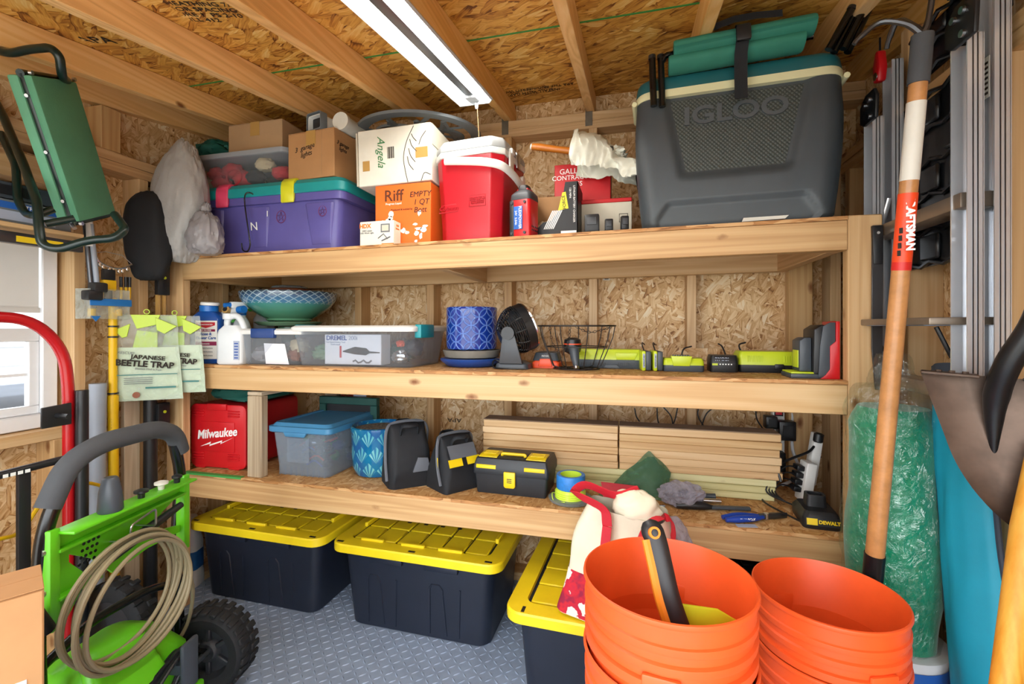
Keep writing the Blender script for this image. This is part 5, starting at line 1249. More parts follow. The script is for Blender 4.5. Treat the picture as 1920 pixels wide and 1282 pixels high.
MB().tube(catmull([(.03,.04,.2),(.0,.02,.17),(-.06,.0,.14),(-.11,-.02,.11),(-.10,-.04,.06)], 6), .0045, 8).build('cord', 'black_plastic', t)
MB().lathe([(.012,0),(.016,.004),(.016,.03),(.01,.034)], 16, T(.025,.02,.21)).build('round_plug', 'black_plastic', t)
for i, (px, pts) in enumerate(((1190, [(1190,765),(1193,780),(1199,790)]), (1232, [(1232,765),(1233,785),(1237,800)]), (1250, [(1243,762),(1258,780),(1262,800)]), (1268, [(1271,762),(1266,785),(1260,800)]), (1310, [(1310,762),(1309,780),(1322,803)]), (1335, [(1342,762),(1325,775),(1315,800)]), (1420, [(1417,765),(1419,785),(1430,803)]), (1450, [(1455,778),(1445,790),(1440,803)]))):
    o = MB().tube(catmull([atY(x, y, 2.11-.01*(i % 3)) for x, y in pts], 5), .0028, 6).build('charger_cable', 'black_plastic'); tag(o, ('first', 'second', 'third', 'fourth', 'fifth', 'sixth', 'seventh', 'eighth')[i]+' thin black charger cable on the back wall, counted from the toolbox side', 'cable', 'charger cables behind the boards')
o = MB().tube(catmull([(.50,2.06,.60),(.53,2.0,.595),(.47,1.9,.588),(.45,1.80,.5835+.003),(.49,1.70,.586),(.52,1.64,.586)], 7), .003, 6).build('charging_lead', 'black_plastic'); tag(o, 'black lead running along the shelf to the yellow-label charger', 'cable')
# ------------------------------------------------------------------ things on the floor
plain('tote_black', '#1c2230', .42, 0, .08, .06, 300)
plain('tote_yellow', '#ecd01c', .4, 0, .05)
plain('bucket_orange', '#ea5a24', .42, 0, .05, .05, 200)
plain('grey_wire', '#a8a39c', .35, .8, .05)
plain('canvas_cream', '#e2dac2', .8, 0, .05, .3, 400)
plain('strap_red', '#c41a2c', .65, 0, .05)
plain('knife_black', '#1e1d20', .45, 0, .08)
plain('knife_orange', '#e0831c', .45, 0, .04)
plain('sheath_yellow', '#d6e02a', .45, 0, .04)
plain('washer_green', '#62c21c', .36, 0, .05)
plain('foam_grey', '#45484c', .85, 0, .08, .2, 500)
plain('hose_tan', '#8f8468', .45, 0, .06)
plain('tyre', '#1a1b1e', .8, 0, .15, .5, 120)
plain('hub_grey', '#2c2e33', .55, 0, .1)
plain('truck_red', '#b3141c', .25, 0, .03)
plain('truck_black', '#1d1e21', .4, 0, .05)
plain('detergent_blue', '#2f6fb4', .4, 0, .15)

def storage_tote(label, loc, rz, w, d, lid_m='tote_yellow', group='black totes under the lower shelf'):
    """lidded tote; local x along its long side, y away from the viewer, base w narrower than lid"""
    t = thing('storage_tote', label, 'storage bin', loc, rz, group)
    h = .335
    R = lambda ww, dd, z, r=.045: rrect(ww, dd, r, z, 5, 0, d/2)
    bw, bd = w-.125, d-.11
    MB().loft([R(bw-.01, bd-.01, 0), R(bw, bd, .005), R(w-.075, d-.07, h-.03), R(w-.05, d-.05, h-.028), R(w-.045, d-.045, h-.002), R(w-.06, d-.06, h-.002)]).build('body', 'tote_black', t)
    y0, y1 = d/2-bd/2, d/2-(d-.07)/2
    Y_ = lambda z: y0+(y1-y0)*z/(h-.03)
    hw = (w-.2)/2
    for cx in (-hw*.52, hw*.52):      # arched ribs on the long faces
        for s_ in (0, 1):
            F_ = (lambda x, z, o: (x, Y_(z)-o, z)) if s_ == 0 else (lambda x, z, o: (x, d-Y_(z)+o, z))
            for pts in ([(cx-.075,.02),(cx-.07,.20),(cx-.06,.215),(cx-.03,.215),(cx-.018,.20),(cx-.005,.02)], [(cx+.045,.02),(cx+.055,.21)], ):
                MB().tube([F_(x, z, .0) for x, z in pts], .0042, 6).build('body_rib', 'tote_black', t)
    MB().box(-hw*.45-.07, -hw*.45+.07, y1-.014, y1+.01, h-.062, h-.03).build('hand_hold', 'tote_black', t, .006)
    MB().box(hw*.45-.07, hw*.45+.07, y1-.014, y1+.01, h-.062, h-.03).build('hand_hold', 'tote_black', t, .006)
    MB().loft([R(w-.012, d-.012, h-.03, .05), R(w, d, h-.027, .055), R(w, d, h, .055), R(w-.006, d-.006, h+.006, .055), R(w-.115, d-.115, h+.008, .03), R(w-.12, d-.12, h-.004, .028), R(w-.16, d-.16, h-.005, .02)]).build('lid', lid_m, t, 0, sharp=25)
    nx, ny = 6, 3; ww, dd = w-.135, d-.135
    for i in range(nx):
        for j in range(ny):
            x0 = -ww/2+ww*i/nx+.004; x1 = -ww/2+ww*(i+1)/nx-.004; ya = d/2-dd/2+dd*j/ny+.004; yb = d/2-dd/2+dd*(j+1)/ny-.004
            MB().box(x0, x1, ya, yb, h-.006, h+.006).build('lid_panel', lid_m, t, .003, 1)
    for i, x in enumerate((-w*.27, -w*.02, w*.2)): MB().box(x-.05, x+.05, .05, .066, h+.004, h+.017).build('lid_lug', lid_m, t, .003, 1)
    for s_ in (-1, 1): MB().box(min(s_*(w/2-.07), s_*(w/2-.055)), max(s_*(w/2-.07), s_*(w/2-.055)), d*.35, d*.65, h+.004, h+.024).build('lid_lug', lid_m, t, .003, 1)
    for x, y in ((-w/2+.04, .022), (0, .018), (w/2-.05, .022), (-w/2+.022, d-.06), (w/2-.022, d-.06)): MB().box(x-.014, x+.014, y-.005, y+.005, h+.0055, h+.0075).build('lock_slot', 'print_black', t)
    for i in range(4): MB().box(-w*.2+i*w*.11, -w*.2+i*w*.11+.018, d*.52, d*.52+.012, h+.006, h+.0072).build('lid_mark', 'print_black', t)
    return t
storage_tote('black tote with yellow lid under the red tool case end of the shelf', (-1.565, 1.615, .0005), -.02, .70, .47)
storage_tote('black tote with yellow lid under the toolbox, second from the white bottle', (-.815, 1.60, .0005), -.02, .715, .48)
storage_tote('black tote with yellow lid pulled out endways beside the orange bucket', (.115, 1.725, .0005), PI/2-.04, .78, .48, group='black totes under the lower shelf')
storage_tote('all black tote in the dark under the shelf behind the orange buckets', (.385, 1.66, .0005), 0, .40, .45, 'tote_black')
# detergent bottle
t = thing('detergent_bottle', 'white detergent bottle with blue label beside the first yellow-lidded tote', 'bottle', (-1.985, 1.72, .0005), .3)
MB().loft([rrect(.075*k, .085*k2, .02, z, 4) for k, k2, z in ((.95,.95,0),(1,1,.006),(1,1,.06),(.9,.95,.075),(.9,.95,.20),(.75,.85,.235),(.4,.4,.265),(.38,.38,.275))]).build('body', 'jug_white', t); MB().lathe([(.02,.275),(.022,.277),(.02,.32),(.014,.325)], 18).build('cap', 'white_plastic', t)
MB().loft([rrect(.0705, .083, .02, .08, 4), rrect(.0705, .083, .02, .165, 4)], cap0=False, cap1=False).build('label', 'detergent_blue', t)

# orange buckets, nested
def bucket(label, x, y, z, rz, group='orange buckets', grip=False):
    t = thing('orange_bucket', label, 'bucket', (x, y, z), rz, group)
    P = [(.128,0),(.131,.003),(.1335,.02),(.1395,.255),(.1395,.2555),(.147,.257),(.1475,.259),(.1475,.272),(.141,.274),(.1415,.288),(.147,.290),(.1475,.293),(.1475,.302),(.1425,.305),(.143,.318),(.1475,.320),(.148,.323),(.148,.332),(.1445,.334),(.1455,.360),(.149,.362),(.1505,.366),(.1495,.371),(.1465,.372),(.1445,.368),(.1305,.02),(.125,.008)]
    MB().lathe(P, 72).build('shell', 'bucket_orange', t, 0, sharp=38)
    for a in (.0, PI):
        MB().box(-.03, .03, -.006, .004, -.028, .028, T(.1435*math.cos(a), .1435*math.sin(a), .256) @ rotm(0, 0, a-PI/2)).build('bail_ear', 'bucket_orange', t, .006)
    A0 = -.35
    b = MB(); P = []
    for k in range(25):
        a = PI*k/24; P.append((.153*math.cos(a), -.153*math.sin(a)*math.cos(.95)-.004, .256-.153*math.sin(a)*math.sin(.95)))
    b.tube(P, .0024, 6).build('wire_bail', 'grey_wire', t)
    mid = P[8:17]; MB().tube(mid, .009, 10).build('bail_grip', 'white_plastic', t)
    return t
B1 = (.062, .885); B2 = (.425, 1.19)
for k, lab in enumerate(('orange bucket holding the machete, uppermost of the nearer nested stack', 'second orange bucket down in the nearer nested stack', 'third orange bucket down in the nearer nested stack', 'bottom orange bucket of the nearer nested stack')):
    bucket(lab, B1[0], B1[1], .381-.127*k, -1.7)
for k, lab in enumerate(('empty orange bucket by the wood handle, uppermost of the farther nested stack', 'middle orange bucket of the farther nested stack', 'bottom orange bucket of the farther nested stack')):
    bucket(lab, B2[0], B2[1], .236-.118*k, -1.2)
t = thing('machete', 'machete with black and orange grip standing in the nearer orange bucket', 'machete', (B1[0], B1[1], .395), 0)
# grip leans left and back from the sheath lying in the bucket
gp_ = [(.045,-.055,.22),(.02,-.05,.28),(.0,-.04,.335),(-.012,-.025,.385),(-.022,-.008,.425),(-.036,.004,.448)]
MB().tube(catmull(gp_, 5), [.015]*4+[.017]*17+[.0175,.0172,.016,.013,.007], 12, flat=(1.15,.75)).build('grip', 'knife_black', t)
MB().tube(catmull([(x-.014, y-.005, z-.004) for x, y, z in gp_[:5]], 5), .009, 8).build('grip_spine', 'knife_orange', t)
MB().lathe([(.0065,-.014),(.0105,-.014),(.0105,.014),(.0065,.014)], 18, T(-.026,-.006,.432) @ rotm(1.2,0,.3), False, False).build('lanyard_ring', 'knife_orange', t)
MB().prism([(.03,.245),(.122,.235),(.135,.25),(.122,.285),(.08,.31),(.01,.32)], -.03, -.024, rotm(0,0,.25)).build('sheath', 'sheath_yellow', t, .002)
MB().prism([(.03,.0),(.07,0),(.06,.22),(.02,.22)], -.029, -.025, rotm(0,0,.25)).build('blade', 'dark_steel', t)
# cream tote bag
q = N('floral'); c = q.coord(); vo = q.n('ShaderNodeTexVoronoi'); q.l(c, vo.inputs['Vector']); vo.inputs['Scale'].default_value = 20; vo.inputs['Randomness'].default_value = .8
pet = q.math('ADD', vo.outputs['Distance'], q.math('MULTIPLY', q.math('SUBTRACT', q.noise(c, 75, 1), .5), .55))
colr = q.ramp(pet, [(.26, '#efe6d6'), (.40, '#efe2d4'), (.44, '#b3163a'), (.62, '#c41a2c'), (.8, '#8e1038')]); q.set(Base_Color=colr, Roughness=.8)
t = thing('tote_bag', 'cream canvas tote bag with red straps and red floral base on the endways tote', 'bag', (-.045, 1.42, .345), 0, None, (.10, .10, -.18))
def tb(z0, z1, m, name, n=14, grow=0):
    rings = []
    for k in range(n+1):
        f = k/n; z = z0+(z1-z0)*f; g = z/.34
        w = .335-.075*g-.03*g*g; dd = .17*(1-.55*g)
        rings.append([(x*(1+grow)+mnoise.noise(Vector((x*9, y*9, z*7)))*.02, y*(1+grow)+mnoise.noise(Vector((x*12+4, y*12, z*9)))*.022, z+(mnoise.noise(Vector((x*8, 3, y*8)))*.03 if z > .3 else 0)) for x, y, _ in rrect(w, dd, .035, 0, 6)])
    MB().loft(rings, None, True, False).build(name, m, t)
tb(.002, .13, 'floral', 'floral_base', 10, .012); tb(.0, .335, 'canvas_cream', 'body')
for x in (-.035, .075):
    P = [(x, -.088, .12), (x, -.078, .2), (x, -.062, .30)]
    MB().loft([[(px-.013, y-.004, z), (px+.013, y-.004, z), (px+.013, y-.001, z), (px-.013, y-.001, z)] for px, y, z in P], smooth=False).build('strap', 'strap_red', t)
def ribbon(P, w, m, name, par, up=Vector((0,0,1))):
    P = catmull(P, 6); R_ = []
    for i, p in enumerate(P):
        tg = (P[min(i+1, len(P)-1)]-P[max(i-1, 0)]).normalized(); s_ = up.cross(tg); s_ = s_.normalized() if s_.length > .01 else Vector((1,0,0)); nn = tg.cross(s_)
        R_.append([p+s_*w+nn*.0012, p-s_*w+nn*.0012, p-s_*w-nn*.0012, p+s_*w-nn*.0012])
    MB().loft(R_, smooth=False).build(name, m, par)
ribbon([(-.035,-.062,.30),(-.05,-.06,.345),(-.12,-.05,.36),(-.15,-.02,.35),(-.12,.0,.375),(-.03,-.01,.37),(.03,.01,.395)], .014, 'strap_red', 'strap_loop', t, Vector((0,1,.4)))
ribbon([(.05,-.066,.15),(.045,-.075,.22),(.07,-.055,.33),(.12,-.02,.35),(.135,.0,.31),(.135,.01,.27)], .012, 'strap_red', 'strap_loop', t, Vector((.6,.4,0)))
o = blob(.07, .045, .05, 91, .2, 2, 32, 22, 0, .25).build('packed_cloth', 'canvas_cream', t); o.location = (.03, .0, .345)
o = blob(.07, .05, .09, 92, .2, 2, 32, 22, 0, .25).build('packed_bag', 'film_clear', t); o.location = (.12, .06, .22)

# pressure washer
pw = thing('pressure_washer', 'green electric pressure washer with black tube frame and tan hose coil', 'pressure washer', (-1.405, .985, 0), math.radians(101))
HX = .21
for s_ in (-1, 1):
    P = fillet([(s_*HX, -.02, .04), (s_*HX, .0, .50), (s_*HX, -.02, .72), (s_*(HX-.04), -.03, .83)], .10)
    MB().tube(P, .0165, 14).build('upright', 'black_tube', pw)
    for z in (.53, .67, .575): MB().cyl((s_*HX-.01, -.026, z), (s_*HX+.002, -.03, z), .008, seg=10).build('bolt', 'steel', pw)
P = fillet([(-HX+.005, -.025, .77), (-HX+.045, -.032, .865), (-.08, -.035, .895), (.10, -.035, .893), (HX-.04, -.032, .86), (HX-.012, -.026, .80)], .07)
MB().tube(P, .026, 16).build('foam_handle', 'foam_grey', pw)
# green accessory panel with truss outline
b = MB(); b.prism([(-HX+.012,.545),(-HX+.012,.70),(HX-.012,.715),(HX-.012,.665),(.12,.63),(.11,.58),(HX-.012,.56),(HX-.012,.54),(.07,.545),(-.04,.53),(-.10,.60),(-.16,.64),(-HX+.05,.62),(-HX+.10,.56),(-HX+.05,.49),(-HX+.012,.47)], -.03, -.022)
b.build('accessory_panel', 'washer_green', pw)
MB().box(-HX+.012, HX-.012, -.085, -.022, .705, .713).build('nozzle_shelf', 'washer_green', pw, .003)
for z0, z1, a, c2 in ((.545, .553, -HX+.012, -.09), (.66, .668, -HX+.012, HX-.012)): MB().box(a, c2, -.05, -.022, z0, z1).build('panel_rib', 'washer_green', pw, .002)
for x in (-.205, .205): MB().box(x-.012, x+.012, -.045, -.015, .48, .72).build('panel_bracket', 'washer_green', pw, .003)
for i in range(4):
    for j in range(4): MB().cyl((-.135+i*.013+j*.004, -.031, .60+j*.016), (-.135+i*.013+j*.004, -.0295, .60+j*.016), .0042, seg=8).build('panel_hole', 'print_black', pw)
MB().lathe([(.026,0),(.028,.004),(.025,.05),(.018,.085),(.014,.09)], 22, T(-.075,-.055,.713)).build('turbo_nozzle', 'charger_grey', pw)
for x, m, r in ((.02, 'black_plastic', .018), (.09, 'off_white', .018), (.15, 'black_plastic', .014)):
    MB().lathe([(.008,0),(.009,.012),(r,.016),(r,.022),(.006,.026)], 20, T(x,-.055,.713)).build('nozzle_tip', m, pw)
MB().tube([(-.10,-.05,.585),(-.03,-.055,.60),(.16,-.06,.64)], [.017,.016,.010], 14).build('lance_grip', 'black_plastic', pw)
MB().tube(fillet([(-.05,-.03,.62),(-.05,-.085,.62),(-.05,-.09,.665),(.03,-.09,.68),(.03,-.09,.63),(.03,-.03,.63)], .01), .0028, 8).build('hose_hook', 'steel', pw)
random.seed(21)
for k in range(7):
    r = .165+.006*(k % 3); ox, oz = random.uniform(-.008,.008), random.uniform(-.02,.006); y = -.075-.010*k
    MB().tube([(-.06+ox+r*math.cos(a)*.98, y+.006*math.sin(a*2+k), .488+oz+r*math.sin(a)*.88) for a in [2*PI*j/48 for j in range(48)]], .0058, 8, None, True).build('hose_turn', 'hose_tan', pw)
MB().tube(catmull([(.10,-.10,.50),(.17,-.09,.38),(.20,-.05,.24),(.17,-.01,.16)], 6), .0058, 8).build('hose_tail', 'hose_tan', pw)
# motor housing, cord hooks and cord
MB().loft([rrect(.34, .20, .05, .05, 5, -.03, -.02), rrect(.36, .22, .06, .10, 5, -.03, -.02), rrect(.34, .21, .06, .24, 5, -.03, -.02), rrect(.22, .16, .05, .33, 5, -.04, -.01), rrect(.12, .10, .04, .35, 5, -.04, -.01)]).build('motor_housing', 'washer_green', pw)
MB().loft([rrect(.20, .05, .02, .25, 4, -.09, -.125), rrect(.16, .05, .02, .345, 4, -.07, -.06)]).build('housing_hood', 'washer_green', pw)
for k in range(5): MB().box(-.16+k*.03, -.145+k*.03, -.131, -.12, .13, .2).build('vent_slot', 'print_black', pw)
MB().box(-.05, .16, -.14, -.12, .06, .10).build('front_bar', 'washer_green', pw, .008)
for x, z in ((-.16, .15), (.04, .22)):
    MB().box(x-.03, x+.03, -.19, -.175, z-.06, z+.08).build('cord_hook', 'charger_grey', pw, .02); MB().box(x-.015, x+.015, -.18, -.10, z-.015, z+.015).build('cord_hook_stem', 'charger_grey', pw, .004)
for k in range(8):
    r = .10+.006*(k % 4); y = -.135-.005*k
    P = [(-.07+(.135+.008*(k % 3))*math.cos(a)+.05*math.sin(a), y+.008*math.sin(2*a+k), .165+.075*math.sin(a)*(1+.08*(k % 4))+.05*math.cos(a)) for a in [2*PI*j/40 for j in range(40)]]
    MB().tube(P, .0045, 6, None, True).build('cord_turn', 'black_plastic', pw)
MB().tube(fillet([(-HX+.02,.03,.36),(-.05,.03,.40),(.12,.0,.40),(HX,.0,.36)], .05), .012, 10).build('cross_tube', 'black_tube', pw); MB().tube([(.02,-.03,.30),(.22,-.0,.33)], .014, 8).build('wand_rest', 'black_plastic', pw)
def wheel(par, loc, R, w, axis_rot, name='wheel', blocks=26):
    M = T(*loc) @ axis_rot
    w_ = MB().lathe([(R*.62,-w*.42),(R*.86,-w*.5),(R*.97,-w*.38),(R,-w*.2),(R,w*.2),(R*.97,w*.38),(R*.86,w*.5),(R*.62,w*.42)], 48, M, False, False).build(name, 'tyre', par)
    for k in range(blocks):
        a = 2*PI*k/blocks
        MB().box(R*.95, R*1.03, -.010, .010, -w*.5, -w*.04, M @ rotm(0,0,a)).build('tread_block', 'tyre', w_, .003, 1); MB().box(R*.95, R*1.03, -.010, .010, w*.04, w*.5, M @ rotm(0,0,a+PI/blocks)).build('tread_block', 'tyre', w_, .003, 1)
    MB().lathe([(.001,-w*.2),(R*.2,-w*.34),(R*.25,-w*.3),(R*.3,-w*.12),(R*.55,-w*.12),(R*.64,-w*.42),(R*.66,-w*.42),(R*.66,w*.42),(R*.3,w*.2),(.001,w*.2)], 40, M).build('hub', 'hub_grey', w_)
    for k in range(6): MB().box(R*.22, R*.6, -.008, .008, -w*.26, -w*.1, M @ rotm(0,0,2*PI*k/6)).build('hub_spoke', 'hub_grey', w_, .003, 1)
    return w_
RX = rotm(0, PI/2, 0)
wheel(pw, (HX+.035, -.10, .135), .133, .09, RX); wheel(pw, (-HX-.06, -.10, .135), .133, .09, RX)
MB().cyl((-HX-.1,-.10,.135), (HX+.1,-.10,.135), .009, seg=10).build('axle', 'steel', pw)
for s_ in (-1, 1): MB().tube([(s_*HX,-.10,.135),(s_*HX,-.0,.16)], .014, 8).build('axle_bracket', 'black_tube', pw)
MB().tube(catmull([(-HX-.03,-.03,.54),(-HX-.07,-.05,.52),(-HX-.12,-.04,.50),(-HX-.16,-.02,.46)], 5), .022, 12).build('spray_gun', 'black_plastic', pw); MB().tube([(-HX-.02,-.05,.50),(-HX-.06,-.06,.57)], .017, 12).build('gun_holder', 'black_plastic', pw)

# cardboard carton in the corner
C = atY(83, 1100, .60)
t = thing('tall_carton', 'tall brown carton with a white printed sheet in the near corner', 'cardboard box', (C.x, C.y, 0), math.radians(62)); hC = C.z
MB().box(-.36, 0, 0, .12, 0, hC-.003).build('body', 'cardboard', t, .003, 1); MB().box(-.36, 0, .0, .0595, hC-.003, hC).build('flap', 'cardboard', t, .001, 1); MB().box(-.36, 0, .0605, .12, hC-.003, hC).build('flap', 'cardboard', t, .001, 1)
MB().box(-.34, -.022, -.0012, 0, hC-.42, hC-.155).build('printed_sheet', 'paper_white', t); MB().box(-.30, -.07, -.0016, -.001, hC-.24, hC-.2385).box(-.075, -.0735, -.0016, -.001, hC-.33, hC-.2385).box(-.14, -.1385, -.0016, -.001, hC-.40, hC-.27).build('printed_line', 'print_grey', t)
for k in range(5): MB().box(-.036, -.034, -.0016, -.001, hC-.39+k*.04, hC-.365+k*.04).build('printed_dash', 'print_grey', t)

# hand truck leaning at the left wall
ht = thing('hand_truck', 'red and black hand truck leaning below the window', 'hand truck', (0, 0, 0), 0)
MB().tube(fillet([(-1.80,.62,1.235),(-1.80,1.015,1.228),(-1.80,1.10,1.13),(-1.80,1.115,1.0),(-1.80,1.115,.10)], .07, 6), .0165, 14).build('red_frame', 'truck_red', ht)
MB().tube(fillet([(-1.80,.62,1.235),(-1.80,.55,1.2),(-1.80,.53,1.1),(-1.80,.53,.10)], .07, 6), .0165, 14).build('red_frame', 'truck_red', ht)
MB().tube([(-1.772,1.135,.99),(-1.772,1.135,.12)], .0175, 14).build('black_upright', 'truck_black', ht); MB().tube([(-1.772,.51,.97),(-1.772,.51,.12)], .0175, 14).build('black_upright', 'truck_black', ht)
MB().prism([(1.02,.885),(1.02,.95),(1.10,.955),(1.10,.885)], -.004, .004, T(-1.765,0,0) @ rotm(0,0,PI/2)).build('nose_plate', 'truck_black', ht, .003); MB().cyl((-1.765,1.06,.92),(-1.71,1.06,.92), .008, seg=12).build('pin', 'truck_black', ht)
MB().tube([(-1.775,.53,.76),(-1.775,1.12,.775)], .012, 12).build('cross_bar', 'truck_black', ht)
for k in range(4): MB().box(-1.7635, -1.7625, .93+k*.017, .942+k*.017, .762, .772).build('white_mark', 'white_ink', ht)
MB().box(-1.785, -1.77, .97, 1.00, .12, .77).build('flat_bar', 'truck_black', ht, .002); MB().tube([(-1.775,.53,.15),(-1.775,1.13,.15)], .012, 12).build('cross_bar', 'truck_black', ht)
wheel(ht, (-1.73, 1.22, .16), .155, .07, rotm(PI/2,0,0), 'wheel', 20)
# ------------------------------------------------------------------ left wall and rafters
plain('kneel_green', '#52906e', .7, 0, .06, .5, 260)
plain('kneel_edge', '#5d9a78', .7, 0, .05)
plain('dark_green_tube', '#0f2420', .28, 0, .05)
plain('pole_yellow', '#e6b80e', .4, 0, .04)
plain('pvc_grey', '#9aa3b0', .45, 0, .04)
plain('rack_blue', '#1f6fb8', .45, 0, .05)
plain('pack_pale', '#cfdcc4', .5, 0, .04)
plain('pack_teal', '#2c6e68', .5, 0, .03)
plain('alu', '#e4e8ee', .25, .6, .03)
plain('alu_brown', '#8f8274', .4, .6, .08)
plain('roll_green', '#0a8a66', .95, 0, .12, .9, 220, .2, 0, 0, 1, .4, 60)
plain('bag_teal', '#1591ad', .6, 0, .05)
plain('bag_edge', '#2a3340', .7, 0, .05)
plain('rust_steel', '#5a4a40', .45, .7, .35, .2, 90)
plain('shovel_black', '#16171a', .35, .2, .08)
plain('shaft_wood', '#b9824e', .4, 0, .14, 0, 0, .5, .2, 0, 1, 0, 30)
plain('sticker_orange', '#e8481c', .45, 0, .03)
plain('sticker_red', '#cc2420', .45, 0, .03)
plain('yellow_varnish', '#d89a2c', .25, 0, .1)
wood('varnished_Z', 'Z', '#a8660f', '#c98a26', '#d8a440', True)
plain('panel_black', '#15171b', .35, 0, .06)
plain('pail_white', '#d8dadc', .4, 0, .04)
clear('wrap', '#f4faf8', .10, .10, .10, 1.0, 38, .10); MATS['wrap'].node_tree.nodes['Principled BSDF'].inputs['Metallic'].default_value = 1.0

# garden kneeler hung from the rafters
Wk, Lk = .184, .405
kn = thing('garden_kneeler', 'green padded garden kneeler bench hung from the rafters by its tube frame', 'kneeler')
Mk = T(-1.679, 1.066, 1.750) @ rotm(0, 0, 1.979) @ rotm(-.0477, 0, 0) @ rotm(0, -.3859, 0)
kn.matrix_world = Mk
hw, hl = Wk/2, Lk/2
MB().box(-hw, hw, 0, .022, -hl, hl).build('pad', 'kneel_green', kn, .006); MB().box(-hw+.004, hw-.004, .022, .034, -hl-.006, hl+.006).build('pad_frame', 'dark_green_tube', kn, .002); MB().box(-hw, hw, .034, .062, -hl, hl).build('pad_back', 'kneel_edge', kn, .006)
for s_ in (-1, 1): 
    MB().tube([(-hw+.004, .028, s_*(hl+.004)), (hw-.004, .028, s_*(hl+.004))], .011, 10).build('end_bar', 'dark_green_tube', kn)
    for x in (-hw+.006, hw-.006): MB().cyl((x, -.002, s_*(hl+.006)), (x, .006, s_*(hl+.006)), .006, seg=10).build('bolt', 'steel', kn)
for z in (-.14, .0, .15): MB().cyl((-hw-.002, .028, z), (-hw+.006, .028, z), .005, seg=10).build('rivet', 'steel', kn)
def W2L(px, py, Y): return Mk.inverted() @ atY(px, py, Y*1.06)
MB().tube(fillet([W2L(126,152,.99), W2L(116,143,.93), W2L(112,105,.91), W2L(95,89,.90), W2L(50,93,.89), W2L(20,101,.88), W2L(-30,88,.87)], .03), .0115, 12).build('top_handle', 'dark_green_tube', kn)
MB().tube(fillet([W2L(215,402,1.02), W2L(236,430,1.0), W2L(215,447,.98), W2L(165,450,.94), W2L(110,468,.90), W2L(78,460,.88), W2L(72,420,.88), W2L(70,380,.89), W2L(45,310,.92), W2L(5,215,.97), W2L(-25,160,1.0)], .03), .0115, 12).build('leg_loop', 'dark_green_tube', kn)
MB().tube(fillet([W2L(-10,225,.99), W2L(30,310,.94), W2L(33,375,.92), W2L(48,402,.91), W2L(68,404,.90), W2L(100,392,.93)], .025), .0105, 12).build('leg_loop', 'dark_green_tube', kn)
MB().tube([W2L(85,420,.90), W2L(140,410,.95)], .011, 10).build('leg_link', 'dark_green_tube', kn); MB().tube([W2L(131,415,.95), W2L(140,428,.95)], .006, 8).build('lock_pin', 'steel', kn)

# shelf of long cartons over the window
sf = thing('wall_shelf', 'pine ledge on brackets over the window', 'shelf', (0, 0, 0))
MB().box(-1.955, -1.80, .35, 1.16, 1.50, 1.515).build('ledge', 'pine_Y', sf, .002, 1); MB().box(-1.955, -1.94, .35, 1.16, 1.47, 1.50).build('cleat', 'pine_Y', sf, .002, 1)
t = thing('long_carton', 'long grey printed carton lying on the ledge over the window', 'box', (-1.87, .75, 1.516)); MB().box(-.05, .05, -.38, .385, 0, .07).build('body', 'grey_plastic', t, .002, 1); MB().box(.0502, .051, -.3, .37, .042, .062).build('blue_band', 'label_blue', t); text('lettering', 'STRAIL', .016, 'white_ink', t, (.0515, .28, .052), (PI/2, 0, PI/2)); MB().box(.0502, .051, -.3, .34, .008, .036).build('printed_panel', 'pale_print', t)
t = thing('dark_carton', 'long dark carton stacked on the grey printed carton', 'box', (-1.87, .75, 1.588)); MB().box(-.05, .05, -.38, .36, 0, .05).build('body', 'charger_grey', t, .002, 1); MB().box(.05, .051, .1, .3, .01, .04).build('printed_panel', 'print_black', t)
t = thing('curtain_track', 'dark metal rail hanging below the ledge over the window', 'rail', (-1.83, .75, 1.455)); MB().box(-.012, .012, -.38, .42, 0, .035).build('rail', 'dark_steel', t, .003); MB().box(.0122, .0135, .24, .36, .006, .024).build('yellow_sticker', 'yellow_plastic', t)

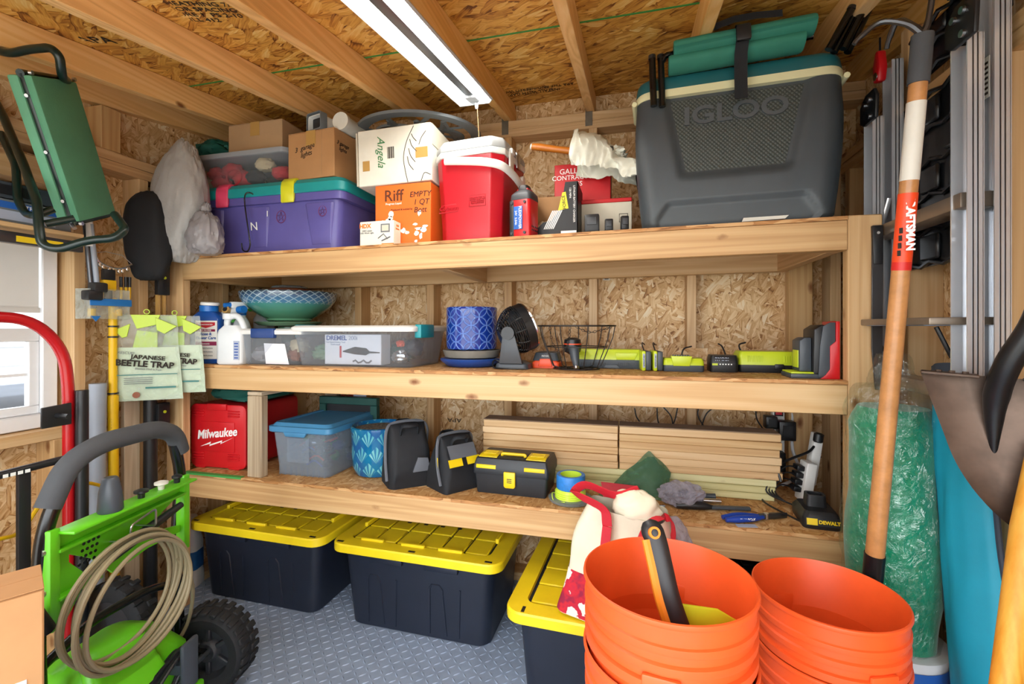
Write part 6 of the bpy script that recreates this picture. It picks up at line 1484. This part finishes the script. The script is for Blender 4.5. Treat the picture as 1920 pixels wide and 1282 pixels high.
# beetle traps on the post
def trap_pack(label, loc, rz, sc=1.0):
    t = thing('trap_pack', label, 'insect trap', loc, rz, 'insect trap packs on the post')
    w, h = .225*sc, .335*sc
    def bagf(s_): return lambda u, v: Vector(((u-.5)*w*(.86+.2*(1-v))+mnoise.noise(Vector((u*4,v*4,s_)))*.004, s_*.014*math.sin(PI*min(1,max(0,u)))*math.sin(PI*min(.95,v+.05))+mnoise.noise(Vector((u*6,v*6,s_*3)))*.004, -h+h*v))
    MB().grid(bagf(-1), 20, 26).build('clear_front', 'bag_clear', t)
    MB().grid(lambda u, v: bagf(-1)(u, v*.62)+Vector((0,.004,0)), 16, 16).build('printed_card', 'pack_pale', t)
    MB().grid(lambda u, v: bagf(1)(u, v), 12, 16).build('clear_back', 'bag_clear', t)
    y = -.014
    text('lettering', 'JAPANESE', .022*sc, 'ink', t, (.01, y-.004, -h*.50), (PI/2, .10, 0), sx=1.15, bold=.0006); text('lettering', 'BEETLE TRAP', .032*sc, 'ink', t, (.0, y-.004, -h*.575), (PI/2, .10, 0), sx=1.0, bold=.0012); text('lettering', 'Beetles Find It Fast', .011*sc, 'print_grey', t, (.01, y-.004, -h*.635), (PI/2, .10, 0)); text('lettering', 'RESCUE!', .014*sc, 'print_grey', t, (-.06, y-.003, -h*.44), (PI/2, .10, 0))
    MB().box(-w*.46, w*.46, y-.001, y+.001, -h*.70, -h*.69, rotm(0,.0,0)).build('teal_rule', 'pack_teal', t); MB().box(w*.0, w*.44, y-.001, y+.001, -h*.86, -h*.84).build('teal_rule', 'pack_teal', t)
    for k in range(4): MB().box(-w*.3, w*.1, y-.001, y+.001, -h*(.735+k*.022), -h*(.729+k*.022)).build('print_line', 'print_grey', t)
    MB().lathe([(.001,-.001),(.012,-.001),(.012,.001),(.001,.001)], 20, T(-.03,y+.003,-h*.93) @ rotm(PI/2,0,0)).build('printed_beetle', 'terracotta', t)
    # lime vanes of the trap inside
    MB().prism([(-.05,-.02),(.045,-.02),(.03,-.06),(-.03,-.075)], -.006, -.002, T(.0,0,.02)).build('trap_vane', 'trap_lime', t, .001, 1); MB().prism([(-.045,-.13),(.035,-.13),(.035,-.07),(-.03,-.06)], -.002, .002).build('trap_vane', 'trap_lime', t, .001, 1)
    MB().prism([(.03,-.01),(.10,-.045),(.06,-.075),(.035,-.06)], -.012, -.008).build('trap_vane', 'trap_lime', t, .001, 1); MB().prism([(-.10,-.06),(-.05,-.035),(-.06,-.085),(-.075,-.09)], -.008, -.004).build('trap_vane', 'trap_lime', t, .001, 1)
    MB().tube([(.0+.009*math.cos(a), 0, .012+.009*math.sin(a)) for a in [2*PI*k/14 for k in range(14)]], .002, 6, None, True).build('hang_loop', 'trap_lime', t)
    return t
p = atY(275, 590, 1.40); trap_pack('front insect trap pack in clear plastic hanging on the shelf post', (p.x, 1.40, p.z), 1.0-.35, 1.0)
p = atY(325, 592, 1.47); trap_pack('rear insect trap pack, half hidden behind the front one', (p.x, 1.475, p.z), .5, .93)
# poles in the corner
o = MB().tube([(-1.925,1.275,.0395),(-1.925,1.285,.99)], .026, 20).build('grey_pipe', 'pvc_grey'); tag(o, 'pale grey plastic pipe standing against the left wall', 'pipe')
t = thing('yellow_pole', 'yellow telescopic pole with black clamps against the left wall', 'pole', (-1.915, 1.335, .0395)); MB().tube([(0,0,.03),(.0,-.005,.85)], .0165, 16).build('lower_tube', 'pole_yellow', t); MB().tube([(0,-.005,.85),(.0,-.006,1.27)], .0135, 16).build('upper_tube', 'pole_yellow', t); MB().tube([(0,0,0),(0,0,.06)], [.011,.018], 14).build('foot_tip', 'black_plastic', t); MB().tube([(0,-.005,.84),(0,-.005,.90)], .0175, 16).build('clamp_collar', 'pole_yellow', t)
for z in (.845, .905, 1.12, 1.16): MB().lathe([(.0172,0),(.0172,.006)], 16, T(0,-.005,z)).build('black_band', 'black_plastic', t)
for k in range(5): MB().box(.002, .010, -.0178, -.0165, .765+k*.011, .771+k*.011).build('printed_mark', 'ink', t)
o = MB().box(-1.955, -1.935, 1.385, 1.445, .0395, .96).build('pale_batten', 'grey_wood_Z', None, .002, 1); tag(o, 'pale bare batten leaning beside the yellow pole', 'board')
o = MB().tube(catmull([atX(228, 925, -1.90), atX(160, 905, -1.86), atX(90, 930, -1.84), atX(40, 995, -1.82), atX(-5, 1012, -1.8), atX(-70, 1040, -1.78)], 6), .006, 8).build('yellow_rope', 'pole_yellow'); tag(o, 'yellow rope trailing behind the pressure washer handle', 'rope')
# tool holder with blue strip
t = thing('tool_rack', 'clear wall pocket with a bright blue front strip', 'tool holder', (0, 0, 0))
P0 = atX(162, 566, -1.90); P1 = atX(247, 566, -1.87)
MB().box(-1.955, -1.88, P0.y, P1.y, P0.z-.06, P0.z+.05).build('pocket', 'bag_clear', t); MB().box(-1.879, -1.874, P0.y-.004, P1.y+.004, P0.z-.012, P0.z+.014).build('blue_strip', 'rack_blue', t, .002); MB().prism([(P0.y,P0.z-.05),(P0.y+.03,P0.z-.05),(P0.y+.015,P0.z-.07)], -.002, .002, T(-1.877,0,0) @ rotm(0,0,PI/2)).build('blue_tab', 'rack_blue', t)
for i, px in enumerate((231, 240, 247)):
    p = atX(px-4, 560, -1.915); t = thing('screwdriver', ('yellow and black screwdriver nearest the chrome chain in the wall pocket', 'yellow and black screwdriver in the middle of the wall pocket trio', 'yellow and black screwdriver at the far end of the wall pocket')[i], 'screwdriver', p, 0, 'screwdrivers in the wall pocket')
    MB().tube([(0,0,0),(0,0,.05)], .0045, 10).build('grip', 'pole_yellow', t); MB().tube([(0,0,.045),(0,0,.085)], [.0055,.006], 10).build('grip_end', 'black_plastic', t); MB().tube([(0,0,-.04),(0,0,0)], .002, 8).build('shaft', 'steel', t)
for i, px in enumerate((172, 222)):
    p = atX(px, 585, -1.905); t = thing('yellow_stopper', ('yellow plastic cap in the pocket near the grey crutch', 'yellow plastic cap in the pocket under the screwdrivers')[i], 'cap', p, 0, 'yellow caps in the wall pocket'); MB().lathe([(.010,-.015),(.012,-.013),(.012,.012),(.009,.014)], 16).build('cap', 'pole_yellow', t)
p = atX(203, 535, -1.90); t = thing('pruner_head', 'yellow and black pruner head with chrome chain teeth above the blue strip', 'pruner', p)
MB().box(-.012, .012, -.022, .022, -.02, .02).build('body', 'pole_yellow', t, .004); MB().box(-.01, .01, -.02, .02, .02, .06).build('jaw', 'black_plastic', t, .004); MB().tube([(0,0,-.06),(0,0,-.02)], .012, 12).build('neck', 'black_plastic', t)
P = catmull([(0,-.045,.115),(0,-.03,.085),(0,.01,.068),(0,.05,.07),(0,.085,.09)], 6)
MB().tube(P, .0035, 6).build('chain', 'steel', t)
for k in range(9):
    q_ = P[1+k*len(P)//10]; MB().box(-.003, .003, -.005, .005, -.018, 0, T(*q_)).build('chain_tooth', 'chrome', t, .002, 1)
MB().tube([P[0], (0,-.01,.125), (0,.05,.12), P[-1]], .0012, 5).build('bail_wire', 'steel', t)
t = thing('folding_crutch', 'folded grey tube crutch with black joints hanging on the left wall', 'crutch', (0, 0, 0))
for dx, px0, px1 in ((0, 160, 172), (.01, 170, 183)): MB().tube([atX(px0, 420, -1.90+dx), atX(px1, 545, -1.90+dx)], .0085, 12).build('tube', 'dark_steel' if not dx else 'pvc_grey', t)
MB().tube([atX(165, 400, -1.895), atX(169, 462, -1.895)], .012, 12).build('white_sleeve', 'white_plastic', t); p = atX(182, 540, -1.88); MB().box(-.02, .02, -.02, .025, -.015, .02, T(*p)).build('joint', 'black_plastic', t, .006); p = atX(170, 552, -1.88); MB().box(-.02, .02, -.02, .03, -.02, .015, T(*p)).build('joint', 'black_plastic', t, .006)
t = thing('level_pole', 'long black pole with two square brackets and lime spirit vials by the post', 'pole', (0, 0, 0))
for y0, y1, w in ((498, 553, 9), (755, 797, 9)):
    p0 = atX(307, y0, -1.88); p1 = atX(307, y1, -1.88); MB().box(-1.90, -1.875, p0.y-.024, p0.y+.024, p1.z, p0.z).build('bracket', 'black_plastic', t, .003); pm = atX(305, (y0+y1)/2-4, -1.875); MB().lathe([(.006,0),(.006,.004)], 12, T(-1.876,p0.y,(p0.z+p1.z)/2+.01) @ rotm(0,PI/2,0)).build('lime_vial', 'lime_plastic', t)
py_ = atX(300, 560, -1.89).y
MB().box(-1.90, -1.885, py_-.012, py_-.002, .9, atX(300, 553, -1.89).z).build('brass_rod', 'tape_tan', t); MB().box(-1.90, -1.885, py_+.012, py_+.022, .9, atX(300, 553, -1.89).z).build('brass_rod', 'tape_tan', t)
MB().tube([(-1.915, py_-.02, .04), (-1.915, py_-.02, .93)], .024, 16).build('black_tube', 'foam_grey' if 0 else 'black_plastic', t)
t = thing('yellow_lamp_end', 'white and yellow end of a tube tool at the top corner near the rafters', 'tool', atY(10, 5, 1.0)); MB().tube([(-.1,0,.0),(-.0,0,.0)], .018, 14).build('tube', 'white_plastic', t); MB().tube([(0,0,0),(.035,0,-.002)], .019, 14).build('yellow_end', 'yellow_plastic', t)

# ------------------------------------------------------------------ right wall
# folded aluminium step ladder hung on the right wall
ld = thing('step_ladder', 'folded aluminium step ladder with black caps hung on the right wall', 'ladder', (0, 0, 0))
XLD = .745
def rail(y, x, z0, z1, d=.055, w=.028):
    """C channel with dark strips for the shade in its flutes"""
    b = MB(); b.box(x-.001, x+.002, y-d/2, y+d/2, z0, z1).box(x-w, x, y-d/2, y-d/2+.003, z0, z1).box(x-w, x, y+d/2-.003, y+d/2, z0, z1)
    r_ = b.build('rail', 'alu', ld)
    for k in (-.22, 0, .22): MB().box(x-.0025, x-.0008, y+k*d-.0022, y+k*d+.0022, z0, z1).build('flute_shade', 'dark_steel', r_)  # dark raised strips stand in for the shade in the grooves
    for k in (.35, .65): MB().box(x-w*k-.0012, x-w*k+.0012, y-d/2-.0008, y-d/2, z0, z1).build('flute_shade', 'dark_steel', r_)
    return r_
Z0, Z1 = .985, 1.83
YA, YC = 1.64, 1.235
for y in (YA, YC): rail(y, XLD-.02, Z0, Z1); rail(y+.012, XLD+.035, Z0+.03, Z1+.17)
for y in (YA, YC):
    MB().box(XLD-.055, XLD-.015, y-.03, y+.03, Z0-.04, Z0+.01).build('foot', 'black_plastic', ld, .004)
    MB().prism([(y-.06, Z1-.015), (y+.012, Z1-.015), (y+.035, Z1+.0), (y+.035, Z1+.05), (y+.0, Z1+.075), (y-.05, Z1+.075), (y-.065, Z1+.05)], -.006, .004, T(XLD-.052,0,0) @ rotm(0,0,PI/2)).build('hinge_cap', 'black_plastic', ld, .003)
    for dy, dz in ((-.03, .05), (.0, .045), (-.03, .0)): MB().cyl((XLD-.062, y+dy, Z1+dz), (XLD-.055, y+dy, Z1+dz), .008, seg=14).build('rivet', 'steel', ld)
    for dz in (1.40, 1.43, 1.46): MB().cyl((XLD-.03, y, dz), (XLD-.018, y, dz), .006, seg=12).build('rivet', 'steel', ld)
for z, d in ((1.485, .03), (1.055, .03)): MB().box(XLD-.045, XLD+.02, YC, YA, z-.022, z+.012).build('tread', 'alu_brown', ld, .003)
MB().box(XLD-.10, XLD+.03, YC+.005, YA-.005, 1.205, 1.222).build('tread', 'alu_brown', ld, .003)
# printed grid label on the underside of the middle tread
MB().box(XLD-.09, XLD+.015, 1.28, 1.55, 1.2035, 1.2048).build('warning_label', 'pale_print', ld)
for i in range(5):
    for j in range(3): MB().box(XLD-.085+j*.034, XLD-.056+j*.034, 1.287+i*.05, 1.331+i*.05, 1.2028, 1.2034).build('label_block', 'print_grey', ld)
for y in (1.29, 1.59): MB().tube([(XLD-.06, y, 1.20), (XLD-.03, y+.0, 1.13)], .005, 8).build('tread_brace', 'black_plastic', ld)
MB().tube([(XLD-.02,1.64,1.47),(XLD-.01,1.60,1.58)], .006, 8, flat=(1,.4)).build('spreader', 'alu', ld)
MB().box(XLD+.0055, XLD+.0065, 1.232, 1.262, 1.70, 1.79).build('spec_label', 'off_white', ld)
for k in range(7): MB().box(XLD+.0048, XLD+.0056, 1.236, 1.258, 1.708+k*.011, 1.713+k*.011).build('label_line', 'ink', ld)
# black moulded wall panels behind the ladder
def moulded_panel(label, loc, rot, w, h, nx, nz):
    t = thing('moulded_panel', label, 'plastic panel', loc, 0, None, rot)
    MB().box(-w/2, w/2, 0, .012, 0, h).build('back_sheet', 'panel_black', t, .003)
    for j in range(nz+1): MB().tube([(x, -.003-.004*((i % 2)), h*j/nz+(.012 if i % 2 else 0)) for i, x in enumerate([-w/2+w*k/(2*nx) for k in range(2*nx+1)])], .006, 6).build('cross_rib', 'panel_black', t)
    for i in range(nx):
        for j in range(nz):
            if (i+j) % 2 == 0: MB().box(-w/2+w*i/nx+.008, -w/2+w*(i+1)/nx-.014, -.012, .001, h*j/nz+.016, h*(j+1)/nz-.008).build('raised_cell', 'panel_black', t, .005, 1)
    return t
moulded_panel('large black moulded plastic panel on the right wall behind the ladder', (.806, 1.53, 1.37), (0, 0, -PI/2), .50, .47, 5, 5)
moulded_panel('small black moulded panel tucked up under the roof over the ladder', (.80, 1.44, 1.905), (.0, 0, -PI/2), .36, .13, 4, 2)
t = thing('chalk_reel', 'red chalk line reel hanging beside the ladder top', 'chalk line', atX(1650, 125, .745)); MB().prism([(-.018,-.045),(.012,-.05),(.022,-.01),(.012,.045),(-.005,.05),(-.022,.01)], -.012, .012, rotm(0,0,-PI/2)).build('case', 'tool_red', t, .006); MB().lathe([(.012,0),(.012,.004)], 18, T(-.014,0,-.03) @ rotm(0,PI/2,0)).build('crank', 'chrome', t); MB().tube([(0,0,.05),(.0,.0,.09)], .003, 6).build('cord', 'black_plastic', t)
# long-handled cultivator
cu_t, cu_b = ray(1730, 65)*.98+Vector((0,0,1.2)), Vector((.552, 1.375, .012))
cv = thing('cultivator', 'long wood-handled garden cultivator with orange label leaning by the ladder', 'garden tool', (0, 0, 0))
def on_(f): return cu_t+(cu_b-cu_t)*f
MB().tube([on_(.05), on_(.30), on_(.645)], [.0165, .0175, .0195], 20).build('shaft', 'shaft_wood', cv); MB().tube([on_(-.0), on_(.054)], .0195, 18).build('upper_ferrule', 'foam_grey', cv); MB().tube([on_(.645), on_(.70), on_(.97), on_(1)], [.0215, .021, .02, .015], 18).build('lower_ferrule', 'shovel_black', cv)
MB().tube([on_(.075), on_(.165)], .0176, 20).build('paper_label', 'off_white', cv); MB().tube([on_(.18), on_(.262)], .0180, 20).build('orange_label', 'sticker_orange', cv); MB().tube([on_(.262), on_(.272)], .0181, 20).build('label_border', 'sticker_red', cv)
_d = (cu_b-cu_t).normalized(); _tl = math.atan2(_d.y, -_d.z)
text('lettering', 'CRAFTSMAN', .021, 'white_ink', cv, on_(.218)+Vector((-.001,-.0212,.002)), (PI/2+_tl, PI/2, .0), bold=.001)
for k in range(4): MB().box(-.004, .002, -.0008, .0008, -.006, .006, T(*(on_(.225+.009*k)+Vector((-.0125,-.0145,0)))) @ rotm(0,0,-.7)).build('printed_mark', 'ink', cv)
for k, (dx, dz, dy) in enumerate(((-.085, .03, .02), (.03, .13, -.01), (-.02, .05, .06))): MB().tube(catmull([on_(0), on_(0)+Vector((dx*.3, dy*.3, .03)), on_(0)+Vector((dx*.8, dy, dz+.02)), on_(0)+Vector((dx*1.25, dy*1.3, dz*.8)), on_(0)+Vector((dx*1.35, dy*1.4, dz*.45))], 5), [.007]*5+[.006]*10+[.005]*6, 8).build('tine', 'dark_steel', cv)
# shovel
sv = thing('shovel', 'rusty round-point shovel with black socket hanging on the right wall', 'shovel', (.69, 1.10, 1.10), 0, None, (0, .05, -.45))
def blade(u, v):
    x = (u-.5)*2; z = -.30*v; hwid = .118*(1-.12*v) if v < .45 else .118*(1-.12*.45)*math.sqrt(max(0, 1-((v-.45)/.55)**2))
    return Vector((x*hwid+.09*v, .028*(1-x*x)*(1-.3*v)-.035*v*v+.012, z))
b = MB(); b.grid(blade, 24, 26); b.grid(lambda u, v: blade(u, v)+Vector((0, .0028, 0)), 24, 26); b.build('blade', 'rust_steel', sv)
for s_ in (-1, 1): MB().box(min(s_*.03, s_*.118), max(s_*.03, s_*.118), -.006, .03, -.003, .004).build('foot_step', 'rust_steel', sv, .003)
for s_ in (-1, 1):
    for k in range(3): MB().cyl((s_*(.05+.02*k), .01, .004), (s_*(.05+.02*k), .01, .008), .005, seg=8).build('step_bolt', 'rust_steel', sv)
MB().tube(catmull([(-.0,.030,-.17),(-.005,.018,-.05),(.005,-.012,.03),(.035,-.03,.12),(.055,-.04,.26),(.066,-.045,.42)], 6), [.002,.005,.008,.011,.014,.016,.018]+[.020]*24, 16).build('socket', 'shovel_black', sv); MB().tube([(.066,-.045,.42),(.075,-.05,.52)], .0205, 16).build('red_band', 'sticker_red', sv); MB().tube([(.075,-.05,.52),(.085,-.055,.68)], .019, 16).build('handle', 'shaft_wood', sv)
# yellow varnished handle
yh = MB().tube([(.605,.93,.004),(.62,.985,.55),(.70,1.06,.83),(.74,1.085,.98)], [.021,.021,.021,.018], 18).build('varnished_pole', 'varnished_Z'); tag(yh, 'yellow varnished wooden tool handle leaning in the near right corner', 'tool handle')
# pail and wrapped green roll
t = thing('white_pail', 'white pail with blue printed band under the wrapped green roll', 'pail', (.672, 1.44, .0005)); MB().lathe([(.098,0),(.10,.003),(.108,.37),(.112,.372),(.112,.385),(.104,.387)], 40).build('body', 'pail_white', t); MB().lathe([(.1083,.29),(.1103,.36)], 40, None, False, False).build('blue_band', 'label_blue', t); MB().tube([(.11*math.cos(a), -.11*math.sin(a)*.6-.05, .37-.12*math.sin(a)) for a in [PI*k/14 for k in range(15)]], .002, 6).build('bail', 'grey_wire', t)
for k in range(3): MB().lathe([(.1106-.0006*k,.30+k*.018),(.1108-.0006*k,.306+k*.018)], 40, None, False, False).build('printed_line', 'pale_print', t)
for k in range(2): MB().lathe([(.1072,.24-k*.02),(.1074,.247-k*.02)], 40, None, False, False).build('printed_line', 'label_blue', t)
gr_ = thing('wrapped_roll', 'green fibre roll wrapped in clear plastic standing on the white pail', 'roll', (.669, 1.44, .389))
def rollf(r, lo, hi, nz_, amp, fr):
    rings = []
    for k in range(nz_+1):
        f = k/nz_; z = lo+(hi-lo)*f
        rr = r*(1+.10*math.sin(f*PI)-.05*math.cos(f*9))*(1 if f < .93 else 1-(f-.93)*3)
        rings.append([(rr*math.cos(a)*(1+amp*mnoise.noise(Vector((math.cos(a)*fr, math.sin(a)*fr, z*fr*6)))), rr*math.sin(a)*(1+amp*mnoise.noise(Vector((math.cos(a)*fr+5, math.sin(a)*fr, z*fr*6)))), z) for a in [2*PI*j/56 for j in range(56)]])
    return MB().loft(rings)
rollf(.093, 0, .60, 40, .06, 1.6).build('fibre_roll', 'roll_green', gr_); rollf(.1005, -.0, .655, 70, .10, 4.2).build('plastic_wrap', 'wrap', gr_)
b = MB(); b.grid(lambda u, v: Vector(((.062-.03*v)*math.cos(u*2*PI)*(1+.3*mnoise.noise(Vector((u*9,v*5,0)))), (.062-.03*v)*math.sin(u*2*PI)*(1+.3*mnoise.noise(Vector((u*9,v*5,3)))), .65+.09*v)), 40, 12); b.build('gathered_neck', 'wrap', gr_)
# teal bag
tb_ = thing('teal_bag', 'long teal fabric bag with dark piping leaning in the right corner', 'bag', (0, 0, 0))
tp, bt = Vector((.735, 1.325, 1.10)), Vector((.765, 1.205, .0045))
ax_ = (tp-bt).normalized(); sd = Vector((.28, -.96, 0)); sd = (sd-ax_*sd.dot(ax_)).normalized(); nm = ax_.cross(sd)
def tealf(u, v):
    a = u*2*PI; c_ = bt+(tp-bt)*v; w = .058+.022*(1-v)-.012*sstep(.85, 1, v); th = .028+.012*math.sin(v*5)
    n = mnoise.noise(Vector((math.cos(a)*2, math.sin(a)*2, v*7)))*.006
    return c_+sd*(w*math.cos(a)+n)+nm*(th*math.sin(a)+n)
b = MB(); b.grid(tealf, 36, 40); b.build('body', 'bag_teal', tb_)
for a in (0.0, .5): MB().tube([tealf(a, k/30) for k in range(31)], .006, 8).build('piping', 'bag_edge', tb_)
b = MB(); b.grid(lambda u, v: tealf(.5+.5*u, .93+.075*v)+nm*(-.004)+Vector((0,0,.01*math.sin(u*PI))), 12, 6); b.build('flap', 'bag_edge', tb_)

# saw blade on the shelf post
t = thing('pruning_saw', 'narrow dark saw blade hanging on the shelf post beside the ladder', 'saw', (.683, 1.552, 1.02))
MB().prism([(-.006,0),(.004,.0),(.012,.10),(.013,.40),(.010,.47),(-.014,.47),(-.015,.12)], -.003, .003).build('blade', 'dark_steel', t, .001, 1)
MB().prism([(-.012,.36),(.012,.36),(.013,.472),(-.015,.472)], -.006, .006).build('grip', 'black_plastic', t, .003)
MB().cyl((0,-.007,.45), (0,.007,.45), .004, seg=10).build('hang_nail', 'steel', t)
